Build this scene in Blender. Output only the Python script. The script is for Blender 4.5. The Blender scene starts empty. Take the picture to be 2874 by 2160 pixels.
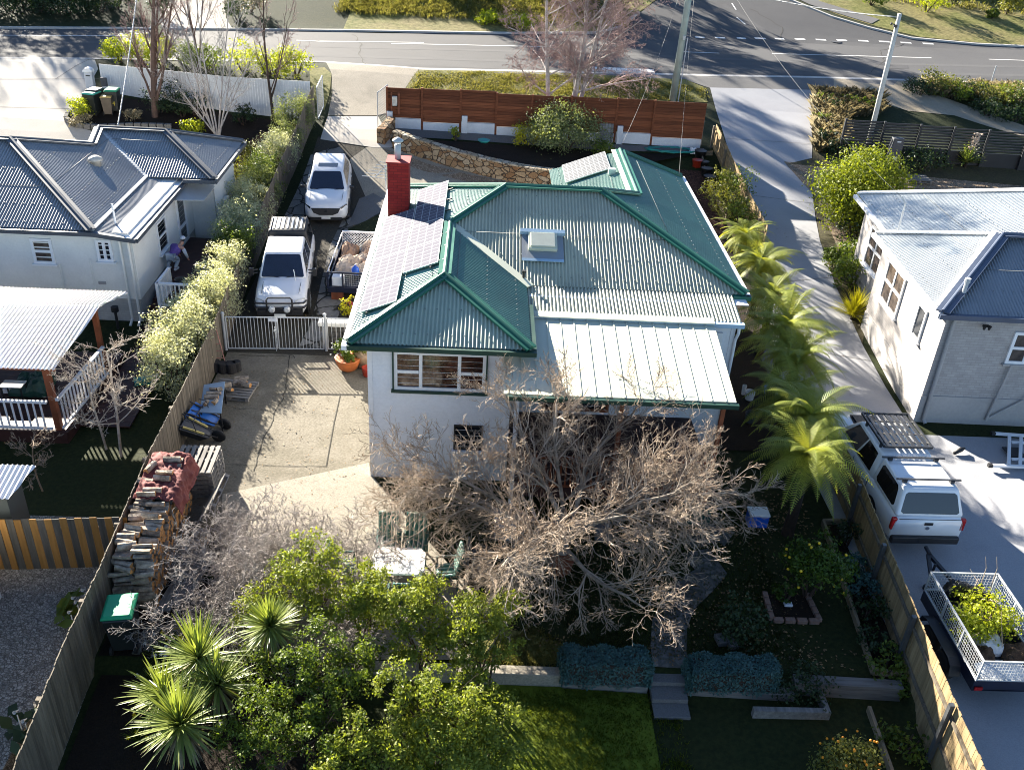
import bpy, bmesh, math, random
import numpy as np
from mathutils import Vector, Matrix, noise as mnoise

# ------------------------------------------------------------------ camera, sky, sun, exposure
S = bpy.context.scene
C = S.collection
FOC, PITCH, ROLL, YAW, CAMZ = 2597.5, 0.53514, 0.06316, 0.04966, 15.0
KPX = 2874 / 2211.0
_fw = Vector((math.sin(YAW) * math.cos(PITCH), math.cos(YAW) * math.cos(PITCH), -math.sin(PITCH)))
_rt = Vector((math.cos(YAW), -math.sin(YAW), 0)); _up = _rt.cross(_fw)
RT = math.cos(ROLL) * _rt + math.sin(ROLL) * _up
UPV = -math.sin(ROLL) * _rt + math.cos(ROLL) * _up
cam_d = bpy.data.cameras.new('camera'); cam = bpy.data.objects.new('camera', cam_d); C.objects.link(cam)
cam_d.sensor_width = 36; cam_d.lens = FOC / 2874 * 36; cam_d.clip_end = 2000; cam_d.clip_start = 0.1
M4 = Matrix((RT, UPV, -_fw)).transposed().to_4x4(); M4.translation = (0, 0, CAMZ); cam.matrix_world = M4
S.camera = cam

LIGHT = Vector((1.35, -2.05, -1.0)).normalized()          # the way the sunlight travels
W = bpy.data.worlds.new('World'); S.world = W; W.use_nodes = True
_n = W.node_tree.nodes; _l = W.node_tree.links
sky = _n.new('ShaderNodeTexSky'); sky.sky_type = 'NISHITA'; sky.sun_disc = False
sky.sun_elevation = math.asin(-LIGHT.z); sky.sun_rotation = math.atan2(-LIGHT.x, -LIGHT.y)
sky.altitude = 100; sky.air_density = 0.75; sky.dust_density = 0.1; sky.ozone_density = 2.0
_l.new(sky.outputs[0], _n['Background'].inputs[0]); _n['Background'].inputs[1].default_value = 0.05
sun_d = bpy.data.lights.new('sun', 'SUN'); sun = bpy.data.objects.new('sun', sun_d); C.objects.link(sun)
sun_d.energy = 5.0; sun_d.angle = math.radians(0.5); sun_d.color = (1.0, 0.92, 0.79)
sun.rotation_euler = LIGHT.to_track_quat('-Z', 'Y').to_euler()
S.view_settings.view_transform = 'Standard'; S.view_settings.look = 'None'
S.view_settings.exposure = 2.45; S.view_settings.gamma = 1
S.cycles.max_bounces = 5; S.cycles.diffuse_bounces = 2; S.cycles.glossy_bounces = 2; S.cycles.caustics_reflective = False; S.cycles.caustics_refractive = False; S.cycles.sample_clamp_indirect = 3.0;  S.cycles.transparent_max_bounces = 6
S.cycles.use_denoising = True; S.cycles.filter_width = 1.0

# ------------------------------------------------------------------ turning a spot of the photograph into a place on the ground
def ray(u, v):
    return (u * KPX - 1437) / FOC * RT - (v * KPX - 1080) / FOC * UPV + _fw
def G(u, v, z):
    d = ray(u, v); t = (z - CAMZ) / d.z
    return Vector((d.x * t, d.y * t, z))
def GY(u, v, Y):
    d = ray(u, v); t = Y / d.y
    return Vector((d.x * t, Y, CAMZ + d.z * t))
KN = [(-50, 0), (26, 0), (30, .25), (36, .55), (40, .75), (42.5, 1.15), (46, 2.0), (50, 2.6), (54, 3.3), (55, 3.4), (64.5, 3.5), (66, 3.7), (80, 6), (130, 14), (300, 30), (900, 60)]
KX = [a for a, b in KN]; KZ = [b for a, b in KN]
TERR = 13.6            # the garden drops to its lower terrace here
def T(x, y):
    k = .15 * min(1, max(0, (y - 40) / 12))
    z = float(np.interp(y - k * max(-60, min(60, x)), KX, KZ))
    if y < TERR and -8.2 < x < 9.4: z -= 0.3
    return z
def P(u, v, dz=0):
    z = 0
    for i in range(50):
        p = G(u, v, z + dz); z += .6 * (T(p.x, p.y) - z)
    return Vector((p.x, p.y, z + dz))

# ------------------------------------------------------------------ materials
MATS = {}
def _tex(nt, kind='Object'):
    return nt.nodes.new('ShaderNodeTexCoord').outputs[kind]
def _noise(nt, vec, scale, detail=4, rough=.55):
    n = nt.nodes.new('ShaderNodeTexNoise'); n.inputs['Scale'].default_value = scale
    n.inputs['Detail'].default_value = detail; n.inputs['Roughness'].default_value = rough
    nt.links.new(vec, n.inputs['Vector']); return n
def _ramp(nt, fac, stops):
    r = nt.nodes.new('ShaderNodeValToRGB'); e = r.color_ramp.elements
    while len(e) < len(stops): e.new(.5)
    for k, (p, c) in enumerate(stops):
        e[k].position = p; e[k].color = (*c, 1) if len(c) == 3 else c
    nt.links.new(fac, r.inputs[0]); return r.outputs[0]
def _mix(nt, fac, a, b, mode='MIX'):
    m = nt.nodes.new('ShaderNodeMix'); m.data_type = 'RGBA'; m.blend_type = mode
    for sock, val in ((0, fac), (6, a), (7, b)):
        if hasattr(val, 'is_output'): nt.links.new(val, m.inputs[sock])
        elif sock == 0: m.inputs[0].default_value = val
        else: m.inputs[sock].default_value = (*val, 1)
    return m.outputs[2]
def new_mat(name):
    m = bpy.data.materials.new(name); m.use_nodes = True; MATS[name] = m
    return m, m.node_tree, m.node_tree.nodes['Principled BSDF']
def _scaled(c, k): return tuple(min(1, x * k) for x in c)
def _bump(nt, bs, h, strength, dist=.02):
    b = nt.nodes.new('ShaderNodeBump'); b.inputs['Strength'].default_value = strength; b.inputs['Distance'].default_value = dist
    nt.links.new(h, b.inputs['Height']); nt.links.new(b.outputs[0], bs.inputs['Normal'])
def mat(name, col, rough=.6, var=.2, scale=2.5, metal=0, bump=0, bscale=40, spec=.5, island=0, fine=0, coat=0, col2=None, emit=0):
    m, nt, b = new_mat(name)
    v = _tex(nt)
    n = _noise(nt, v, scale, 5)
    c = _ramp(nt, n.outputs[0], [(.3, _scaled(col, 1 - var)), (.7, _scaled(col2 or col, 1 + var))])
    if fine:
        f = _noise(nt, v, scale * 14, 3, .7)
        c = _mix(nt, fine, c, _ramp(nt, f.outputs[0], [(.35, _scaled(col, .55)), (.65, _scaled(col, 1.35))]))
    if island:
        g = nt.nodes.new('ShaderNodeNewGeometry')
        c = _mix(nt, 1, c, _ramp(nt, g.outputs['Random Per Island'], [(0, (1 - island,) * 3), (1, (1.0,) * 3)]), 'MULTIPLY')
    nt.links.new(c, b.inputs['Base Color'])
    b.inputs['Roughness'].default_value = rough; b.inputs['Metallic'].default_value = metal
    b.inputs['Specular IOR Level'].default_value = spec
    if coat: b.inputs['Coat Weight'].default_value = coat; b.inputs['Coat Roughness'].default_value = .06
    if bump: _bump(nt, b, _noise(nt, v, bscale, 4).outputs[0], bump)
    return m
def leafmat(name, c0, c1, trans=.35, rough=.5, spec=.28, tcol=None):
    m, nt, b = new_mat(name)
    g = nt.nodes.new('ShaderNodeNewGeometry')
    c = _ramp(nt, g.outputs['Random Per Island'], [(0, c0), (1, c1)])
    n = _noise(nt, _tex(nt), 1.3, 2)
    c = _mix(nt, _ramp(nt, n.outputs[0], [(.35, (0, 0, 0)), (.7, (.7, .7, .7))]), c, _scaled(c1, 1.25))
    nt.links.new(c, b.inputs['Base Color']); b.inputs['Roughness'].default_value = rough
    b.inputs['Specular IOR Level'].default_value = spec
    t = nt.nodes.new('ShaderNodeBsdfTranslucent')
    nt.links.new(_mix(nt, 1, c, tcol or (1.5, 1.45, .55), 'MULTIPLY'), t.inputs[0])
    mx = nt.nodes.new('ShaderNodeMixShader'); mx.inputs[0].default_value = trans
    nt.links.new(b.outputs[0], mx.inputs[1]); nt.links.new(t.outputs[0], mx.inputs[2])
    nt.links.new(mx.outputs[0], nt.nodes['Material Output'].inputs[0])
    return m
def woodmat(name, col, col2, rough=.8, axis='Z', island=.35, scale=1.0):
    m, nt, b = new_mat(name)
    mp = nt.nodes.new('ShaderNodeMapping'); nt.links.new(_tex(nt), mp.inputs[0])
    s = {'X': (1.2, 14, 14), 'Y': (14, 1.2, 14), 'Z': (14, 14, 1.2)}[axis]
    mp.inputs['Scale'].default_value = tuple(scale * q for q in s)
    n = _noise(nt, mp.outputs[0], 1, 5, .65)
    c = _ramp(nt, n.outputs[0], [(.3, col), (.72, col2)])
    g = nt.nodes.new('ShaderNodeNewGeometry')
    c = _mix(nt, 1, c, _ramp(nt, g.outputs['Random Per Island'], [(0, (1 - island,) * 3), (1, (1, 1, 1))]), 'MULTIPLY')
    nt.links.new(c, b.inputs['Base Color']); b.inputs['Roughness'].default_value = rough
    b.inputs['Specular IOR Level'].default_value = .25
    _bump(nt, b, n.outputs[0], .35, .01)
    return m
def groundmat(name, cols, scale, rough=.9, fine=60, fcol=None, ffac=.35, bump=.4, spec=.2, cracks=None):
    """blotches of several colours plus a fine grain; cracks = (scale, width, colour)"""
    m, nt, b = new_mat(name)
    v = _tex(nt)
    n = _noise(nt, v, scale, 7, .6)
    k = len(cols)
    c = _ramp(nt, n.outputs[0], [(.28 + .44 * i / max(1, k - 1), q) for i, q in enumerate(cols)])
    f = _noise(nt, v, fine, 4, .7)
    lo, hi = fcol or (_scaled(cols[0], .5), _scaled(cols[-1], 1.4))
    c = _mix(nt, ffac, c, _ramp(nt, f.outputs[0], [(.36, lo), (.64, hi)]))
    if cracks:
        d = _noise(nt, v, cracks[0] * 2, 3); dv = nt.nodes.new('ShaderNodeVectorMath'); dv.operation = 'ADD'
        nt.links.new(v, dv.inputs[0]); nt.links.new(d.outputs[1], dv.inputs[1])
        w = nt.nodes.new('ShaderNodeTexVoronoi'); w.feature = 'DISTANCE_TO_EDGE'; w.inputs['Scale'].default_value = cracks[0]
        nt.links.new(dv.outputs[0], w.inputs['Vector'])
        c = _mix(nt, _ramp(nt, w.outputs['Distance'], [(0, (1, 1, 1)), (cracks[1], (0, 0, 0))]), c, cracks[2])
    nt.links.new(c, b.inputs['Base Color']); b.inputs['Roughness'].default_value = rough
    b.inputs['Specular IOR Level'].default_value = spec
    if bump: _bump(nt, b, f.outputs[0], bump, .03)
    return m
def cellmat(name, c0, c1, joint, scale, width, rough=.85, bump=.8, stretch=(1, 1, 1), mid=None):
    """stones or pebbles: voronoi cells of random colour with dark joints"""
    m, nt, b = new_mat(name)
    mp = nt.nodes.new('ShaderNodeMapping'); nt.links.new(_tex(nt), mp.inputs[0]); mp.inputs['Scale'].default_value = stretch
    d = _noise(nt, mp.outputs[0], 2, 3); dv = nt.nodes.new('ShaderNodeVectorMath'); dv.operation = 'MULTIPLY_ADD'
    nt.links.new(d.outputs[1], dv.inputs[0]); dv.inputs[1].default_value = (.25,) * 3; nt.links.new(mp.outputs[0], dv.inputs[2])
    w = nt.nodes.new('ShaderNodeTexVoronoi'); w.feature = 'DISTANCE_TO_EDGE'; w.inputs['Scale'].default_value = scale
    w2 = nt.nodes.new('ShaderNodeTexVoronoi'); w2.inputs['Scale'].default_value = scale
    nt.links.new(dv.outputs[0], w.inputs['Vector']); nt.links.new(dv.outputs[0], w2.inputs['Vector'])
    sp = nt.nodes.new('ShaderNodeSeparateColor'); nt.links.new(w2.outputs['Color'], sp.inputs[0])
    st = [(0, c0), (1, c1)] if mid is None else [(0, c0), (.5, mid), (1, c1)]
    c = _ramp(nt, sp.outputs[0], st)
    f = _noise(nt, mp.outputs[0], scale * 5, 4)
    c = _mix(nt, .5, c, _ramp(nt, f.outputs[0], [(.3, (.45, .45, .45)), (.7, (1.3, 1.3, 1.3))]), 'MULTIPLY')
    k = _ramp(nt, w.outputs['Distance'], [(width * .4, (0, 0, 0)), (width, (1, 1, 1))])
    c = _mix(nt, k, joint, c)
    nt.links.new(c, b.inputs['Base Color']); b.inputs['Roughness'].default_value = rough; b.inputs['Specular IOR Level'].default_value = .2
    _bump(nt, b, k, bump, .04)
    return m
def brickmat(name, c1, c2, mortar, rough=.85, scale=1.0, axes='XZ'):
    m, nt, b = new_mat(name)
    sx = nt.nodes.new('ShaderNodeSeparateXYZ'); nt.links.new(_tex(nt), sx.inputs[0])
    ad = nt.nodes.new('ShaderNodeMath'); ad.operation = 'ADD'
    nt.links.new(sx.outputs[0], ad.inputs[0]); nt.links.new(sx.outputs[1], ad.inputs[1])
    cb = nt.nodes.new('ShaderNodeCombineXYZ'); nt.links.new(ad.outputs[0], cb.inputs[0]); nt.links.new(sx.outputs[2], cb.inputs[1])
    t = nt.nodes.new('ShaderNodeTexBrick'); nt.links.new(cb.outputs[0], t.inputs['Vector'])
    t.inputs['Scale'].default_value = scale; t.inputs['Brick Width'].default_value = .24; t.inputs['Row Height'].default_value = .086
    t.inputs['Mortar Size'].default_value = .009
    t.inputs['Color1'].default_value = (*c1, 1); t.inputs['Color2'].default_value = (*c2, 1); t.inputs['Mortar'].default_value = (*mortar, 1)
    n = _noise(nt, _tex(nt), 3, 5)
    c = _mix(nt, .5, t.outputs[0], _ramp(nt, n.outputs[0], [(.3, (.7, .7, .7)), (.7, (1.15, 1.15, 1.15))]), 'MULTIPLY')
    nt.links.new(c, b.inputs['Base Color']); b.inputs['Roughness'].default_value = rough; b.inputs['Specular IOR Level'].default_value = .25
    _bump(nt, b, t.outputs['Fac'], -.5, .01)
    return m

# ------------------------------------------------------------------ meshes
def V(*a): return Vector(a if len(a) > 1 else a[0])
WL = {}                 # world place of each thing and part
def wl(o): return WL.get(o.name, Vector((0, 0, 0)))
class MB:
    def __init__(s): s.v = []; s.f = []; s.m = []
    def add(s, vs, fs, mi=0):
        o = len(s.v); s.v += [tuple(q) for q in vs]; s.f += [tuple(o + i for i in f) for f in fs]; s.m += [mi] * len(fs); return s
    def box(s, c, sz, rz=0, mi=0, R=None):
        hx, hy, hz = sz[0] / 2, sz[1] / 2, sz[2] / 2
        R = R or Matrix.Rotation(rz, 3, 'Z'); c = Vector(c)
        vs = [c + R @ Vector((x, y, z)) for z in (-hz, hz) for x, y in ((-hx, -hy), (hx, -hy), (hx, hy), (-hx, hy))]
        return s.add(vs, [(3, 2, 1, 0), (4, 5, 6, 7), (0, 1, 5, 4), (1, 2, 6, 5), (2, 3, 7, 6), (3, 0, 4, 7)], mi)
    def bx(s, x0, x1, y0, y1, z0, z1, mi=0):
        return s.box(((x0 + x1) / 2, (y0 + y1) / 2, (z0 + z1) / 2), (abs(x1 - x0), abs(y1 - y0), abs(z1 - z0)), 0, mi)
    def bar(s, p, q, w, h, up=(0, 0, 1), mi=0):
        p = Vector(p); q = Vector(q); d = q - p; L = d.length
        if L < 1e-6: return s
        d /= L; u = Vector(up); x = d.cross(u)
        if x.length < 1e-4: x = d.cross(Vector((0, 1, 0)))
        x.normalize(); u = x.cross(d)
        R = Matrix((d, x, u)).transposed()
        return s.box((p + q) / 2, (L, w, h), 0, mi, R)
    def tube(s, pts, r, n=8, mi=0, cap=True):
        pts = [Vector(p) for p in pts]; k = len(pts)
        rs = r if isinstance(r, (list, tuple)) else [r] * k
        vs = []; x = None
        for i, p in enumerate(pts):
            d = (pts[min(i + 1, k - 1)] - pts[max(i - 1, 0)])
            d = d.normalized() if d.length > 1e-9 else Vector((0, 0, 1))
            if x is None: x = d.orthogonal().normalized()
            else:
                x = x - d * x.dot(d); x = x.normalized() if x.length > 1e-6 else d.orthogonal().normalized()
            y = d.cross(x)
            for j in range(n):
                a = 2 * math.pi * j / n
                vs.append(p + (x * math.cos(a) + y * math.sin(a)) * rs[i])
        fs = [(i * n + j, i * n + (j + 1) % n, (i + 1) * n + (j + 1) % n, (i + 1) * n + j) for i in range(k - 1) for j in range(n)]
        if cap: fs += [tuple(range(n - 1, -1, -1)), tuple((k - 1) * n + j for j in range(n))]
        return s.add(vs, fs, mi)
    def lathe(s, prof, c=(0, 0, 0), n=20, mi=0, R=None, cap=True):
        c = Vector(c); k = len(prof); R = R or Matrix.Identity(3)
        vs = [c + R @ Vector((r * math.cos(2 * math.pi * j / n), r * math.sin(2 * math.pi * j / n), z)) for r, z in prof for j in range(n)]
        fs = [(i * n + j, i * n + (j + 1) % n, (i + 1) * n + (j + 1) % n, (i + 1) * n + j) for i in range(k - 1) for j in range(n)]
        if cap: fs += [tuple(range(n - 1, -1, -1)), tuple((k - 1) * n + j for j in range(n))]
        return s.add(vs, fs, mi)
    def prism(s, poly, z0, z1, mi=0):
        n = len(poly); a = sum(poly[i][0] * poly[(i + 1) % n][1] - poly[(i + 1) % n][0] * poly[i][1] for i in range(n))
        if a < 0: poly = poly[::-1]
        vs = [(p[0], p[1], z0) for p in poly] + [(p[0], p[1], z1) for p in poly]
        return s.add(vs, [tuple(range(n - 1, -1, -1)), tuple(range(n, 2 * n))] + [(i, (i + 1) % n, n + (i + 1) % n, n + i) for i in range(n)], mi)
    def slab(s, poly, t, mi=0):
        """a flat polygon in space given a thickness below it"""
        p = [Vector(q) for q in poly]; n = len(p)
        nn = Vector((0, 0, 0))
        for i in range(n): nn += p[i].cross(p[(i + 1) % n])
        nn.normalize()
        vs = p + [q - nn * t for q in p]
        return s.add(vs, [tuple(range(n)), tuple(range(2 * n - 1, n - 1, -1))] + [((i + 1) % n, i, n + i, n + (i + 1) % n) for i in range(n)], mi)
    def loft(s, secs, mi=0, cap=True):
        n = len(secs[0]); vs = [q for sec in secs for q in sec]
        fs = [(i * n + j, i * n + (j + 1) % n, (i + 1) * n + (j + 1) % n, (i + 1) * n + j) for i in range(len(secs) - 1) for j in range(n)]
        if cap: fs += [tuple(range(n - 1, -1, -1)), tuple((len(secs) - 1) * n + j for j in range(n))]
        return s.add(vs, fs, mi)
    def build(s, name, mats, parent=None, base=None, smooth=False, bevel=0, world=True, label=None, auto=True):
        me = bpy.data.meshes.new(name)
        off = Vector((0, 0, 0))
        if parent is not None and world: off = wl(parent)
        if parent is None and base is None and auto:
            xs, ys, zs = zip(*s.v); base = ((min(xs) + max(xs)) / 2, (min(ys) + max(ys)) / 2, min(zs))
        if base is not None: off = Vector(base)
        me.from_pydata([(a - off.x, b - off.y, c - off.z) for a, b, c in s.v], [], s.f)
        mats = mats if isinstance(mats, (list, tuple)) else [mats]
        for q in mats: me.materials.append(MATS[q] if isinstance(q, str) else q)
        if len(mats) > 1: me.polygons.foreach_set('material_index', s.m)
        if smooth: me.polygons.foreach_set('use_smooth', [True] * len(me.polygons))
        me.update()
        o = bpy.data.objects.new(name, me); C.objects.link(o)
        if parent is not None: o.parent = parent; WL[o.name] = wl(parent).copy()
        elif base is not None: o.location = base; WL[o.name] = Vector(base)
        if bevel:
            b = o.modifiers.new('bevel', 'BEVEL'); b.width = bevel; b.segments = 2; b.limit_method = 'ANGLE'; b.angle_limit = math.radians(40)
        if label: o['label'] = label
        return o
def tag(o, label, cat, group=None, kind=None):
    o['label'] = label; o['category'] = cat
    if group: o['group'] = group
    if kind: o['kind'] = kind
    return o
def thing(name, label, cat, loc=(0, 0, 0), rot=(0, 0, 0), group=None):
    o = bpy.data.objects.new(name, None); C.objects.link(o); o.location = loc; o.rotation_euler = rot
    o.empty_display_size = .2; WL[o.name] = Vector(loc)
    return tag(o, label, cat, group)
def struct(o): o['kind'] = 'structure'; return o
def kids(o): return [c for c in bpy.data.objects if c.parent == o]
def dup(o, loc, rot=None, label=None, scale=None, group=None):
    r = o.copy(); C.objects.link(r); r.location = loc
    if rot is not None: r.rotation_euler = rot
    if scale: r.scale = scale
    if label: r['label'] = label
    if group: r['group'] = group
    for ch in kids(o):
        c = ch.copy(); C.objects.link(c); c.parent = r
        for g in kids(ch):
            d = g.copy(); C.objects.link(d); d.parent = c
    return r
def np_obj(name, verts, faces, m, parent=None, base=None, smooth=False):
    """verts (N,3) in world space, faces (M,k)"""
    verts = np.asarray(verts, dtype=np.float32); faces = np.asarray(faces, dtype=np.int32)
    off = np.array(wl(parent) if parent is not None else (base or (0, 0, 0)), dtype=np.float32)
    me = bpy.data.meshes.new(name); k = faces.shape[1]
    me.vertices.add(len(verts)); me.vertices.foreach_set('co', (verts - off).ravel())
    me.loops.add(faces.size); me.loops.foreach_set('vertex_index', faces.ravel())
    me.polygons.add(len(faces)); me.polygons.foreach_set('loop_start', np.arange(0, faces.size, k, dtype=np.int32))
    me.polygons.foreach_set('loop_total', np.full(len(faces), k, dtype=np.int32))
    if smooth: me.polygons.foreach_set('use_smooth', np.ones(len(faces), dtype=bool))
    me.materials.append(MATS[m]); me.update(calc_edges=True)
    o = bpy.data.objects.new(name, me); C.objects.link(o)
    if parent is not None: o.parent = parent; WL[o.name] = wl(parent).copy()
    elif base is not None: o.location = base; WL[o.name] = Vector(base)
    return o
RNG = np.random.default_rng(7); random.seed(7)

# corrugated sheet over a flat polygon; down = the way the water runs
def corr(mb, poly, down, pitch=.1, amp=.022, n=6, lift=.0):
    p = [Vector(q) for q in poly]; nn = Vector((0, 0, 0))
    for i in range(len(p)): nn += (p[i] - p[0]).cross(p[(i + 1) % len(p)] - p[0])
    nn.normalize()
    if nn.z < 0: nn = -nn
    d = Vector(down); d = (d - nn * d.dot(nn)).normalized(); sd = nn.cross(d)
    o = p[0]; q2 = [((q - o).dot(sd), (q - o).dot(d)) for q in p]
    s0 = min(a for a, b in q2); s1 = max(a for a, b in q2); st = pitch / n
    xs = [s0 + 1e-4]; k = math.ceil(s0 / st)
    while k * st < s1 - 1e-4:
        if k * st > s0 + 1e-4: xs.append(k * st)
        k += 1
    xs.append(s1 - 1e-4); vs = []; fs = []
    for x in xs:
        ts = []
        for i in range(len(q2)):
            (a, b), (c, e) = q2[i], q2[(i + 1) % len(q2)]
            if (a - x) * (c - x) <= 0 and abs(c - a) > 1e-9: ts.append(b + (e - b) * (x - a) / (c - a))
        h = amp * math.sin(2 * math.pi * x / pitch) + lift
        for t in (min(ts), max(ts)): vs.append(o + sd * x + d * t + nn * h)
    for i in range(len(xs) - 1): fs.append((2 * i, 2 * i + 1, 2 * i + 3, 2 * i + 2))
    return mb.add(vs, fs)
# lapped boards on a vertical wall from a to b (plan points), outward side on the right of a->b
def boards(mb, a, b, z0, z1, pitch=.17, lap=.03):
    a = Vector((a[0], a[1], 0)); b = Vector((b[0], b[1], 0)); d = (b - a).normalized(); nn = Vector((d.y, -d.x, 0))
    z = z0
    while z < z1 - 1e-3:
        t = min(z + pitch, z1); lo = nn * lap; hi = nn * .003
        vs = [a + lo + V(0, 0, z), b + lo + V(0, 0, z), b + hi + V(0, 0, t), a + hi + V(0, 0, t), a + V(0, 0, z), b + V(0, 0, z)]
        mb.add(vs, [(0, 1, 2, 3), (4, 5, 1, 0)]); z = t
    return mb
# window on a vertical wall: a,b plan points of its sides, outward on the right of a->b
def window(parent, a, b, z0, z1, cols, frame='white_paint', glass='glass_dark', sill=None, fw=.07, out=.05, name='window', label=None):
    a = Vector((a[0], a[1], 0)); b = Vector((b[0], b[1], 0)); d = (b - a); L = d.length; d.normalize(); nn = Vector((d.y, -d.x, 0))
    f = MB()
    def pt(s, z, o): return a + d * s + nn * o + V(0, 0, z)
    def rail(s0, s1, za, zb, o=out):
        c = pt((s0 + s1) / 2, (za + zb) / 2, o / 2 - .02); R = Matrix((d, nn, V(0, 0, 1))).transposed()
        f.box(c, (s1 - s0, o + .04, zb - za), 0, 0, R)
    rail(0, L, z0, z0 + fw); rail(0, L, z1 - fw, z1); rail(0, fw, z0 + fw, z1 - fw); rail(L - fw, L, z0 + fw, z1 - fw)
    panes = MB(); s = 0
    for i, (wd, split) in enumerate(cols):
        s0, s1 = s * L, (s + wd) * L
        if i: rail(s0 - fw / 2, s0 + fw / 2, z0 + fw, z1 - fw, out - .004)
        if split: rail(s0 + fw * .6, s1 - fw * .6, z0 + (z1 - z0) * split - fw / 2, z0 + (z1 - z0) * split + fw / 2, out - .008)
        s += wd
    o = f.build(name, frame, parent, label=label)
    g = pt(0, 0, .012)
    panes.add([pt(fw * .6, z0 + fw * .6, .014), pt(L - fw * .6, z0 + fw * .6, .014), pt(L - fw * .6, z1 - fw * .6, .014), pt(fw * .6, z1 - fw * .6, .014)], [(0, 1, 2, 3)])
    panes.build('pane', glass, o)
    if sill:
        m = MB(); R = Matrix((d, nn, V(0, 0, 1))).transposed(); m.box(pt(L / 2, z0 - .03, .05), (L + .12, .12, .055), 0, 0, R); m.build('sill', sill, o)
    return o
# ------------------------------------------------------------------ materials of the setting
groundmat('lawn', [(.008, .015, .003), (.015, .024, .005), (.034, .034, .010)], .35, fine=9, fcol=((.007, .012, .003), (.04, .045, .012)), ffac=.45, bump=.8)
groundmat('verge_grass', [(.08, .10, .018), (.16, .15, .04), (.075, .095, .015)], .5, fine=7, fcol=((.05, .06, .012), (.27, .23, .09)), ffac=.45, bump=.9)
groundmat('bank_grass', [(.13, .12, .03), (.20, .16, .065), (.10, .12, .012), (.16, .15, .03)], .22, fine=3.5, fcol=((.05, .055, .012), (.29, .25, .10)), ffac=.5, bump=1)
groundmat('asphalt', [(.058, .058, .062), (.082, .081, .082), (.068, .068, .071)], .12, fine=45, ffac=.3, bump=.25, rough=.85)
groundmat('footpath', [(.12, .118, .115), (.16, .155, .15)], .4, fine=30, ffac=.3, bump=.2)
groundmat('kerb_stone', [(.36, .35, .33), (.5, .48, .45)], 1.2, fine=40, ffac=.3, bump=.2)
groundmat('white_line', [(.6, .6, .58), (.72, .72, .7)], 2, fine=30, ffac=.3, bump=.1)
groundmat('pale_concrete', [(.42, .39, .33), (.52, .48, .42), (.45, .41, .36)], .25, fine=30, ffac=.18, bump=.15)
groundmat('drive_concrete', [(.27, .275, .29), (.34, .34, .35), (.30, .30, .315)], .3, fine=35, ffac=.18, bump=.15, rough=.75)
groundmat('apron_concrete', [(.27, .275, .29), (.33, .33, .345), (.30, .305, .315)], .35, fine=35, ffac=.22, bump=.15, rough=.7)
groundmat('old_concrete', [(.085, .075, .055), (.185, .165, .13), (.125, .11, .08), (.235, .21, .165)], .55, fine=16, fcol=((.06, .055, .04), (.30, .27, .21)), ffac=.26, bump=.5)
mat('crack_dark', (.02, .018, .013), .95, .3)
groundmat('slab_concrete', [(.17, .155, .125), (.27, .245, .20), (.215, .195, .155)], .6, fine=24, fcol=((.12, .1, .07), (.45, .4, .32)), ffac=.35, bump=.4)
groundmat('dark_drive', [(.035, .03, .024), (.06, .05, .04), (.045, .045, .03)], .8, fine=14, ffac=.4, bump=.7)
cellmat('paving_stones', (.13, .125, .115), (.24, .23, .21), (.03, .028, .02), 1.25, .05, stretch=(1, .8, .2), bump=.5)
cellmat('path_stones', (.10, .095, .085), (.23, .2, .16), (.10, .10, .09), 2.6, .09, stretch=(1, 1, .2), bump=.5, mid=(.15, .14, .13))
cellmat('gravel', (.20, .18, .155), (.42, .39, .34), (.10, .09, .075), 17, .12, bump=.6)
cellmat('tan_gravel', (.24, .18, .12), (.42, .33, .24), (.13, .09, .06), 14, .12, bump=.6)
groundmat('soil', [(.013, .009, .006), (.026, .017, .011), (.018, .012, .008)], 1.2, fine=22, ffac=.5, bump=1)
cellmat('bark_mulch', (.06, .025, .015), (.16, .075, .05), (.02, .01, .007), 9, .1, bump=.9, stretch=(1, 1.6, 1))
groundmat('litter_soil', [(.045, .036, .024), (.085, .07, .042), (.06, .058, .022)], 1, fine=10, ffac=.5, bump=1)
groundmat('track_dirt', [(.27, .23, .17), (.35, .3, .23), (.24, .2, .14)], .5, fine=16, ffac=.35, bump=.4)
cellmat('stone_wall', (.25, .13, .06), (.42, .33, .22), (.075, .055, .04), 3.0, .06, stretch=(1, 1, 1.45), bump=1, mid=(.36, .24, .13))
cellmat('stone_cap', (.36, .28, .18), (.5, .43, .33), (.13, .1, .07), 2.5, .05, stretch=(1, 1, .4), bump=.8)

# ------------------------------------------------------------------ the ground, one sheet to the horizon
def axis(a, b, fine, lo, hi, st):
    r = list(np.arange(lo, hi + 1e-6, st)); k = st
    x = hi
    while x < b: k *= fine; x += k; r.append(min(x, b))
    k = st; x = lo
    while x > a: k *= fine; x -= k; r.insert(0, max(x, a))
    return r
gx = axis(-500, 500, 1.25, -34, 46, 1.0); gy = axis(-120, 900, 1.25, 14, 90, 1.0)
gy = [y for y in gy if y < 6] + list(np.arange(6, 13.4, .5)) + [13.45, 13.65] + [y for y in gy if y > 13.9]
gx = sorted(set([round(x, 4) for x in gx] + [-8.19, -8.21, 9.39, 9.41]))
vs = [(x, y, T(x, y)) for y in gy for x in gx]; nx = len(gx)
fs = [(j * nx + i, j * nx + i + 1, (j + 1) * nx + i + 1, (j + 1) * nx + i) for j in range(len(gy) - 1) for i in range(nx - 1)]
struct(np_obj('ground', vs, fs, 'lawn'))

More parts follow.
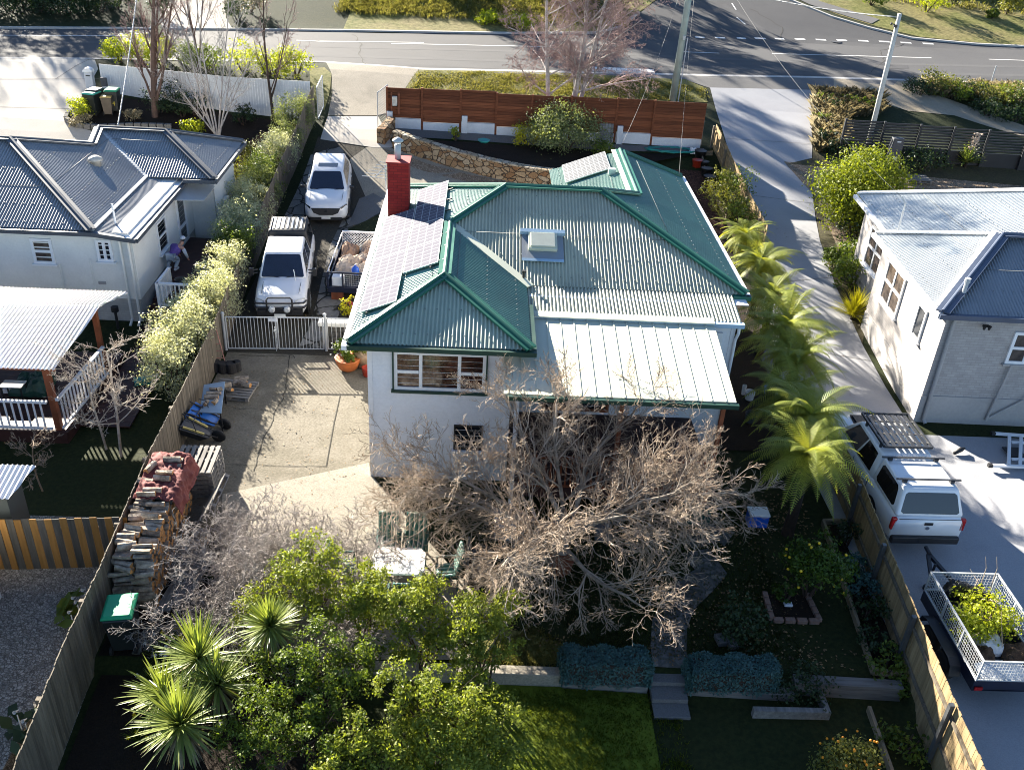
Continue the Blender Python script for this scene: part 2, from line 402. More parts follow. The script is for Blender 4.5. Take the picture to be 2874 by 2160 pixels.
def drape(name, poly, m, dz, thick=0, kind='structure'):
    """a sheet of ground cover laid over the terrain; poly = plan points"""
    bm = bmesh.new(); f = bm.faces.new([bm.verts.new((p[0], p[1], 0)) for p in poly]); bm.normal_update()
    if f.normal.z < 0: f.normal_flip()
    xs = [p[0] for p in poly]; ys = [p[1] for p in poly]
    for ax, a, b, full in ((Vector((1, 0, 0)), min(xs), max(xs), gx), (Vector((0, 1, 0)), min(ys), max(ys), gy)):
        for k in full:
            if a < k < b: bmesh.ops.bisect_plane(bm, geom=bm.verts[:] + bm.edges[:] + bm.faces[:], plane_co=ax * k, plane_no=ax, dist=1e-5)
    bmesh.ops.triangulate(bm, faces=bm.faces[:])
    for v in bm.verts: v.co.z = T(v.co.x, v.co.y) + dz
    if thick:
        r = bmesh.ops.extrude_face_region(bm, geom=bm.faces[:])
        for e in r['geom']:
            if isinstance(e, bmesh.types.BMVert): e.co.z += thick
    me = bpy.data.meshes.new(name); bm.to_mesh(me); bm.free(); me.materials.append(MATS[m])
    o = bpy.data.objects.new(name, me); C.objects.link(o)
    if kind: o['kind'] = kind
    return o
def PP(*q): return [P(u, v) for u, v in q]

# road band: the near and the far edge follow the photograph's kerbs
near = PP((-60, 126), (0, 126), (210, 128), (450, 131), (700, 135), (905, 150), (1150, 155), (1410, 161), (1530, 164), (1750, 168), (1923, 173), (2211, 182), (2290, 184))
far = PP((-60, 62), (0, 63), (320, 64.5), (500, 66), (739, 69), (1092, 75), (1290, 74), (1336, 62), (1380, 30), (1420, 0), (1445, -40), (1685, -40), (1700, 0), (1793, 38), (1873, 62), (1967, 85), (2107, 98), (2211, 103), (2290, 106))
def ext(a, b, k): return b + (b - a).normalized() * k
near = [ext(near[1], near[0], 60)] + near + [ext(near[-2], near[-1], 60)]
far = [ext(far[1], far[0], 60)] + far + [ext(far[-2], far[-1], 60)]
i0 = next(i for i, p in enumerate(far) if i > 9)
drape('road', near + far[::-1], 'asphalt', .012)
def strip(name, pts, w, m, dz, thick=0):
    """a band of width w along plan points"""
    L = []; R = []
    for i, p in enumerate(pts):
        d = (pts[min(i + 1, len(pts) - 1)] - pts[max(i - 1, 0)]); d = Vector((d.x, d.y)).normalized(); n = Vector((-d.y, d.x)) * w / 2
        L.append((p.x + n.x, p.y + n.y)); R.append((p.x - n.x, p.y - n.y))
    return drape(name, L + R[::-1], m, dz, thick)
strip('kerb', [p + V(0, .09, 0) for p in far[1:10]], .18, 'kerb_stone', -.05, .17)
strip('kerb', [p + V(.05, .09, 0) for p in far[13:-1]], .18, 'kerb_stone', -.05, .17)
strip('gutter', [p + V(0, .05, 0) for p in near[1:-1]], .32, 'kerb_stone', .022)
strip('pale_kerb', PP((1255, 150), (1330, 153), (1412, 157)), .62, 'white_line', -.03, .14)
strip('footpath', PP((1722, -10), (1760, 8), (1850, 36), (1890, 48)), 1.5, 'footpath', .03, .02)
# markings
for a, b in (((-60, 77), (292, 79)), ((690, 90), (915, 93)), ((845, 95), (1180, 102)), ((1473, 113), (1553, 116)), ((1667, 117), (2011, 126)), ((2135, 129), (2290, 134)), ((640, 88), (720, 92))):
    pa, pb = PP(a, b); strip('road_marking', [pa.lerp(pb, t) for t in (0, .25, .5, .75, 1)], .13, 'white_line', .024)
for x0, x1, y in ((85, 145, 243), (213, 278, 246), (355, 412, 249), (470, 540, 250), (600, 660, 253), (730, 795, 255), (865, 930, 259), (1000, 1065, 262), (1140, 1205, 266), (1275, 1342, 271), (1413, 1482, 278), (1557, 1625, 284)):
    pa, pb = PP((1472.6 + .3339 * x0, .3339 * y), (1472.6 + .3339 * x1, .3339 * y + 1)); strip('road_marking', [pa, pb], .28, 'white_line', .024)
for a, b in (((1580, 8), (1589, 22)), ((1590, 38), (1609, 54)), ((1598, 44), (1609, 53))):
    pa, pb = PP(a, b); strip('road_marking', [pa, pb], .1, 'white_line', .026)
mb = MB(); pc = P(1472.6 + .3339 * 993, .3339 * 271); mb.lathe([(.42, 0), (.42, .012), (.36, .016)], (pc.x, pc.y, pc.z + .012), 24)
mat('iron', (.05, .05, .052), .6, .3, 8); tag(mb.build('manhole_cover', 'iron'), 'round dark iron manhole cover in the road surface', 'manhole cover')

# verges and banks across the road
fw = [p for p in far]
drape('bank', [(p.x, p.y + .2) for p in far[6:11]] + [(8, 100), (-9, 100)] + [(far[5].x, far[5].y + .2)], 'bank_grass', .02)
drape('bank', [(p.x + .9, p.y + .6) for p in far[13:-1]] + [(130, 130), (45, 130)], 'bank_grass', .02)
drape('hill_drive', PP((322, 62), (340, 30), (357, 0), (365, -30), (482, -30), (484, 0), (488, 40), (502, 64)), 'pale_concrete', .035)
# near side verges
drape('verge', PP((668, 150), (700, 146), (716, 160), (712, 200), (700, 240), (672, 200)), 'verge_grass', .018)
drape('verge', PP((912, 150), (1060, 152), (1250, 160), (1415, 170), (1480, 172), (1520, 190), (1528, 222), (1300, 215), (1060, 204), (880, 196), (870, 190), (900, 155)), 'verge_grass', .02)
drape('nature_strip', PP((905, 151), (1410, 162), (1530, 165.5), (1750, 169.5), (1923, 174.5), (2211, 184), (2211, 210), (2050, 204), (1960, 197), (1754, 196), (1533, 191), (1480, 173), (1415, 171), (905, 153)), 'footpath', .016)
drape('crossover', PP((704, 136), (905, 150), (876, 190), (855, 240), (816, 250), (708, 250), (718, 200), (716, 160)), 'slab_concrete', .026)
drape('drive_slab', PP((708, 252), (816, 252), (850, 320), (808, 320), (692, 302)), 'pale_concrete', .03)
drape('dirt_track', PP((1900, 168), (1990, 178), (2030, 208), (2211, 272), (2211, 296), (2060, 250), (1960, 240), (1800, 190), (1800, 172)), 'track_dirt', .018)
# left neighbour: concrete, garden bed
drape('forecourt', PP((-40, 128), (0, 128), (12, 126), (205, 130), (212, 150), (190, 190), (150, 245), (145, 262), (165, 275), (260, 300), (100, 330), (-40, 340)), 'pale_concrete', .02)
drape('garden_bed', PP((222, 205), (600, 262), (668, 265), (600, 340), (520, 380), (480, 340), (370, 275), (160, 270), (150, 250)), 'soil', .024)
drape('mulch_bed', PP((560, 290), (672, 262), (610, 340), (540, 420), (500, 430), (510, 330)), 'bark_mulch', .032)
# centre driveway
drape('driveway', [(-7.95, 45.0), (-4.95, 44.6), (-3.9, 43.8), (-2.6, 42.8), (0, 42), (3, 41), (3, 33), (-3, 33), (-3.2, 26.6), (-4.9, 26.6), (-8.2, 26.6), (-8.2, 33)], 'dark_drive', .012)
drape('drive_apron', PP((815, 312), (850, 322), (905, 340), (1000, 368), (1110, 393), (1180, 402), (1100, 420), (900, 420), (800, 445), (755, 345), (790, 320)), 'slab_concrete', .024)
drape('gravel_edge', PP((826, 322), (862, 332), (925, 356), (1010, 378), (1130, 400), (1110, 408), (1000, 392), (905, 368), (850, 345)), 'tan_gravel', .036)
strip('paving', [P(766, 470), P(738, 530), P(722, 600), P(710, 660), P(690, 720), P(675, 750)], .9, 'paving_stones', .024)
strip('paving', [P(740, 325), P(690, 340), P(660, 420), P(632, 480)], .9, 'paving_stones', .022)
drape('moss', PP((750, 492), (790, 478), (828, 455), (824, 500), (756, 512)), 'lawn', .03)
drape('yard_path', PP((776, 430), (806, 418), (850, 440), (828, 460), (748, 498)), 'footpath', .03)
# backyard concrete
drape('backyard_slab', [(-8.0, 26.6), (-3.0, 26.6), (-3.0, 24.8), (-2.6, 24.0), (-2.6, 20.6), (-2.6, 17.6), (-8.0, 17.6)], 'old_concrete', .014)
drape('backyard_path', PP((796, 1000), (803, 1027), (872, 1108), (1062, 1325), (1010, 1425), (560, 1425), (470, 1300), (480, 1068)), 'slab_concrete', .026)
Z4c = lambda a, b: (a * .3339, 554 + b * .3339)
for line, w in (([(1870, 640), (1862, 760), (1850, 850), (1832, 920), (1780, 1000), (1768, 1060), (1740, 1110), (1700, 1180), (1672, 1290), (1640, 1390)], .022), ([(1390, 1343), (1600, 1350), (1850, 1356), (2110, 1358)], .018), ([(1450, 960), (1530, 985), (1640, 990), (1780, 1000)], .012), ([(2200, 900), (2160, 1080), (2110, 1358)], .025), ([(1545, 640), (1700, 645), (1885, 640), (1905, 1000 - 340)], .02)):
    pts = PP(*[Z4c(*q) for q in line]); fine_ = []
    for a, b in zip(pts[:-1], pts[1:]):
        for k in range(5): q = a.lerp(b, k / 5); fine_.append(q + V(.05 * mnoise.noise(q * 3), .05 * mnoise.noise(q * 3 + V(5, 0, 0)), 0) if w != .025 else q)
    strip('crack', fine_ + [pts[-1]], w, 'crack_dark', .026)
groundmat('road_patch', [(.05, .05, .054), (.07, .07, .074)], .5, fine=40, ffac=.4, bump=.3)
groundmat('wheel_track', [(.068, .068, .071), (.098, .097, .098), (.078, .078, .08)], .25, fine=50, ffac=.3, bump=.2)
for line, w in (([(-40, 92), (300, 92), (740, 102), (1300, 116), (1700, 134), (2250, 146)], .55), ([(-40, 112), (300, 113), (740, 122), (1300, 138), (1700, 152), (2250, 165)], .55), ([(1560, 10), (1640, 60), (1700, 95)], .5)):
    pts = PP(*line); fine_ = [a.lerp(b, k / 6) + V(0, .12 * mnoise.noise(a.lerp(b, k / 6) * .2), 0) for a, b in zip(pts[:-1], pts[1:]) for k in range(6)] + [pts[-1]]; strip('wheel_track', fine_, w, 'wheel_track', .016)
for q in (((1090, 118), (1180, 121), (1182, 131), (1088, 128)), ((1890, 140), (1960, 142), (1962, 150), (1888, 148)), ((560, 112), (610, 113), (610, 119), (558, 118))): drape('road_patch', PP(*q), 'road_patch', .02)
for line in ([(760, 75), (780, 96), (774, 118), (790, 140)], [(1960, 92), (1900, 110), (1910, 132), (1880, 158)], [(240, 72), (262, 95), (250, 122)], [(1620, 20), (1690, 60), (1680, 92)]):
    pts = PP(*line); fine_ = [a.lerp(b, k / 6) + V(.25 * mnoise.noise(a.lerp(b, k / 6) * .9), .1 * mnoise.noise(a.lerp(b, k / 6)), 0) for a, b in zip(pts[:-1], pts[1:]) for k in range(6)] + [pts[-1]]; strip('crack', fine_, .045, 'crack_dark', .022)
for line in ([(1566, 300), (1752, 312)], [(1600, 420), (1755, 440)], [(1685, 610), (1795, 600)], [(1760, 760), (1880, 780)]): strip('joint', PP(*line), .025, 'footpath', .03)
for line in ([(0, 172), (215, 172)], [(0, 232), (152, 236)], [(205, 126), (120, 172)]): strip('joint', PP(*line), .03, 'footpath', .03)
# right-hand drive and apron
drape('long_driveway', PP((1533, 190), (1753, 195), (1752, 400), (1770, 520), (1805, 620), (1862, 745), (1975, 935)) + [V(13.77, 23.0, 0), V(9.9, 23.0, 0), V(9.8, 28, 0)] + PP((1660, 560), (1585, 380)), 'drive_concrete', .02)
drape('apron', [(13.9, 23.2), (9.62, 23.2), (9.62, 6), (30, 6), (30, 23.2)], 'apron_concrete', .018)
drape('side_bed', PP((1754, 195), (1830, 200), (1830, 330), (1940, 430), (1850, 500), (1870, 690), (1862, 745), (1805, 620), (1771, 520), (1754, 400)), 'litter_soil', .018)
drape('gravel_yard', [(15.2, 45.5), (30, 44.5), (30, 33), (15.0, 33.5), (16, 42)], 'tan_gravel', .024)
drape('fern_bed', [(8.0, 43.5), (12.2, 43.5), (9.9, 23.2), (9.3, 22), (7.3, 22)], 'soil', .02)
# front garden, between the stone wall and the street fence
drape('gravel_path', PP((850, 278), (1000, 288), (1300, 312), (1520, 322), (1520, 333), (1300, 326), (1000, 304), (860, 296)), 'footpath', .04)
# left neighbour lower yard
drape('gravel_court', [(-30, 18.1), (-8.0, 18.1), (-7.6, 14), (-7.0, 6), (-30, 6)], 'gravel', .02)
drape('timber_walk', PP((300, 715), (345, 640), (420, 600), (395, 690), (300, 820), (270, 800)), 'soil', .02)
# lower garden
strip('stone_path', PP((1500, 1190), (1535, 1235), (1505, 1262), (1465, 1300), (1445, 1350), (1443, 1400), (1447, 1455)), .78, 'path_stones', .02)
strip('brick_path', PP((1480, 1170), (1540, 1150), (1575, 1165)), .7, 'path_stones', .024)
drape('planting_bed', [(9.25, 18.8), (10.0, 18.9), (9.44, 13.62), (8.8, 13.62)], 'soil', .016)
drape('fence_bed', [(15.4, 45.3), (30, 44.3), (30, 46.6), (18.4, 46.9)], 'litter_soil', .03)
drape('planting_bed', [(-7.5, 16), (-5.2, 16), (-4.6, 13.7), (-7.5, 13.7)], 'soil', .018)
drape('planting_bed', [(-7.4, 13.5), (-2.5, 13.5), (-1.5, 11), (-1.5, 6), (-7, 6)], 'soil', .018)
drape('lit_lawn', PP((1060, 1350), (1150, 1370), (1230, 1395), (1230, 1450), (1080, 1424), (1000, 1420)), 'verge_grass', .02)  # brighter grass sheet, sunlight on this patch put into its colour
groundmat('lit_toned_lawn', [(.06, .095, .007), (.13, .16, .015), (.09, .125, .01)], .6, fine=10, ffac=.4, bump=.8)  # brightened grass, the sun on the lower lawn is painted in
drape('lower_lawn', [(-1.0, 13.5), (3.9, 13.4), (3.9, 6), (-1.2, 6)], 'lit_toned_lawn', .02)
groundmat('dark_turf', [(.020, .035, .008), (.045, .055, .016)], .8, fine=14, ffac=.5, bump=.8)
# ------------------------------------------------------------------ building materials
def metalmat(name, col, rough=.36, spec=.7, var=.18, wear=None, coat=0):
    m, nt, b = new_mat(name); v = _tex(nt)
    n = _noise(nt, v, .7, 6, .6)
    c = _ramp(nt, n.outputs[0], [(.32, _scaled(col, 1 - var)), (.68, _scaled(col, 1 + var))])
    if wear:
        w = _noise(nt, v, 6, 6, .7)
        c = _mix(nt, _ramp(nt, w.outputs[0], [(.58, (0, 0, 0)), (.72, (.6, .6, .6))]), c, wear)
    nt.links.new(c, b.inputs['Base Color']); b.inputs['Roughness'].default_value = rough
    b.inputs['Specular IOR Level'].default_value = spec
    if coat: b.inputs['Coat Weight'].default_value = coat; b.inputs['Coat Roughness'].default_value = rough; b.inputs['Coat IOR'].default_value = 1.7
    r = _ramp(nt, n.outputs[0], [(.3, (rough * .85,) * 3), (.7, (rough * 1.2,) * 3)]); nt.links.new(r, b.inputs['Roughness'])
    return m
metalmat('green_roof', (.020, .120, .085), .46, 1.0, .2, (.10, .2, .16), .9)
metalmat('green_trim', (.012, .115, .075), .45, .5)
metalmat('faded_glare_roof', (.40, .405, .30), .52, .6, .16, (.30, .33, .27), .12)  # pale tone holds faded paint and the glare on the rear ribs
metalmat('gable_glare_roof', (.30, .36, .28), .52, .7, .16, (.26, .33, .27), .2)  # weathered green lightened further, sunlit ribs blended into the colour
metalmat('glare_green_roof', (.13, .29, .23), .48, 1.0, .2, (.2, .34, .27), .8)  # lighter copy of the green roof, sun glare on left slopes painted in
metalmat('dark_green_trim', (.010, .045, .032), .5, .4)
metalmat('pale_roof', (.56, .575, .455), .6, .35, .06)
metalmat('blue_flashing', (.30, .42, .52), .4, .5)
metalmat('slate_roof', (.19, .205, .22), .44, 1.0, .15, None, .7)
metalmat('slate_trim', (.06, .072, .09), .45, .5)
metalmat('lit_grey_roof', (.55, .575, .575), .45, .8, .08)  # grey metal lightened, glare on the sunward slopes is in its colour
metalmat('blue_grey_roof', (.17, .19, .21), .45, 1.0, .15, None, .9)
metalmat('blue_grey_trim', (.065, .085, .13), .45, .5)
metalmat('galvanised', (.42, .44, .45), .42, .6)
metalmat('pergola_roof', (.62, .63, .65), .42, .8, .08)
mat('white_wall', (.74, .745, .765), .55, .07, .9, fine=.1)
mat('cream_wall', (.74, .72, .67), .6, .06, 1.2, fine=.08)
mat('white_paint', (.80, .80, .80), .4, .04, 3)
mat('dark_eave', (.04, .05, .05), .7, .1)
mat('red_brick_paint', (.30, .022, .02), .75, .2, 5, fine=.3)
brickmat('red_brick', (.33, .028, .022), (.24, .018, .018), (.17, .02, .018))
brickmat('grey_brick', (.43, .405, .385), (.37, .345, .33), (.33, .31, .30))
brickmat('cream_base', (.52, .50, .47), (.47, .45, .42), (.44, .42, .4))
mat('render_grey', (.38, .36, .345), .8, .12, .7, fine=.12)
mat('glass_dark', (.012, .015, .02), .05, .3, 2, spec=.8)
mat('glass_interior', (.09, .07, .055), .08, .6, 4, spec=.7)
mat('black_trim', (.012, .012, .013), .5, .2)
mat('deck_red', (.045, .016, .014), .6, .3, 4, bump=.1)
mat('stain_brown', (.20, .055, .02), .6, .3, 4)
mat('white_plastic', (.78, .78, .78), .35, .05, 3)
def blindmat():
    m, nt, b = new_mat('glass_blinds'); v = _tex(nt)
    w = nt.nodes.new('ShaderNodeTexWave'); w.wave_type = 'BANDS'; w.bands_direction = 'Z'; w.inputs['Scale'].default_value = 6.5; w.inputs['Distortion'].default_value = .15
    nt.links.new(v, w.inputs['Vector'])
    n = _noise(nt, v, 1.6, 3)
    c = _ramp(nt, w.outputs['Fac'], [(.3, (.012, .006, .005)), (.6, (.10, .03, .02))])
    c = _mix(nt, 1, c, _ramp(nt, n.outputs[0], [(.35, (.35, .35, .35)), (.65, (1, 1, 1))]), 'MULTIPLY')
    nt.links.new(c, b.inputs['Base Color']); b.inputs['Roughness'].default_value = .06; b.inputs['Specular IOR Level'].default_value = .7
blindmat()
def panelmat(name, col, line, sx, sy, rough):
    """photovoltaic cells: fine grid lines under glass, in the panel's own plane"""
    m, nt, b = new_mat(name); v = _tex(nt); sp = nt.nodes.new('ShaderNodeSeparateXYZ'); nt.links.new(v, sp.inputs[0])
    fac = None
    for k, s, w in ((0, sx, .07), (1, sy, .07), (1, sy * 5, .16)):
        a = nt.nodes.new('ShaderNodeMath'); a.operation = 'MULTIPLY'; a.inputs[1].default_value = s; nt.links.new(sp.outputs[k], a.inputs[0])
        f = nt.nodes.new('ShaderNodeMath'); f.operation = 'FRACT'; nt.links.new(a.outputs[0], f.inputs[0])
        g = nt.nodes.new('ShaderNodeMath'); g.operation = 'LESS_THAN'; g.inputs[1].default_value = w; nt.links.new(f.outputs[0], g.inputs[0])
        if w > .1:
            h = nt.nodes.new('ShaderNodeMath'); h.operation = 'MULTIPLY'; h.inputs[1].default_value = .3; nt.links.new(g.outputs[0], h.inputs[0]); g = h
        if fac is None: fac = g
        else:
            h = nt.nodes.new('ShaderNodeMath'); h.operation = 'MAXIMUM'; nt.links.new(fac.outputs[0], h.inputs[0]); nt.links.new(g.outputs[0], h.inputs[1]); fac = h
    nt.links.new(_mix(nt, fac.outputs[0], col, line), b.inputs['Base Color'])
    b.inputs['Roughness'].default_value = rough; b.inputs['Specular IOR Level'].default_value = .5
    b.inputs['Specular IOR Level'].default_value = .12
panelmat('solar_cells', (.075, .073, .10), (.36, .36, .39), 4.0, 4.0, .8)
panelmat('dark_cells', (.045, .05, .06), (.5, .5, .52), 6.1, 6.1, .5)
mat('screw_grey', (.16, .17, .17), .6, .2, 5)
def onplane(u, v, p0, n):
    d = ray(u, v); o = Vector((0, 0, CAMZ)); t = (Vector(p0) - o).dot(Vector(n)) / d.dot(Vector(n)); return o + d * t
def cap(mb, a, b, w=.34, h=.05, lift=.045):
    a = Vector(a) + V(0, 0, lift); b = Vector(b) + V(0, 0, lift)
    mb.bar(a, b, w, h); mb.tube([a + V(0, 0, .03), b + V(0, 0, .03)], .055, 8)
def roof_plane(parent, poly, down, m, pitch=.1, amp=.02, name='roof'):
    mb = MB(); corr(mb, poly, down, pitch, amp * 1.2)
    p = [Vector(q) for q in poly]; nn = Vector((0, 0, 0))
    for i in range(len(p)): nn += (p[i] - p[0]).cross(p[(i + 1) % len(p)] - p[0])
    nn.normalize(); nn = -nn if nn.z < 0 else nn
    d = Vector(down); d = (d - nn * d.dot(nn)).normalized(); sd = nn.cross(d); q2 = [((q - p[0]).dot(sd), (q - p[0]).dot(d)) for q in p]
    t = max(b for a, b in q2) - .35; k = 0
    while t > min(b for a, b in q2) + .1:          # rows of roofing screws, and a sheet lap every fourth row
        xs = [a + (c - a) * (t - b) / (e_ - b) for (a, b), (c, e_) in zip(q2, q2[1:] + q2[:1]) if (b - t) * (e_ - t) <= 0 and abs(e_ - b) > 1e-9]
        if xs and max(xs) - min(xs) > .3:
            a, b = min(xs) + .08, max(xs) - .08; o = p[0] + d * t + nn * (amp * 1.2 + .004); lap = k % 4 == 2
            if lap: mb.bar(o + sd * a, o + sd * b, .012, .006, nn, 1)
            else:
                x = a
                while x < b: mb.box(o + sd * x, (.03, .03, .012), 0, 1); x += pitch * 3
        t -= .85; k += 1
    return mb.build(name, [m, 'screw_grey'], parent, smooth=True)

# ------------------------------------------------------------------ the green roofed house in the middle
ze = 4.28; sl = .39
H = thing('green_roofed_house', 'white weatherboard house with green corrugated roof, solar panels and red chimney', 'house', (2, 26, 0))
XL, XG, XR, YG, YM = -3.05, 1.40, 7.57, 19.75, 23.5
A_ = V(-.825, YG + 2.225, ze + 2.225 * sl); run = 3.85
L_ = V(XL + run, YM + run, ze + run * sl); R_ = V(XR - run, YM + run, ze + run * sl)
B_ = V(-.825, YM + 2.225, A_.z); F1 = V(5.07, YM + run + 1.35, R_.z - 1.35 * sl); F2 = V(5.07, 33.5, F1.z)
e = lambda x, y: V(x, y, ze)
rear_roof = roof_plane(H, [e(1.40, YM), e(XR, YM), R_, L_, B_], (0, -1, 0), 'faded_glare_roof')
roof_plane(H, [e(XL, YG), e(XG, YG), A_], (0, -1, 0), 'gable_glare_roof')
left_roof = roof_plane(H, [e(XL, YG), A_, B_, L_, e(XL, YM + 2 * run)], (-1, 0, 0), 'glare_green_roof')
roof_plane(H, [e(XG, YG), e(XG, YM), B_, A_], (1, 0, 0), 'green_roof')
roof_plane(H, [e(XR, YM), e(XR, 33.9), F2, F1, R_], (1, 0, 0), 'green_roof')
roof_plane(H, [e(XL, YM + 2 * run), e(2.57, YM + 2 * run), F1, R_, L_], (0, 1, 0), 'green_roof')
wing_roof = roof_plane(H, [F1, F2, e(2.57, 33.9), e(2.57, YM + 2 * run)], (-1, 0, 0), 'glare_green_roof')
roof_plane(H, [V(1.42, YM + .02, ze - .005), V(7.2, YM + .02, ze - .005), V(7.2, 22.2, 4.05), V(1.42, 22.2, 4.05)], (0, -1, 0), 'faded_glare_roof')
for a, b in ((e(XL, YG), A_), (A_, e(XG, YG)), (A_, B_), (B_, L_), (L_, R_), (R_, e(XR, YM)), (R_, F1), (F1, F2), (L_, e(XL, YM + 2 * run)), (F2, e(XR, 33.9))):
    mb = MB(); cap(mb, a, b); mb.build('ridge_cap', 'green_trim', H)
mb = MB(); mb.bar(B_ + V(0, 0, .03), e(1.40, YM) + V(.1, -.1, .03), .26, .03); mb.build('valley_flashing', 'pale_roof', H); mb = MB(); mb.bar(F1 + V(-.2, 0, .02), V(2.57, YM + 2 * run, ze + .03), .2, .02); mb.build('valley_flashing', 'pale_roof', H)
mb = MB(); mb.bar(F1 + V(-.16, .1, .03), F2 + V(-.16, 0, .03), .3, .03); mb.build('ridge_flashing', 'white_paint', H)
def gutter(a, b, m, w=.13, h=.12, dz=-.07):
    mb = MB(); mb.bar(Vector(a) + V(0, 0, dz), Vector(b) + V(0, 0, dz), w, h); return mb.build('gutter', m, H)
gutter(e(XL - .07, YG - .13), e(XL - .07, YM + 2 * run), 'white_paint'); gutter(e(XL + .04, YG), e(XL + .04, YM + 2 * run), 'black_trim', .1, .1, -.03)
gutter(e(XL, YG - .07), e(XG + .13, YG - .07), 'dark_green_trim'); gutter(e(XG + .07, YG), e(XG + .07, 22.3), 'dark_green_trim')
gutter(e(XR + .07, YM - .1), e(XR + .07, 34), 'white_paint'); gutter(V(1.5, 22.13, 4.05), V(7.25, 22.13, 4.05), 'blue_flashing', .16, .12, -.06)
gutter(e(7.2, YM - .07), e(XR + .13, YM - .07), 'green_trim')
mb = MB(); mb.bx(-2.5, .9, 20.3, 24, -.7, 4.15); mb.bx(-2.5, 6.95, 22.4, 30.7, -.5, 4.02); mb.bx(3.1, 6.95, 30.6, 33.4, -.2, 4.15)
boards(mb, (-2.6, 20.2), (.95, 20.2), -.1, 4.16); boards(mb, (-2.6, 30.8), (-2.6, 20.2), 0, 4.16); boards(mb, (.95, 20.2), (.95, 22.4), 0, 4.16)
boards(mb, (.95, 22.3), (7.05, 22.3), 0, 3.98); boards(mb, (7.05, 22.3), (7.05, 33.5), 0, 4.02); boards(mb, (7.05, 33.5), (3, 33.5), 0, 4.16); boards(mb, (3, 30.8), (-2.6, 30.8), 0, 4.16)
mb.bx(-2.64, -2.52, 20.17, 20.29, 0, 4.17); mb.bx(.87, .99, 20.17, 20.29, 0, 4.17); mb.bx(6.97, 7.09, 22.27, 22.39, 0, 4.0); mb.bx(6.97, 7.09, 33.41, 33.53, 0, 4.1)
mb.prism([(4.9, 33.45), (7.3, 33.45), (2.7, 33.45)], 4.1, 4.12)
mb.build('wall', 'white_wall', H)
mb = MB(); mb.bx(XL + .02, XG - .02, YG + .02, 23, 4.165, 4.19); mb.bx(XL + .02, XR - .02, 23.02, 31.1, 4.165, 4.188); mb.bx(2.6, XR - .03, 31.12, 33.85, 4.165, 4.188); mb.build('soffit', 'white_paint', H)
# rear window, with blinds behind it
p0 = GY(850, 757, 20.15); p1 = GY(1051, 765, 20.15); q0 = GY(852, 841, 20.15); q1 = GY(1049, 846, 20.15)
zt = (p0.z + p1.z) / 2; zb = (q0.z + q1.z) / 2
w_ = window(H, (p0.x, 20.185), (p1.x, 20.185), zb, zt, [(.29, .47), (.42, 0), (.29, .47)], 'white_paint', 'glass_blinds', None, .085)
mb = MB(); mb.bx(p0.x - .03, p1.x + .03, 20.1, 20.18, zt, zt + .035); mb.bx(p0.x - .04, p0.x, 20.1, 20.18, zb, zt); mb.bx(p1.x, p1.x + .04, 20.1, 20.18, zb, zt); mb.bx(p0.x - .07, p1.x + .07, 20.06, 20.18, zb - .06, zb); mb.build('trim', 'dark_green_trim', w_)
p0 = GY(980, 917, 20.15); p1 = GY(1041, 972, 20.15)
window(H, (p0.x, 20.185), (p1.x, 20.185), p1.z, p0.z, [(.5, 0), (.5, 0)], 'black_trim', 'glass_dark', 'white_paint', .04)
window(H, (2.0, 22.285), (3.9, 22.285), 1.0, 3.2, [(.5, 0), (.5, 0)], 'stain_brown', 'glass_dark', None, .1, .04, 'sliding_door')
window(H, (4.5, 22.285), (6.2, 22.285), 1.5, 3.2, [(.5, .5), (.5, .5)], 'stain_brown', 'glass_dark', None, .08)
window(H, (7.065, 24.5), (7.065, 26.0), 2.0, 3.4, [(.5, 0), (.5, 0)], 'white_paint', 'glass_dark', 'white_paint')
mb = MB(); mb.tube([V(7.16, 22.25, 4), V(7.16, 22.2, 3.7), V(7.12, 22.24, 3.5), V(7.12, 22.24, .1)], .045, 8); mb.build('downpipe', 'white_paint', H)
mb = MB(); mb.bx(6.3, 6.75, 22.2, 22.27, 1.2, 3.7); mb.build('trim_board', 'white_paint', H)
# verandah with a standing-seam roof
mb = MB(); va = V(.74, 22.05, 4.0); vb = V(6.42, 22.05, 4.0); vc = V(6.25, 18.5, 3.78); vd = V(.74, 18.5, 3.78)
mb.slab([vd, vc, vb, va], .03)
for k in range(16):
    t = (k + .3) / 16; a = va.lerp(vb, t); b = vd.lerp(vc, t); mb.bar(a + V(0, 0, .008), b + V(0, 0, .008), .03, .022)
mb.bar(va + V(0, .12, .07), vb + V(0, .12, .07), .34, .03)
mb.build('verandah_roof', 'pale_roof', H)
mb = MB(); mb.bar(V(.8, 18.43, 3.72), V(6.3, 18.43, 3.7), .12, .11); mb.build('gutter', 'dark_green_trim', H)
mb = MB()
for k in range(9):
    x = .9 + k * .65; mb.bar(V(x, 18.6, 3.68), V(x, 22.2, 3.9), .05, .12)
mb.bar(V(.8, 18.75, 3.6), V(6.2, 18.75, 3.6), .06, .16); mb.build('rafter', 'stain_brown', H)
for x in (1.08, 3.6, 6.05):
    mb = MB(); mb.bx(x - .05, x + .05, 18.7, 18.8, 0, 3.55); mb.build('post', 'white_wall' if x < 2 else 'stain_brown', H)
mb = MB()
for k in range(30): mb.bx(1.0, 6.3, 18.75 + k * .12, 18.86 + k * .12, .86, .9)
mb.bx(1.0, 6.3, 18.76, 18.8, .6, .86); mb.build('deck', 'deck_red', H)
mb = MB()
for x in np.arange(1.25, 6.0, .13): mb.bx(x - .02, x + .02, 18.75, 18.78, .98, 1.8)
mb.bx(1.1, 6.0, 18.72, 18.8, 1.8, 1.86); mb.bx(1.1, 6.0, 18.73, 18.79, .93, .98); mb.build('balustrade', 'stain_brown', H)
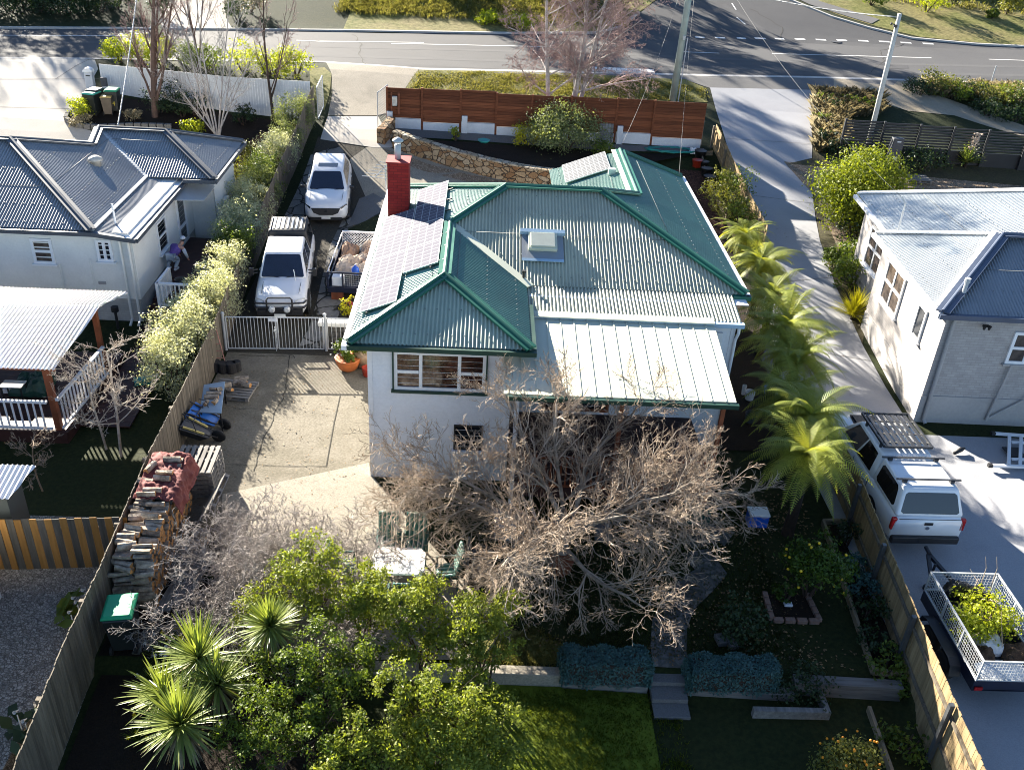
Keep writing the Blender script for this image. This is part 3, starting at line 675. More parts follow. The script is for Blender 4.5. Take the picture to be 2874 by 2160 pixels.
# chimney
mb = MB(); mb.bx(-2.88, -2.22, 28.05, 28.72, 3.6, 6.12); ch = mb.build('chimney', 'red_brick', H)
mb = MB(); mb.bx(-2.92, -2.18, 28.01, 28.76, 6.12, 6.16); mb.build('chimney_cap', 'red_brick_paint', ch)
mb = MB(); mb.tube([V(-2.58, 28.4, 6.1), V(-2.58, 28.4, 6.62)], .1, 14); mb.lathe([(.09, 6.66), (.11, 6.68), (.18, 6.72), (.17, 6.75), (.04, 6.83)], (-2.58, 28.4, 0), 16)
for k in range(4): mb.tube([V(-2.58 + .09 * math.cos(k * 1.57), 28.4 + .09 * math.sin(k * 1.57), 6.6), V(-2.58 + .1 * math.cos(k * 1.57), 28.4 + .1 * math.sin(k * 1.57), 6.7)], .012, 4)
mb.build('flue', 'galvanised', ch, smooth=True)
mb = MB(); mb.slab([V(-2.98, 27.9, 4.33), V(-2.1, 27.9, 4.67), V(-2.1, 28.9, 4.67), V(-2.98, 28.9, 4.33)], .02); mb.build('chimney_flashing', 'green_trim', ch)
# solar panels
nl = V(-sl, 0, 1).normalized(); up_s = V(1, 0, sl).normalized()
def panel(o, ax, ay, w, h, parent=H, cm='solar_cells'):
    """o = lower corner, ax/ay unit directions"""
    nn = ax.cross(ay)
    if nn.z < 0: nn = -nn
    R = Matrix((ax, ay, ax.cross(ay))).transposed()
    f = MB(); f.box(o + ax * w / 2 + ay * h / 2 + nn * .11, (w, h, .035), 0, 0, R)
    fr = f.build('solar_panel', 'galvanised', parent)
    me = bpy.data.meshes.new('cells'); i = .022
    me.from_pydata([(i, i, 0), (w - i, i, 0), (w - i, h - i, 0), (i, h - i, 0)], [], [(0, 1, 2, 3)]); me.materials.append(MATS[cm])
    c = bpy.data.objects.new('cells', me); C.objects.link(c); c.parent = fr
    mm = R.to_4x4(); mm.translation = o + nn * .131 - wl(parent); c.matrix_local = mm
    return fr
def lp(x, y): return V(x, y, ze + (x - XL) * sl)
for k in range(4): panel(lp(-2.88, 21.05 + k * 1.68), up_s, V(0, 1, 0), 1.0, 1.65)
for k in range(4): panel(lp(-1.92, 22.75 + k * 1.68), up_s, V(0, 1, 0), 1.0, 1.65)
mb = MB()
for k in range(7): mb.bar(lp(-1.0, 22.9 + k * .95) + nl * .08, lp(-.82, 22.9 + k * .95) + nl * .08, .04, .04)
mb.bar(lp(-2.7, 20.95) + nl * .08, lp(-2.7, 27.6) + nl * .08, .04, .05); mb.bar(lp(-1.2, 22.6) + nl * .08, lp(-1.2, 29.5) + nl * .08, .04, .05); mb.build('mounting_rail', 'black_trim', H)
nw = V(-sl, 0, 1).normalized()
X2 = lambda a, b: (738.6 + a * .3339, b * .3339)
pw = onplane(*X2(1465, 1190), F1 + nw * .1, nw); pw2 = onplane(*X2(1440, 1080), F1 + nw * .1, nw)
for k in range(2): panel(V(3.05, 31.65, F1.z - (5.07 - 3.05) * sl), V(0, 1, 0), V(1, 0, sl).normalized(), .98, 1.65, H, 'dark_cells') if k == 0 else panel(V(3.05, 32.65, F1.z - (5.07 - 3.05) * sl), V(0, 1, 0), V(1, 0, sl).normalized(), .98, 1.65, H, 'dark_cells')
mb = MB(); mb.box(V(4.55, 31.3, F1.z - .52 * sl + .12), (.25, .2, .2)); mb.build('roof_vent', 'galvanised', H)
# skylight hatch and vent on the rear slope
nr = V(0, -sl, 1).normalized(); ur = V(0, 1, sl).normalized()
a = onplane(1145, 542, (0, YM, ze), nr); b = onplane(1198, 542, (0, YM, ze), nr); c = onplane(1200, 506, (0, YM, ze), nr)
Rr = Matrix((V(1, 0, 0), ur, nr)).transposed(); wd = b.x - a.x; ln = (c - b).length * .8
mb = MB(); ctr = (a + b) / 2 + ur * ln * .5; mb.box(ctr + nr * .08, (wd + .12, ln + .1, .14), 0, 0, Rr); sk = mb.build('skylight', 'pale_roof', H, bevel=.01)
mb = MB(); mb.box(ctr + nr * .175, (wd, ln, .05), 0, 0, Rr); mat('skylight_dome', (.55, .55, .44), .4, .1); mb.build('skylight_dome', 'skylight_dome', sk, bevel=.015)
mb = MB(); mb.box(ctr + nr * .035 - ur * .12, (wd + .5, ln + .6, .02), 0, 0, Rr); mb.build('flashing', 'blue_grey_roof', sk)
mb = MB(); mb.box(ctr + nr * .05 - ur * (ln * .5 + .42), (wd + .5, .1, .02), 0, 0, Rr); mb.build('flashing', 'blue_flashing', sk); mb = MB(); mb.box(ctr + nr * .1 + ur * (ln * .5 + .12), (wd + .6, .14, .12), 0, 0, Rr); mb.build('flashing', 'blue_flashing', sk)
p = onplane(1130, 603, (0, YM, ze), nr); mb = MB(); mb.tube([p, p + V(0, 0, .22)], .035, 8); mb.tube([p + V(0, 0, .2), p + V(0, 0, .27)], .06, 8); mb.build('vent_pipe', 'black_trim', H)
# aerial on the left side
mb = MB(); b0 = GY(831, 430, 31.3); mb.tube([V(-3.2, 31.3, 3.2), V(-3.25, 31.3, 3.9)], .02, 6)
p = [V(-3.25, 31.3, 3.9), V(-3.6, 32.6, 4.35)]; 
mb.tube([V(-3.25, 31.3, 3.9), V(-3.3, 31.35, 5.0)], .018, 6); mb.tube([V(-3.6, 30.9, 4.7), V(-3.2, 31.9, 4.9)], .014, 6)
for k in range(6):
    t = k / 5; c = V(-3.6, 30.9, 4.7).lerp(V(-3.2, 31.9, 4.9), t); mb.tube([c + V(-.45 + .02 * k, .1, 0), c + V(.45 - .02 * k, -.1, 0)], .012, 5)
mb.build('aerial', 'galvanised', H)

# ------------------------------------------------------------------ the dark roofed house on the left
LH = thing('slate_roofed_house', 'cream weatherboard house with dark slate grey hipped metal roof beside tall hedge', 'house', (-15, 32, .2))
zl = 3.4; f = lambda x, y, z=zl: V(x, y, z)
cA = V(-16.3, 32.2, 5.0); cW = V(-14.78, 36.1, 4.4); cH = V(-14.45, 34.4, 4.25); cR = V(-12.25, 36.1, 4.4); vi = f(-12.35, 33.6)
rp = lambda poly, d, m='slate_roof': roof_plane(LH, poly, d, m, .1, .02)
rp([f(-12.35, 28.17), vi, cW, cH, cA], (1, 0, 0))
rp([f(-26, 28.1), f(-12.35, 28.17), cA, V(-26, 32.2, 5.0)], (0, -1, 0))
rp([vi, f(-9.9, 33.7), cR, cW], (0, -1, 0)); rp([f(-9.9, 33.7), f(-9.95, 38.6), cR], (1, 0, 0))
rp([cR, f(-9.95, 38.6), f(-15.5, 38.6), cW], (0, 1, 0)); rp([cA, cH, f(-17, 37), f(-26, 37), V(-26, 32.2, 5.0)], (0, 1, 0), 'lit_grey_roof')  # sunlight on the last slate slope put into a paler roof colour
rp([f(-12.4, 28.2, 3.38), f(-11.05, 28.25, 3.18), f(-11.1, 34.0, 3.18), f(-12.4, 33.62, 3.38)], (1, 0, 0))
for a, b in ((f(-12.35, 28.17), cA), (cA, V(-26, 32.2, 5)), (cA, cH), (cH, cW), (cW, cR), (cR, f(-9.9, 33.7)), (cR, f(-9.95, 38.6))):
    mb = MB(); cap(mb, a, b); mb.build('ridge_cap', 'slate_trim' if a != cA else 'slate_trim', LH)
mb = MB(); mb.bar(vi + V(0, 0, .02), cW + V(0, 0, .02), .18, .03); mb.bar(f(-12.38, 28.2) + V(0, 0, .02), f(-12.38, 33.6) + V(0, 0, .02), .2, .04); mb.build('valley_flashing', 'galvanised', LH)
mb = MB()
for a, b in ((f(-26, 28.05), f(-12.3, 28.1)), (f(-12.3, 28.1), f(-11.0, 28.18, 3.2)), (f(-11.0, 28.18, 3.2), f(-11.05, 34.0, 3.2)), (f(-11.0, 33.6), f(-9.85, 33.63)), (f(-9.84, 33.6), f(-9.88, 38.7))): mb.bar(a + V(0, 0, -.08), b + V(0, 0, -.08), .13, .14)
mb.build('gutter', 'slate_trim', LH)
mb = MB(); mb.bx(-26, -11.3, 28.4, 38, .95, 3.3); mb.bx(-11.6, -10.35, 34.9, 38, .4, 3.3)
boards(mb, (-26, 28.3), (-11.2, 28.3), 1.0, 3.3); boards(mb, (-11.2, 28.3), (-11.2, 34.85), 1.0, 3.15); boards(mb, (-11.2, 34.85), (-10.3, 34.85), .5, 3.3); boards(mb, (-10.3, 34.85), (-10.3, 38), .5, 3.3)
mb.bx(-11.26, -11.16, 28.26, 28.36, 1, 3.15); mb.build('wall', 'cream_wall', LH)
mb = MB(); mb.bx(-26, -11.22, 28.32, 38, -.6, 1.0); mb.build('base_wall', 'cream_base', LH)
mb = MB(); mb.bx(-26, -11.1, 28.12, 37.5, 3.2, 3.24); mb.bx(-12, -9.95, 33.75, 38.5, 3.2, 3.23); mb.build('soffit', 'white_paint', LH)
yw = 28.27
def lw(u0, v0, u1, v1, cols, glass='glass_interior'):
    a = GY(u0, v0, yw); b = GY(u1, v1, yw); return window(LH, (a.x, 28.29), (b.x, 28.29), b.z, a.z, cols, 'white_paint', glass, 'white_paint', .09)
lw(63, 514, 121, 570, [(1, .5)]); lw(204, 517, 247, 565, [(.5, 0), (.5, 0)], 'glass_dark'); lw(87, 641, 121, 676, [(.34, 0), (.33, 0), (.33, 0)], 'glass_dark')
window(LH, (-11.185, 30.6), (-11.185, 31.6), 1.6, 2.75, [(1, .5)], 'white_paint', 'glass_dark', 'white_paint')
window(LH, (-11.185, 32.9), (-11.185, 33.9), .95, 2.95, [(1, .35)], 'white_paint', 'glass_dark', None, .12, .05, 'door')
mb = MB()
for x in (-11.28, -11.55): mb.tube([V(x, 28.2, 3.1), V(x, 28.22, .3), V(x - .02, 28.0, .12)], .045, 8)
mb.tube([V(-13.6, 28.2, 2.2), V(-13.6, 28.2, 1.2)], .03, 6); mb.tube([V(-12.6, 28.22, 2.4), V(-12.6, 28.22, 1.0), V(-12.9, 28.22, 1.0), V(-12.9, 28.22, .4)], .02, 6); mb.build('downpipe', 'cream_wall', LH)
mb = MB(); mb.slab([V(-11.1, 32.4, 3.0), V(-10.2, 33.2, 2.75), V(-10.2, 34.8, 2.75), V(-11.1, 34.8, 3.0)], .03); mb.build('porch_awning', 'galvanised', LH)
nq = V(.37, 0, 1).normalized(); p = onplane(208, 356, (-12.35, 0, zl), V(.4, 0, 1)); mb = MB(); mb.lathe([(.17, -.05), (.17, .14), (.25, .17), (.24, .24), (.12, .32), (.02, .34)], p, 18); mat('vent_cream', (.55, .5, .42), .5, .2, 6); mb.build('roof_ventilator', 'vent_cream', LH, smooth=True)
p = onplane(250, 487, (-12.35, 0, zl - .1), V(.15, 0, 1)); mb = MB(); mb.tube([p, p + V(0, 0, .75)], .035, 8); mb.lathe([(.1, 0), (.06, .06)], p, 10, cap=False); mb.build('vent_pipe', 'white_paint', LH)
for x, z in ((-13.95, 1.05), (-12.35, 1.5)):
    mb = MB(); mb.bx(x - .12, x + .12, 28.24, 28.3, z, z + .1)
    for k in range(3): mb.bx(x - .1, x + .1, 28.232, 28.239, z + .02 + k * .03, z + .035 + k * .03)
    mb.build('wall_vent', 'render_grey', LH)
mb = MB(); mb.lathe([(.16, 0), (.16, .1), (.05, .12)], (-13.05, 28.22, .85), 16, 0, Matrix.Rotation(math.radians(90), 3, 'X')); mb.build('hose_reel', 'white_plastic', LH)
mb = MB(); mb.bx(-10.25, -10.1, 35.6, 36.2, .9, 1.9); mb.build('meter_box', 'cream_wall', LH)
# its steps, walk and landing rail
mb = MB()
for k in range(7): mb.bx(-11.08, -10.56, 27.75 + k * .33, 28.07 + k * .33, -.1, .2 + k * .115)
for k in range(15): mb.bx(-10.52, -9.2, 28.12 + k * .127, 28.23 + k * .127, .82, .86)
for k in range(31): mb.bx(-11.08, -9.3, 30.1 + k * .12, 30.21 + k * .12, .97, 1.0)
mb.bx(-10.5, -9.25, 28.15, 30.0, -.1, .815); mb.bx(-11.05, -9.35, 30.12, 33.75, .1, .965); dk = tag(mb.build('timber_steps', 'deck_red'), 'dark red timber steps and landing climbing along the cream house', 'steps')
mb = MB(); r0 = V(-10.5, 28.08, 0); r1 = V(-9.2, 28.06, 0); r2 = V(-10.48, 29.3, 0)
def rail(a, b, z0, z1, n):
    d = (b - a) / n
    mb.bar(a + V(0, 0, z1), b + V(0, 0, z1), .09, .06); mb.bar(a + V(0, 0, z0 + .08), b + V(0, 0, z0 + .08), .05, .06)
    for k in range(1, n): mb.bar(a + d * k + V(0, 0, z0 + .05), a + d * k + V(0, 0, z1), .045, .03)
rail(r0, r1, .84, 1.7, 9); rail(r0, r2, .84, 1.7, 9); mb.bx(-10.55, -10.45, 28.03, 28.13, .1, 1.73); mb.bx(-9.25, -9.15, 28.0, 28.1, .1, 1.73); mb.bx(-10.53, -10.44, 29.28, 29.37, .8, 1.72)
tag(mb.build('landing_railing', 'white_paint'), 'white balustrade round the timber landing beside the pale hedge', 'railing')
mb = MB()
for k in range(60):
    t = k / 60; mb.bx(-11.0 + .1 * t, -9.6 - .2 * t, 22.0 + k * .12, 22.11 + k * .12, .06, .1)
tag(mb.build('timber_walkway', 'deck_red'), 'dark red boarded walkway leading from the deck to the steps', 'walkway')
# pergola and deck
PG = thing('pergola', 'open deck shelter with bright corrugated roof, brown post and white railings', 'pergola', (-15, 23.6, 0))
roof_plane(PG, [V(-22, 21.0, 2.4), V(-10.9, 21.12, 2.4), V(-10.75, 24.2, 2.75), V(-22, 24.1, 2.75)], (0, -1, 0), 'pergola_roof', .11, .02)
roof_plane(PG, [V(-22, 24.1, 2.75), V(-10.75, 24.2, 2.75), V(-10.5, 25.7, 2.5), V(-22, 25.6, 2.5)], (0, 1, 0), 'blue_grey_roof', .11, .02)  # far slope lengthened beyond its real extent to shade the lawn
mb = MB(); mb.bx(-11.32, -11.16, 21.3, 21.46, -.2, 2.3); mb.build('post', 'stain_brown', PG)
mb = MB(); mb.bx(-11.2, -11.06, 24.5, 24.64, -.2, 2.5); mb.build('post', 'stain_brown', PG)
mb = MB()
for k in range(32): mb.bx(-22, -10.95, 21.2 + k * .14, 21.33 + k * .14, .34, .38)
mb.bx(-21.9, -11.0, 21.22, 25.6, -.2, .34); mb.build('deck', 'deck_red', PG)
mb = MB(); rail(V(-22, 21.25, 0), V(-11.35, 21.25, 0), .38, 1.3, 56); mb.build('railing', 'white_paint', PG)
mb = MB(); rail(V(-11.1, 21.3, 0), V(-10.95, 24.3, 0), .38, 1.35, 16); mb.build('railing', 'white_paint', PG)
mb = MB(); mb.bar(V(-22, 21.3, 2.28), V(-11, 21.4, 2.28), .06, .16); mb.bar(V(-11.2, 21.3, 2.26), V(-11.0, 24.5, 2.55), .06, .14); mb.build('beam', 'stain_brown', PG)
# corner of a further house at the bottom left, and its lean-to roof
mb = MB(); a = P(0, 1310); mb.bx(-20, -10.15, 11.5, 15.3, 0, 2.6); tag(mb.build('rendered_shed', 'cream_wall', bevel=.02), 'cream rendered corner of an outbuilding beside the grey gravel', 'shed')
mb = MB(); corr(mb, [V(-16, 16.2, 1.9), V(-10.05, 16.35, 1.9), V(-9.85, 17.35, 2.1), V(-16, 17.3, 2.1)], (0, -1, 0), .11, .02); o = mb.build('lean_to', 'pergola_roof', smooth=True); tag(o, 'small bright metal lean-to roof at the left edge above the dark lawn', 'lean-to')
lt = MB(); lt.bx(-16, -10.2, 16.5, 17.2, 0, 1.85); lt.build('lean_to_wall', 'dark_eave', o)

# ------------------------------------------------------------------ the grey brick house on the right
RH = thing('grey_brick_house', 'grey brick house with metal roof toned pale for glare and dark striped rear slope', 'house', (18, 28, 0))
zr_ = 3.8; g = lambda x, y, z=zr_: V(x, y, z)
sA = .44
apx = V(16.3, 26.85, 5.12)
rp = lambda poly, d, m: roof_plane(RH, poly, d, m, .1, .02)
rp([g(13.5, 23.85), g(30, 23.6), V(30, 26.85, 5.12), apx], (0, -1, 0), 'blue_grey_roof')
rp([g(13.5, 23.85), apx, V(16.3, 26.95, 5.12), g(13.8, 30.1)], (-1, 0, 0), 'lit_grey_roof')
rp([V(16.3, 26.9, 5.1), V(30, 26.9, 5.1), g(30, 30.1, 3.9), g(13.85, 30.1)], (0, 1, 0), 'lit_grey_roof')
zz = lambda x, y: V(x, y, 3.75 + .42 * (x - 14.45))
rp([zz(14.35, 30.2), zz(14.6, 34.3), zz(21, 27.9), zz(21, 26.5), zz(17.4, 26.6), zz(16.2, 27.6)], (-1, 0, 0), 'lit_grey_roof')
rp([zz(21, 27.9), V(27.5, 34.3, 3.75), V(27.5, 22, 3.75), zz(21, 26.5)], (1, 0, 0), 'lit_grey_roof'); rp([V(14.6, 34.3, 3.75), V(27.5, 34.3, 3.75), zz(21, 27.9)], (0, 1, 0), 'lit_grey_roof')
mb = MB(); cap(mb, g(13.5, 23.85), apx, .4); mb.build('ridge_cap', 'blue_grey_trim', RH)
mb = MB(); cap(mb, apx, V(30, 26.85, 5.12), .36); mb.build('ridge_cap', 'blue_grey_trim', RH)
mb = MB(); mb.bar(g(13.6, 24.0) + V(-.05, .2, .06), apx + V(-.1, .2, .06), .3, .03); mb.bar(apx + V(0, .1, .05), g(13.82, 30.1) + V(0, 0, .08), .3, .04); mb.build('ridge_flashing', 'white_paint', RH)
mb = MB(); mb.bar(zz(14.62, 34.3) + V(0, 0, .05), zz(21, 27.92) + V(0, 0, .05), .3, .05); mb.build('barge_flashing', 'white_paint', RH)
mb = MB(); mb.bar(g(13.44, 23.8) + V(0, 0, -.06), g(13.74, 30.15) + V(0, 0, -.06), .13, .13); mb.bar(g(14.3, 30.35, 3.7), g(14.54, 34.35, 3.7), .13, .13); mb.build('gutter', 'white_paint', RH)
mb = MB(); mb.bar(g(13.4, 23.78) + V(0, 0, -.07), g(30, 23.53) + V(0, 0, -.07), .13, .15); mb.build('gutter', 'blue_grey_trim', RH)
mb = MB(); mb.prism([(13.77, 24.0), (30, 23.8), (30, 29.9), (14.1, 29.9)], .9, 3.72); mb.prism([(14.75, 29.85), (30, 29.85), (30, 34.0), (14.95, 34.0)], .2, 3.68); mb.build('wall', 'grey_brick', RH)
mb = MB(); mb.prism([(13.74, 23.96), (30, 23.76), (30, 29.9), (14.07, 29.9)], -.3, .95); mb.build('base_wall', 'render_grey', RH)
a = GY(2169, 695, 23.9); b = GY(2212, 752, 23.9)
window(RH, (15.9, 23.96), (17.3, 23.94), 2.2, 3.25, [(.4, .5), (.6, 0)], 'white_paint', 'glass_interior', 'render_grey', .09)
mb = MB()
mb.tube([V(13.95, 23.86, 3.7), V(13.95, 23.88, 3.5), V(14.0, 23.9, .15), V(14.05, 23.8, .05)], .06, 8); mb.tube([V(16.1, 23.85, 2.2), V(15.95, 23.87, .2)], .04, 8); mb.tube([V(17.4, 23.85, 1.4), V(16.0, 23.86, .3)], .03, 8); mb.build('downpipe', 'render_grey', RH)
# left wall windows (facing the drive)
def lx(y): return 13.77 + (y - 24.0) * (14.1 - 13.77) / 5.9 - .012
window(RH, (lx(29.0), 29.0), (lx(27.3), 27.3), 1.9, 3.35, [(.5, .5), (.5, .5)], 'white_paint', 'glass_interior', 'white_paint', .09)
window(RH, (lx(25.9), 25.9), (lx(25.2), 25.2), 2.1, 3.2, [(1, 0)], 'white_paint', 'glass_dark', 'white_paint', .08)
window(RH, (14.77, 32.6), (14.74, 31.0), 1.7, 3.2, [(.5, .5), (.5, .5)], 'white_paint', 'glass_interior', 'white_paint', .09)
mb = MB(); p = V(14.35, 31.6, 3.6); mb.tube([V(14.3, 29.6, 1.4), V(14.3, 29.6, 5.1), V(14.15, 29.7, 5.3)], .03, 8); mb.build('service_mast', 'galvanised', RH)
p = onplane(2078, 640, (13.5, 23.85, zr_), V(0, -.4, 1)); mb = MB(); mb.tube([p - V(0, 0, .1), p + V(0, 0, .45)], .06, 10); mb.tube([p + V(0, 0, .45), p + V(0, 0, .58)], .085, 10); mb.build('vent_pipe', 'galvanised', RH)
mb = MB(); mb.box((14.9, 23.85, 3.45), (.18, .06, .06)); mb.lathe([(.03, 0), (.06, .12)], (14.83, 23.78, 3.36), 10); mb.lathe([(.03, 0), (.06, .12)], (14.98, 23.78, 3.36), 10); mb.build('floodlight', 'black_trim', RH)
# ------------------------------------------------------------------ fences, walls and gates
woodmat('weathered_paling', (.12, .10, .075), (.26, .22, .165), island=.45)
woodmat('fresh_paling', (.30, .21, .105), (.42, .31, .17), island=.4)
woodmat('orange_paling', (.27, .13, .03), (.38, .20, .06), island=.3)
woodmat('grey_paling', (.07, .065, .055), (.16, .145, .12), island=.45)
woodmat('stained_slat_x', (.15, .045, .019), (.27, .09, .038), axis='X', island=.5)
woodmat('timber_edge', (.20, .15, .09), (.34, .27, .18), axis='Y', island=.3)
woodmat('grey_timber', (.16, .15, .135), (.33, .31, .285), axis='X', island=.45)
woodmat('grey_timber_y', (.16, .15, .135), (.33, .31, .285), axis='Y', island=.45)
mat('charcoal_paint', (.012, .014, .018), .55, .15, 3)
mat('white_block', (.62, .63, .64), .7, .08, 1.2, fine=.12)
mat('steel_post', (.10, .105, .11), .45, .2, 4, metal=.3)
def walk(pts, st):
    """points every st along plan points, with the direction"""
    out = []; left = 0
    for a, b in zip(pts[:-1], pts[1:]):
        d = Vector((b[0] - a[0], b[1] - a[1], 0)); L = d.length; d.normalize(); s = left
        while s < L: out.append((Vector((a[0], a[1], 0)) + d * s, d)); s += st
        left = s - L
    return out
def paling_fence(name, label, pts, h, m='weathered_paling', rail_m='weathered_paling', post_m='weathered_paling', side=1, pw=.105, post=2.4, lower=0, alt=None, zf=T, posts_h=-.1, wav=.02, cat='fence', cap=False):
    b0 = walk(pts, 1)[0][0]; r = thing(name, label, cat, (b0.x, b0.y, zf(b0.x, b0.y)))
    mb = MB(); ms = [m] + ([alt[0]] if alt else [])
    for k, (p, d) in enumerate(walk(pts, pw)):
        n = Vector((d.y, -d.x, 0)) * side; hh = h(p) if callable(h) else h; z = zf(p.x, p.y)
        top = z + hh + random.uniform(-wav, wav) ; c = p + d * pw / 2 + n * random.uniform(0, .008)
        R = Matrix((d, n, V(0, 0, 1))).transposed()
        mb.box((c.x, c.y, (z - lower + top) / 2), (pw * .94, .02, top - z + lower), 0, 1 if alt and k % alt[1] in alt[2] else 0, R)
    mb.build('palings', ms, r)
    for f in (.25, .78):
        mb = MB(); w = walk(pts, .6) + [(Vector((pts[-1][0], pts[-1][1], 0)), Vector((0, 1, 0)))]
        for (p, d), (q, _) in zip(w[:-1], w[1:]):
            n = Vector((d.y, -d.x, 0)) * side * -.035
            a = p + n + V(0, 0, zf(p.x, p.y) + f * (h(p) if callable(h) else h)); b = q + n + V(0, 0, zf(q.x, q.y) + f * (h(q) if callable(h) else h)); mb.bar(a, b, .04, .08)
        mb.build('rail', rail_m, r)
    for p, d in walk(pts, post):
        n = Vector((d.y, -d.x, 0)) * side * -.09; hh = h(p) if callable(h) else h; z = zf(p.x, p.y)
        mb = MB(); c = p + n; mb.box((c.x, c.y, z + (hh + posts_h) / 2 - .1), (.09, .09, hh + posts_h + .2)); mb.build('post', post_m, r)
    return r
# long boundary fence on the left, its top followed in the photograph
topl = [(676, 184, 1.75), (608, 341, 1.6), (545, 490, 1.5), (474, 664, 1.5), (394, 834, 1.5), (320, 978, 1.55), (264, 1108, 1.5), (220, 1211, 1.5), (147, 1402, 1.45), (47, 1655, 1.4), (0, 1790, 1.4)]
LF = [P(u, v, h) for u, v, h in topl]
LFx = [p.y for p in LF][::-1]; LFh = [h for u, v, h in topl][::-1]
def lfz(x, y): return max(T(x, y), 0)
paling_fence('paling_fence', 'long weathered grey paling fence running from the street gate down past the driveway', [(p.x, p.y) for p in LF][::-1], lambda p: float(np.interp(p.y, LFx, LFh)), 'weathered_paling', side=1, lower=.75, zf=lfz)
def fence_x(y): return float(np.interp(y, LFx, [p.x for p in LF][::-1]))
# short fence between the two left yards
a = P(0, 1122, 1.45); b = P(262, 1116, 1.45)
paling_fence('paling_fence', 'dark paling fence with scattered new orange boards at the end of the gravel court', [(-22, a.y), (a.x, a.y), ((a.x + b.x) / 2, (a.y + b.y) / 2), (b.x - .05, b.y)], lambda p: 1.45, 'grey_paling', side=1, alt=('orange_paling', 4, (1, 3)), pw=.16)
# fence on the right of the back garden: boards face the apron, rails and steel posts face the garden
RF = [(10.08, 20.9), (10.0, 19.2), (9.67, 15.7), (9.43, 13.1), (9.25, 10.8), (8.95, 6)]
def rfz(x, y): return 0
paling_fence('paling_fence', 'pale new paling fence with dark steel posts between the garden and the trailer', RF, lambda p: 1.42, 'fresh_paling', 'weathered_paling', 'steel_post', side=-1, lower=.7, zf=rfz, post=2.3, posts_h=.0)
# fence beside the long driveway near the street
paling_fence('paling_fence', 'sunlit new paling fence between the front garden and the long driveway', [(11.75, 46.5), (11.9, 44), (12.0, 41.5), (11.95, 38.5), (11.9, 36)], lambda p: 1.2, 'fresh_paling', 'fresh_paling', 'weathered_paling', side=-1)
mb = MB()
for a, b in (((11.0, 45.6), (10.9, 43.5)), ((10.9, 43.5), (11.0, 37.0)), ((10.9, 45.6), (11.6, 45.7))): mb.bar(V(*a, T(*a) + .1), V(*b, T(*b) + .1), .06, .22)
tag(mb.build('bed_edging', 'timber_edge'), 'pale timber edging board beside the row of plant pots', 'edging')

# street fence: stained slats over white block panels
ftop = [(835, 186), (911, 192), (995, 190), (1073, 198), (1150, 205), (1235, 207), (1335, 211), (1416, 215), (1528, 222)]
TF = thing('slat_fence', 'red brown horizontal slat fence over white block panels along the street', 'fence', (3, 46.4, 2.05))
ys = 46.4
xs_ = [GY(u, v, ys).x for u, v in ftop]; zs_ = [GY(u, v + 2, ys).z for u, v in ftop]
for k in range(8):
    x0, x1 = xs_[k], xs_[k + 1]; zt_ = (zs_[k] + zs_[k + 1]) / 2; zb_ = T((x0 + x1) / 2, ys) - .1
    hw = .62 if k % 2 == 0 else .5
    mb = MB(); st = (zt_ - zb_ - hw) / 11; off = 0 if k % 2 else .06
    for j in range(11): mb.bx(x0 + .02, x1 - .02, ys - .02 + off, ys + .01 + off, zb_ + hw + j * st + .004, zb_ + hw + (j + 1) * st - .006)
    mb.bx(x0 + .02, x1 - .02, ys + .03 + off, ys + .05 + off, zb_ + hw, zt_ - .02)
    mb.build('slat_panel', 'stained_slat_x', TF)
    mb = MB(); mb.bx(x0 + .07, x1 - .04, ys - .08, ys + .1, zb_ - .3, zb_ + hw - .012); mb.build('block_panel', 'white_block', TF, bevel=.01)
    mb = MB(); mb.bx(x0 - .04, x0 + .06, ys - .06, ys + .07, zb_ - .3, zt_ + .03); mb.build('post', 'stained_slat_x', TF)
for x in (GY(842, 240, ys).x, GY(1003, 270, ys).x, GY(1337, 290, ys).x):
    z = T(x, ys); mb = MB(); mb.bx(x - .14, x + .14, ys - .22, ys - .085, z - .3, z + .85); mb.build('pier', 'white_block', TF, bevel=.01)
x = GY(853, 220, ys).x; z = T(x, ys)
MBX = thing('meter_box', 'pale meter box on a timber frame fixed to the slat fence', 'meter box', (x, ys - .2, z + 1.2))
mb = MB(); mb.bx(x - .12, x + .12, ys - .26, ys - .09, z + 1.15, z + 1.6); mb.build('box', 'vent_cream', MBX, bevel=.02)
mb = MB(); mb.bx(x - .2, x - .14, ys - .1, ys - .06, z + .7, z + 1.75); mb.build('frame', 'stain_brown', MBX); mb = MB(); mb.bx(x + .14, x + .24, ys - .1, ys - .06, z + .7, z + 1.75); mb.build('frame', 'stain_brown', MBX)
# white fence of the left neighbour
wt = [(212, 138), (345, 150), (500, 166), (592, 172), (668, 176)]
WB = [P(u, v) for u, v in ((223, 197), (345, 218), (490, 240), (592, 252), (668, 256))]
wh = [GY(*t, b.y).z - b.z for t, b in zip(wt, WB)]
xsW = [p.x for p in WB]
def whf(p): return float(np.interp(p.x, xsW, wh))
paling_fence('picket_fence', 'tall white painted paling fence behind the bare trees of the left garden', [(p.x, p.y) for p in WB], whf, 'white_block', 'white_block', 'white_block', side=1, pw=.13, wav=.005, lower=.2)
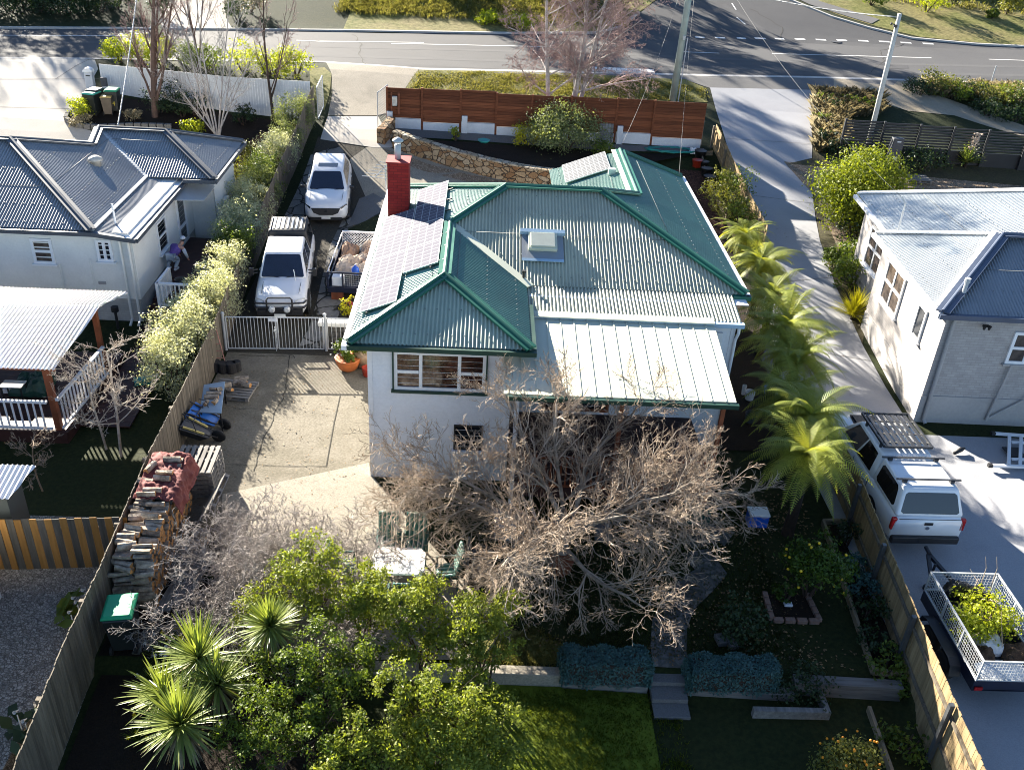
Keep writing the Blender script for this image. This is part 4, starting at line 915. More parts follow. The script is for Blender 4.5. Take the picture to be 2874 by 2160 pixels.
# dark slat fence on the right
DF = thing('slat_fence', 'charcoal fence with open slats over solid boards behind the agave', 'fence', (24, 46.4, 1.7))
ds = [GY(u, v, 46.6).x for u, v in ((1830, 260), (1912, 268), (1988, 275), (2058, 283), (2130, 290), (2211, 300))] + [32, 34.5]
for k in range(len(ds) - 1):
    x0, x1 = ds[k], ds[k + 1]; y0 = 46.75 - .1 * k; z0 = T(x0, y0) - .1; zt_ = GY(1833 + k * 76, 257 + k * 6, y0).z if k < 6 else z0 + 2.2
    mb = MB()
    for j in range(8):
        z = zt_ - .05 - j * .14; mb.bx(x0, x1, y0, y0 + .03, z - (.09 if k < 3 else .07), z)
    mb.build('slats', 'charcoal_paint', DF)
    mb = MB(); mb.bx(x0, x1, y0 + .0, y0 + .04, z0 - .4, zt_ - 1.18); mb.build('board_panel', 'charcoal_paint', DF)
    mb = MB(); mb.bx(x0 - .05, x0 + .05, y0 - .05, y0 + .06, z0 - .4, zt_ + .02); mb.build('post', 'charcoal_paint', DF)
# stone retaining wall: a swept body of stone with a paler coping
SW = [P(852, 318), P(905, 336), P(1000, 365), P(1100, 389), P(1180, 402), P(1260, 410)]
RW = thing('stone_wall', 'curved brown stone retaining wall with pale coping below the front garden', 'retaining wall', SW[0])
def sweep(mb, pts, w, z0, z1, jit=0, n=6):
    fine = []
    for i in range(len(pts) - 1):
        p0 = pts[max(i - 1, 0)]; p1 = pts[i]; p2 = pts[i + 1]; p3 = pts[min(i + 2, len(pts) - 1)]
        for k in range(n):
            t = k / n; fine.append(.5 * ((2 * p1) + (p2 - p0) * t + (2 * p0 - 5 * p1 + 4 * p2 - p3) * t * t + (3 * p1 - p0 - 3 * p2 + p3) * t ** 3))
    fine.append(pts[-1]); secs = []
    for i, p in enumerate(fine):
        d = fine[min(i + 1, len(fine) - 1)] - fine[max(i - 1, 0)]; d.z = 0; d.normalize(); nn = V(-d.y, d.x, 0)
        j = lambda: random.uniform(-jit, jit); b = p.copy()
        secs.append([b - nn * (w / 2 + j()) + V(0, 0, z0), b + nn * w / 2 + V(0, 0, z0), b + nn * w / 2 + V(0, 0, z1 + j()), b - nn * (w / 2 + j()) + V(0, 0, z1 + j())])
    mb.loft(secs); return fine
mb = MB(); sweep(mb, SW, .36, -.4, .78, .02); mb.build('wall_face', 'stone_wall', RW)
mb = MB()
fine = sweep(MB(), SW, .3, 0, .1); 
for a, b in zip(fine[:-1], fine[1:]): mb.bar(a.lerp(b, .03) + V(0, 0, .8 + random.uniform(-.01, .012)), a.lerp(b, .97) + V(0, 0, .8 + random.uniform(-.01, .012)), .42, .07)
mb.build('coping', 'stone_cap', RW, bevel=.015)
mb = MB(); e0 = P(822, 312); e1 = P(846, 285); sweep(mb, [e0, (e0 + e1) / 2, e1], .4, -.3, .75, .02); tag(mb.build('stone_pillar', 'stone_wall'), 'short stone wall stub at the street gate', 'stone wall')
# raised bed behind the stone wall
def bed(name, poly, m, dz):
    return struct(MB().add([(p.x, p.y, p.z) for p in poly], [tuple(range(len(poly)))]).build(name, m, auto=False))
bk = [P(860, 300), P(1000, 306), P(1300, 328), P(1500, 334)]; fr = [p + V(0, .18, .62) for p in SW]
vs = []; fs = []
for i in range(25):
    t = i / 24; fi = t * (len(fr) - 1); k = min(int(fi), len(fr) - 2); a = fr[k].lerp(fr[k + 1], fi - k)
    gi = t * (len(bk) - 1); k2 = min(int(gi), len(bk) - 2); b = bk[k2].lerp(bk[k2 + 1], gi - k2)
    for j in range(8):
        q = a.lerp(b, j / 7); q.z += .03 * mnoise.noise(q * 2) + (.03 if 0 < j < 7 else 0); vs.append(q)
for i in range(24):
    for j in range(7): fs.append((i * 8 + j, i * 8 + j + 1, i * 8 + j + 9, i * 8 + j + 8))
struct(MB().add(vs, fs).build('garden_bed', 'soil', smooth=True, auto=False))
drape('garden_bed', [(3, 44.2), (11, 44), (11, 37.5), (7.6, 37), (5, 40), (3, 41.5)], 'bark_mulch', .03)
# garden retaining walls at the back
def low_wall(pts, w, h, m, name, label, z0=None):
    mb = MB(); q = [P(*p) for p in pts]
    for a, b in zip(q[:-1], q[1:]): mb.bar(V(a.x, a.y, (z0 if z0 is not None else a.z) + h / 2 - .15), V(b.x, b.y, (z0 if z0 is not None else b.z) + h / 2 - .15), w, h + .3)
    return tag(mb.build(name, m, bevel=.01), label, 'retaining wall')
mb = MB(); mb.bar(V(-2.6, 13.62, -.37), V(2.1, 13.55, -.37), .24, .84); tag(mb.build('retaining_wall', 'slab_concrete', bevel=.012), 'sunlit concrete retaining wall along the edge of the back garden', 'retaining wall')
mb = MB(); mb.bar(V(2.12, 13.5, -.45), V(3.9, 13.4, -.45), .2, .7); tag(mb.build('retaining_wall', 'grey_timber', bevel=.012), 'low wall under the hedge on the left of the garden steps', 'retaining wall')
mb = MB(); mb.bar(V(4.75, 13.4, -.45), V(7.0, 13.3, -.45), .2, .7); tag(mb.build('retaining_wall', 'grey_timber', bevel=.012), 'low wall under the hedge on the right of the garden steps', 'retaining wall')
mb = MB(); mb.bar(V(7.0, 13.5, -.35), V(9.3, 13.4, -.35), .25, .85); tag(mb.build('retaining_wall', 'grey_timber', bevel=.012), 'weathered sleeper wall beside the pale paling fence', 'retaining wall')
# garden steps
mb = MB()
for k in range(3): mb.bx(3.95, 4.7, 13.75 - (k + 1) * .36, 13.75 - k * .36, -.8, -.03 - k * .1)
tag(mb.build('garden_steps', 'footpath', bevel=.01), 'short flight of dark steps between the two blue green hedges', 'steps')
mb = MB(); mb.bar(V(9.25, 18.75, .06), V(8.78, 13.72, .06), .07, .22); mb.bar(V(8.78, 13.72, .06), V(9.35, 13.66, .06), .07, .22); mb.bar(V(9.25, 18.75, .06), V(9.9, 18.8, .06), .07, .22); mb.bar(V(8.5, 13.0, -.25), V(8.2, 8, -.25), .07, .22)
tag(mb.build('bed_edging', 'timber_edge'), 'timber sleeper edging round the dark bed along the pale paling fence', 'edging')
# planter beside the right hedge
mb = MB(); mb.bx(6.0, 7.6, 12.75, 12.87, -.5, -.08); mb.bx(7.5, 7.6, 12.88, 13.4, -.5, -.082); tag(mb.build('planter_wall', 'grey_timber_y'), 'low timber planter wall at the right end of the hedge', 'planter')
# kerb stones of the left neighbour's bed
mb = MB(); q = [P(u, v) for u, v in ((150, 245), (143, 262), (165, 275), (215, 279), (290, 275), (372, 277))]
for a, b in zip(q[:-1], q[1:]):
    n = max(2, int((b - a).length / .32))
    for k in range(n): mb.bar(a.lerp(b, (k + .05) / n) + V(0, 0, .08), a.lerp(b, (k + .92) / n) + V(0, 0, .08), .2, .26 + random.uniform(0, .03))
tag(mb.build('block_edging', 'footpath', bevel=.015), 'low block edging round the bed with the wheelie bins', 'edging')

# ------------------------------------------------------------------ gates
def bar_gate(name, label, a, b, h, n, m='galvanised', w=.045, z0=.08, mesh=False):
    a = Vector(a); b = Vector(b); r = thing(name, label, 'gate', (a + b) / 2)
    mb = MB(); mb.tube([a + V(0, 0, h), b + V(0, 0, h)], w / 2, 8); mb.tube([a + V(0, 0, z0), b + V(0, 0, z0)], w / 2, 8)
    mb.tube([a + V(0, 0, z0), a + V(0, 0, h)], w / 2, 8); mb.tube([b + V(0, 0, z0), b + V(0, 0, h)], w / 2, 8); mb.build('gate_frame', m, r)
    mb = MB()
    for k in range(1, n): p = a.lerp(b, k / n); mb.tube([p + V(0, 0, z0), p + V(0, 0, h)], .012 if not mesh else .004, 6)
    if mesh:
        for k in range(1, 14): z = z0 + (h - z0) * k / 14; mb.tube([a + V(0, 0, z), b + V(0, 0, z)], .004, 4)
    mb.build('bars', m, r); return r
g0 = P(489, 756); g1 = P(705, 758); gm = g0.lerp(g1, .52)
gl = bar_gate('bar_gate', 'left leaf of the galvanised bar gate in front of the white utility', g0 + V(.08, 0, 0), gm - V(.03, 0, 0), 1.22, 14)
gr = bar_gate('bar_gate', 'right leaf of the galvanised bar gate in front of the white utility', gm + V(.03, 0, 0), g1 - V(.08, 0, 0), 1.22, 13)
mb = MB(); mb.tube([gm + V(-.06, -.04, 0), gm + V(-.06, -.04, .9)], .014, 6); mb.box(gm + V(-.05, -.04, .75), (.09, .05, .05)); mb.build('drop_bolt', 'galvanised', gl)
mb = MB(); p = g0.lerp(g1, .49); mb.box(p + V(0, -.03, 1.14), (.3, .015, .11)); mb.build('plate', 'white_plastic', gl)
for q, l in ((g0, 'galvanised gate post against the grey paling fence'), (g1, 'galvanised gate post with a cap near the potted plants')):
    mb = MB(); mb.tube([q, q + V(0, 0, 1.33)], .045, 12); mb.lathe([(.06, 0), (.06, .04), (.03, .07)], q + V(0, 0, 1.32), 12); tag(mb.build('gate_post', 'galvanised'), l, 'gate post')
bar_gate('bar_fence', 'short galvanised bar panel between the gate post and the house corner', g1 + V(.06, .02, 0), V(-2.95, g1.y + .1, T(0, g1.y)), 1.2, 13)
s0 = P(817, 275); bar_gate('mesh_gate', 'open wire mesh gate leaf hinged on the slat fence', P(838, 262) + V(0, 0, .05), P(816, 280) + V(0, 0, .05), 1.75, 16, mesh=True)
bar_gate('mesh_gate', 'open wire mesh gate leaf at the end of the grey paling fence', P(683, 262) + V(.1, 0, .05), P(699, 235) + V(0, 0, .05), 1.6, 16, mesh=True)
# ------------------------------------------------------------------ vehicles (built with the front towards -y, origin on the ground)
mat('car_white', (.72, .73, .74), .3, .03, 2, spec=.5, coat=.8)
mat('car_glass', (.010, .016, .035), .04, .2, 2, spec=.9)
mat('tinted_glass', (.006, .006, .007), .06, .2, 2, spec=.6)
mat('tyre', (.014, .014, .014), .85, .2, 8)
mat('alloy', (.32, .33, .34), .35, .1, 6, metal=.8)
mat('black_plastic', (.016, .016, .018), .55, .2, 5)
mat('rack_black', (.03, .032, .036), .4, .2, 5)
mat('tail_red', (.42, .012, .012), .2, .2, 5)
mat('lamp_clear', (.55, .57, .58), .12, .15, 8, spec=.8)
mat('number_plate', (.70, .72, .70), .4, .05, 8)
mat('chrome', (.6, .6, .62), .15, .05, 5, metal=1)
mat('navy_paint', (.010, .015, .035), .4, .2, 4, spec=.5)
mat('dark_steel', (.018, .02, .025), .5, .25, 4)
mat('cardboard', (.43, .28, .19), .85, .15, 3); mat('beige_carpet', (.50, .40, .31), .9, .12, 4, fine=.2)
mat('blue_plastic', (.02, .11, .55), .35, .15, 4)
mat('teal_plastic', (.02, .25, .22), .4, .15, 4)
def sec(y, w, zb, zt, cr=.03):
    h = [(-.90 * w, zb), (-.985 * w, zb + .12), (-w, zb + (zt - zb) * .5), (-.97 * w, zt - .10 * min(1, (zt - zb) * 2)), (-.86 * w, zt - .012), (-.45 * w, zt + cr * .75)]
    return [V(x, y, z) for x, z in h] + [V(0, y, zt + cr)] + [V(-x, y, z) for x, z in h[::-1]]
def wheels(root, pos, r, w, m='alloy'):
    Ry = Matrix.Rotation(math.radians(90), 3, 'Y')
    for x, y in pos:
        mb = MB(); mb.lathe([(r * .62, -w / 2), (r * .94, -w / 2), (r, -w * .3), (r, w * .3), (r * .94, w / 2), (r * .62, w / 2)], (x, y, r), 24, 0, Ry); wh = mb.build('wheel', 'tyre', root, world=False, smooth=True)
        s = 1 if x > 0 else -1; mb = MB()
        mb.lathe([(r * .63, -.02), (r * .63, .02), (r * .5, .03)], (x + s * (w / 2 - .03), y, r), 20, 0, Ry)
        for k in range(5):
            a = k * 1.2566; mb.bar((x + s * (w / 2 - .0), y, r), (x + s * (w / 2 - .005), y + math.cos(a) * r * .6, r + math.sin(a) * r * .6), .07, .03, (1, 0, 0))
        mb.build('rim', m, wh, world=False)
def arch(root, pos, r):
    Ry = Matrix.Rotation(math.radians(90), 3, 'Y'); 
    for x, y in pos:
        mb = MB(); mb.lathe([(r, -.012), (r, .012)], (x, y, r * .88), 26, 0, Ry); mb.build('wheel_arch', 'black_plastic', root, world=False)
def cabin(root, yb, wb, zb, yt, wt, zt, m='car_white', name='cabin', bev=.07):
    """yb/yt = (front, back) at the belt and at the roof; returns a function placing a panel on a side"""
    mb = MB(); vs = [V(-wb, yb[0], zb), V(wb, yb[0], zb), V(wb, yb[1], zb), V(-wb, yb[1], zb), V(-wt, yt[0], zt), V(wt, yt[0], zt), V(wt, yt[1], zt), V(-wt, yt[1], zt)]
    mb.add(vs, [(3, 2, 1, 0), (4, 5, 6, 7), (0, 1, 5, 4), (1, 2, 6, 5), (2, 3, 7, 6), (3, 0, 4, 7)])
    o = mb.build(name, m, root, world=False, bevel=bev); o.modifiers['bevel'].segments = 3
    o.data.polygons.foreach_set('use_smooth', [True] * 6)
    F = {'front': (vs[0], vs[1], vs[5], vs[4]), 'back': (vs[2], vs[3], vs[7], vs[6]), 'right': (vs[1], vs[2], vs[6], vs[5]), 'left': (vs[3], vs[0], vs[4], vs[7])}
    def pane(face, pts, m='car_glass', nm='window', off=.006, par=None):
        a, b, c, d = F[face]; n = (b - a).cross(d - a).normalized()
        q = [(a.lerp(b, s)).lerp(d.lerp(c, s), t) + n * off for s, t in pts]
        mb = MB(); mb.slab(q, .004); return mb.build(nm, m, par or root, world=False)
    return pane
def rounded(s0, s1, t0, t1, r=.06, sk0=0, sk1=0):
    return [(s0 + r * .6, t0), (s1 - r * .6, t0), (s1, t0 + r), (s1 - sk1, t1 - r), (s1 - sk1 - r * .6, t1), (s0 + sk0 + r * .6, t1), (s0 + sk0, t1 - r), (s0, t0 + r)]
def place(root, x, y, yaw, dz=0):
    sl_ = (T(x, y + 1.5) - T(x, y - 1.5)) / 3
    root.location = (x, y, T(x, y) + .02 + dz); root.rotation_euler = (math.atan(sl_), 0, yaw)

# white five-door car near the street end of the drive
CAR = thing('parked_car', 'white five door car with dark sunroof at the upper end of the driveway', 'car')
mb = MB(); mb.loft([sec(-2.27, .60, .36, .64, .0), sec(-2.22, .74, .3, .78), sec(-2.05, .86, .25, .90, .04), sec(-1.6, .905, .24, .985, .055), sec(-.95, .92, .24, 1.05, .05), sec(0, .92, .24, 1.06), sec(1.2, .92, .24, 1.09), sec(1.9, .91, .28, 1.1), sec(2.2, .86, .36, 1.05), sec(2.28, .76, .48, .93, 0)])
mb.build('body', 'car_white', CAR, world=False, smooth=True)
pn = cabin(CAR, (-1.12, 2.16), .86, 1.02, (-.22, 1.62), .64, 1.645)
pn('front', rounded(.07, .93, .08, .90, .05), nm='windscreen'); pn('back', rounded(.1, .9, .3, .86, .06), nm='rear_window')
for s in ('right', 'left'):
    g = (lambda q: q) if s == 'right' else (lambda q: [(1 - a, b) for a, b in q][::-1])
    pn(s, g([(.10, .12), (.44, .12), (.44, .86), (.06, .86)][::1]), nm='side_window'); pn(s, g([(.46, .12), (.72, .12), (.72, .84), (.46, .86)]), nm='side_window'); pn(s, g([(.74, .14), (.90, .3), (.84, .82), (.74, .84)]), nm='side_window')
mb = MB(); mb.box((0, .22, 1.652), (.82, .42, .012)); mb.build('sunroof', 'tinted_glass', CAR, world=False, bevel=.02)
mb = MB(); mb.add([(-.60, -2.262, .76), (.60, -2.262, .76), (.50, -2.30, .56), (.28, -2.31, .47), (-.28, -2.31, .47), (-.50, -2.30, .56)], [(5, 4, 3, 2, 1, 0)]); mb.box((0, -2.29, .3), (1.3, .05, .12)); mb.build('grille', 'black_plastic', CAR, world=False)
mb = MB(); mb.lathe([(.055, 0), (.055, .01)], (0, -2.3, .63), 14, 0, Matrix.Rotation(math.radians(90), 3, 'X')); mb.build('badge', 'chrome', CAR, world=False)
mb = MB(); mb.box((0, -2.33, .37), (.37, .012, .12)); mb.build('number_plate', 'number_plate', CAR, world=False)
for s in (-1, 1):
    mb = MB(); mb.add([(s * .60, -2.265, .80), (s * .85, -2.06, .88), (s * .90, -1.95, .82), (s * .64, -2.262, .73)], [(0, 1, 2, 3), (3, 2, 1, 0)]); mb.build('headlight', 'tinted_glass', CAR, world=False)
    mb = MB(); mb.box((s * 1.02, -.72, 1.06), (.2, .12, .13)); mb.build('wing_mirror', 'black_plastic', CAR, world=False, bevel=.04)
def seams(root, W2, ys, z0, z1, hood=None, handles=()):
    mb = MB()
    for s in (-1, 1):
        for y in ys: mb.bar((s * (W2 + .001), y, z0), (s * (W2 * .985 + .001), y + .02, z1), .012, .008, (0, 1, 0))
        mb.bar((s * (W2 + .002), ys[0], z0), (s * (W2 + .002), ys[-1], z0), .01, .02)
    if hood: 
        y0, y1, w, z = hood
        for s in (-1, 1): mb.bar((s * w, y0, z), (s * w * 1.04, y1, z + .035), .014, .01)
    mb.build('panel_gap', 'black_plastic', root, world=False)
    for s in (-1, 1):
        for y in handles: mb = MB(); mb.box((s * (W2 + .012), y, z1 - .12), (.02, .17, .035)); mb.build('door_handle', 'car_white', root, world=False, bevel=.006)
seams(CAR, .918, (-.95, .12, 1.05), .34, 1.0, (-1.95, -1.1, .66, .99), (-.05, .9))
mb = MB(); mb.bx(-.93, .93, -2.0, 2.0, .2, .34); mb.build('sill_cladding', 'black_plastic', CAR, world=False, bevel=.03)
mb = MB()
for s in (-1, 1): mb.bar((s * .1, -1.14, 1.05), (s * .62, -1.02, 1.1), .02, .015)
mb.build('wiper', 'black_plastic', CAR, world=False)
arch(CAR, [(s * .915, y) for s in (-1, 1) for y in (-1.38, 1.32)], .42); wheels(CAR, [(s * .82, y) for s in (-1, 1) for y in (-1.38, 1.32)], .36, .23, 'black_plastic')
place(CAR, -6.55, 39.1, math.radians(5))

def ute_body(root, L2, W2, hood, belt, bumper='car_white'):
    mb = MB(); mb.loft([sec(-L2, W2 * .78, .45, .72, 0), sec(-L2 + .06, W2 * .93, .38, .86), sec(-L2 + .3, W2 * .97, .36, hood - .06, .04), sec(-L2 + .8, W2, .36, hood, .05), sec(-L2 + 1.35, W2, .36, hood + .05, .04), sec(-.2, W2, .36, belt), sec(1.0, W2, .36, belt), sec(1.9, W2, .38, belt + .02, .0), sec(L2 - .08, W2 * .98, .42, belt + .02, 0), sec(L2, W2 * .95, .5, belt, 0)])
    return mb.build('body', 'car_white', root, world=False, smooth=True)
# white utility with a black ribbed canopy, bull bar
UTE = thing('utility_truck', 'white dual cab utility with black ribbed canopy and black bull bar behind the gate', 'utility truck')
ute_body(UTE, 2.5, .88, 1.02, 1.12)
pn = cabin(UTE, (-1.2, 1.05), .82, 1.06, (-.5, .85), .64, 1.74)
pn('front', rounded(.05, .95, .06, .92, .05), nm='windscreen')
for s in ('right', 'left'):
    g = (lambda q: q) if s == 'right' else (lambda q: [(1 - a, b) for a, b in q][::-1])
    pn(s, g([(.1, .1), (.5, .1), (.5, .88), (.08, .88)]), nm='side_window'); pn(s, g([(.54, .1), (.9, .14), (.9, .86), (.54, .88)]), nm='side_window')
pc = cabin(UTE, (.98, 2.42), .82, 1.1, (1.05, 2.3), .66, 1.86, 'black_plastic', 'canopy')
for s in ('right', 'left'): pc(s, rounded(.1, .9, .16, .84, .1), 'tinted_glass', 'canopy_window')
pc('back', rounded(.12, .88, .2, .84, .1), 'tinted_glass', 'canopy_window')
for k in range(7):
    mb = MB(); x = -.48 + k * .16; mb.box((x, 1.68, 1.868), (.07, 1.0, .022)); mb.build('roof_rib', 'galvanised', UTE, world=False, bevel=.008)
mb = MB(); 
for s in (-1, 1): mb.tube([V(s * .62, 1.15, 1.9), V(s * .62, 2.2, 1.9)], .018, 6)
mb.build('canopy_rail', 'black_plastic', UTE, world=False)
mb = MB(); 
mb.tube([V(-.86, -2.3, .62), V(-.8, -2.58, .68), V(0, -2.66, .7), V(.8, -2.58, .68), V(.86, -2.3, .62)], .035, 8); mb.tube([V(-.86, -2.25, .78), V(-.8, -2.55, .84), V(-.4, -2.62, .86), V(.4, -2.62, .86), V(.8, -2.55, .84), V(.86, -2.25, .78)], .03, 8)
mb.tube([V(-.42, -2.62, .5), V(-.42, -2.62, 1.0), V(-.36, -2.6, 1.06), V(.36, -2.6, 1.06), V(.42, -2.62, 1.0), V(.42, -2.62, .5)], .03, 8); mb.box((0, -2.55, .5), (1.5, .14, .2)); mb.build('bull_bar', 'black_plastic', UTE, world=False)
Rx = Matrix.Rotation(math.radians(90), 3, 'X')
for s in (-1, 1):
    mb = MB(); mb.lathe([(.11, 0), (.11, .09), (.06, .12)], (s * .25, -2.66, .68), 16, 0, Rx); mb.build('spot_lamp', 'lamp_clear', UTE, world=False)
    mb = MB(); mb.add([(s * .52, -2.47, .9), (s * .82, -2.3, .92), (s * .84, -2.28, .76), (s * .5, -2.49, .76)], [(0, 1, 2, 3), (3, 2, 1, 0)]); mb.build('headlight', 'lamp_clear', UTE, world=False)
    mb = MB(); mb.box((s * 1.08, -.95, 1.2), (.14, .1, .28)); mb.bar((s * .86, -.9, 1.14), (s * 1.04, -.95, 1.14), .04, .05); mb.bar((s * .86, -.9, 1.26), (s * 1.04, -.95, 1.26), .04, .05); mb.build('wing_mirror', 'black_plastic', UTE, world=False, bevel=.015)
mb = MB(); mb.box((0, -2.7, .44), (.37, .012, .12)); mb.build('number_plate', 'number_plate', UTE, world=False)
mb = MB(); mb.tube([V(.45, -1.35, 1.06), V(.42, -1.4, 1.5)], .014, 5); mb.tube([V(.7, -2.2, .95), V(.69, -2.24, 1.3)], .008, 5); mb.build('aerial', 'white_plastic', UTE, world=False)
seams(UTE, .882, (-1.0, -.05, .9), .45, 1.05, (-2.2, -1.25, .62, 1.015), (-.2, .75))
mb = MB()
for s in (-1, 1): mb.bar((s * .1, -1.2, 1.1), (s * .6, -1.1, 1.14), .02, .015)
mb.build('wiper', 'black_plastic', UTE, world=False)
arch(UTE, [(s * .875, y) for s in (-1, 1) for y in (-1.6, 1.4)], .45); wheels(UTE, [(s * .8, y) for s in (-1, 1) for y in (-1.6, 1.4)], .385, .27)
place(UTE, -6.85, 30.95, math.radians(5.5))
# white utility with a white canopy and roof rack
UT2 = thing('utility_truck', 'white dual cab utility with white canopy and black slatted roof rack on the apron', 'utility truck')
ute_body(UT2, 2.65, .93, 1.08, 1.14)
mb = MB(); mb.box((0, 0, 0), (.1, .1, .1))
pn = cabin(UT2, (-1.45, 1.0), .86, 1.08, (-.75, .8), .66, 1.78)
pn('front', rounded(.05, .95, .06, .92, .05), nm='windscreen')
for s in ('right', 'left'):
    g = (lambda q: q) if s == 'right' else (lambda q: [(1 - a, b) for a, b in q][::-1])
    pn(s, g([(.1, .1), (.5, .1), (.5, .88), (.08, .88)]), 'tinted_glass', nm='side_window'); pn(s, g([(.54, .1), (.9, .14), (.9, .86), (.54, .88)]), 'tinted_glass', nm='side_window')
pc = cabin(UT2, (.98, 2.6), .87, 1.14, (.99, 2.3), .7, 1.8, 'car_white', 'canopy')
for s in ('right', 'left'): pc(s, rounded(.12, .86, .16, .86, .09, 0, .03), 'tinted_glass', 'canopy_window')
pc('back', rounded(.06, .94, .12, .86, .07), 'tinted_glass', 'canopy_window')
mb = MB(); mb.add([(-.42, -1.5, 1.145), (.42, -1.5, 1.145), (.34, -2.1, 1.12), (-.34, -2.1, 1.12)], [(0, 1, 2, 3), (3, 2, 1, 0)]); mb.box((0, -1.8, 1.15), (.62, .42, .05)); mb.build('bonnet_scoop', 'black_plastic', UT2, world=False)
RK = MB(); 
for s in (-1, 1): RK.bar((s * .64, -.85, 1.96), (s * .64, .75, 1.96), .045, .06)
RK.bar((-.64, -.85, 1.96), (.64, -.85, 1.96), .045, .06); RK.bar((-.64, .75, 1.96), (.64, .75, 1.96), .045, .06)
for k in range(7): x = -.51 + k * .17; RK.bar((x, -.85, 1.955), (x, .75, 1.955), .085, .03)
for y in (-.5, .1, .5): RK.bar((-.64, y, 1.93), (.64, y, 1.93), .05, .03)
for s in (-1, 1):
    for y in (-.5, .5): RK.bar((s * .6, y, 1.78), (s * .6, y, 1.95), .05, .06, (1, 0, 0))
RK.build('roof_rack', 'rack_black', UT2, world=False)
for y in (1.12, 2.05):
    mb = MB(); mb.bar((-.82, y, 1.89), (.82, y, 1.89), .05, .03); 
    for s in (-1, 1): mb.box((s * .6, y, 1.845), (.1, .09, .08))
    mb.build('cross_bar', 'rack_black', UT2, world=False)
for s in (-1, 1):
    mb = MB(); mb.box((s * .87, 2.6, .95), (.13, .1, .34)); mb.build('tail_light', 'tail_red', UT2, world=False, bevel=.02)
    mb = MB(); mb.add([(s * .52, -2.63, .95), (s * .86, -2.4, .97), (s * .88, -2.38, .78), (s * .5, -2.65, .8)], [(0, 1, 2, 3), (3, 2, 1, 0)]); mb.build('headlight', 'lamp_clear', UT2, world=False)
    mb = MB(); mb.box((s * 1.05, -1.05, 1.22), (.16, .1, .22)); mb.build('wing_mirror', 'car_white', UT2, world=False, bevel=.03)
mb = MB(); mb.box((0, 2.66, .98), (.22, .02, .08)); mb.build('tailgate_handle', 'black_plastic', UT2, world=False, bevel=.01)
mb = MB(); mb.lathe([(.05, 0), (.05, .012)], (0, 2.655, .85), 14, 0, Matrix.Rotation(math.radians(-90), 3, 'X')); mb.build('badge', 'chrome', UT2, world=False)
mb = MB(); mb.box((0, 2.68, .52), (1.72, .14, .2)); mb.build('rear_bumper', 'black_plastic', UT2, world=False, bevel=.03)
mb = MB(); mb.box((0, 2.755, .55), (.37, .012, .11)); mb.build('number_plate', 'black_trim', UT2, world=False)
seams(UT2, .932, (-1.15, -.1, .92), .48, 1.08, (-2.3, -1.5, .66, 1.09), (-.25, .75))
mb = MB(); mb.bar((-.78, 2.655, 1.12), (.78, 2.655, 1.12), .012, .012); mb.build('tailgate_gap', 'black_plastic', UT2, world=False)
arch(UT2, [(s * .925, y) for s in (-1, 1) for y in (-1.65, 1.45)], .45); wheels(UT2, [(s * .84, y) for s in (-1, 1) for y in (-1.65, 1.45)], .385, .27)
UT2.location = (11.3, 20.3, .02); UT2.rotation_euler = (0, 0, math.radians(180 - 179.0) + math.pi)
# ------------------------------------------------------------------ trailers
def cage(root, x0, x1, y0, y1, z0, z1, m, pitch=.07, th=.006):
    mb = MB()
    for x in (x0, x1):
        for y in (y0, (y0 * 2 + y1) / 3, (y0 + 2 * y1) / 3, y1): mb.bx(x - .016, x + .016, y - .016, y + .016, z0, z1)
        mb.bar((x, y0 - .016, z1), (x, y1 + .016, z1), .035, .035); mb.bar((x, y0, z0 + .02), (x, y1, z0 + .02), .03, .03)
    for y in (y0, y1): mb.bar((x0, y, z1), (x1, y, z1), .034, .034); mb.bar((x0, y, z0 + .02), (x1, y, z0 + .02), .03, .03)
    mb.build('cage_frame', m, root)
    for a, b in (((x0, y0), (x0, y1)), ((x1, y0), (x1, y1)), ((x0, y0), (x1, y0)), ((x0, y1), (x1, y1))):
        mb = MB(); L = math.hypot(b[0] - a[0], b[1] - a[1]); n = int(L / pitch)
        for k in range(1, n):
            t = k / n; x = a[0] + (b[0] - a[0]) * t; y = a[1] + (b[1] - a[1]) * t; mb.bx(x - th / 2, x + th / 2, y - th / 2, y + th / 2, z0 + .03, z1 - .02)
        nz = int((z1 - z0) / pitch)
        for k in range(1, nz):
            z = z0 + (z1 - z0) * k / nz; mb.bar((a[0], a[1], z), (b[0], b[1], z), th, th)
        mb.build('mesh_panel', m, root)
CT = thing('cage_trailer', 'dark blue tandem trailer with galvanised mesh cage full of green cuttings', 'trailer', (11.15, 14.2, 0))
x0, x1, y0, y1 = 10.42, 11.95, 12.9, 15.5
mb = MB(); mb.bx(x0, x1, y0, y1, .5, .54); mb.bx(x0 - .02, x0 + .02, y0, y1, .52, .8); mb.bx(x1 - .02, x1 + .02, y0, y1, .52, .8); mb.bx(x0 + .02, x1 - .02, y1 - .03, y1, .52, .8); mb.bx(x0 + .02, x1 - .02, y0, y0 + .03, .52, .8); mb.build('tray', 'navy_paint', CT)
mb = MB(); mb.bx(x0 + .05, x1 - .05, y0 + .05, y1 - .05, .541, .55); mb.build('tray_floor', 'dark_steel', CT)
cage(CT, x0, x1, y0, y1, .8, 1.34, 'galvanised')
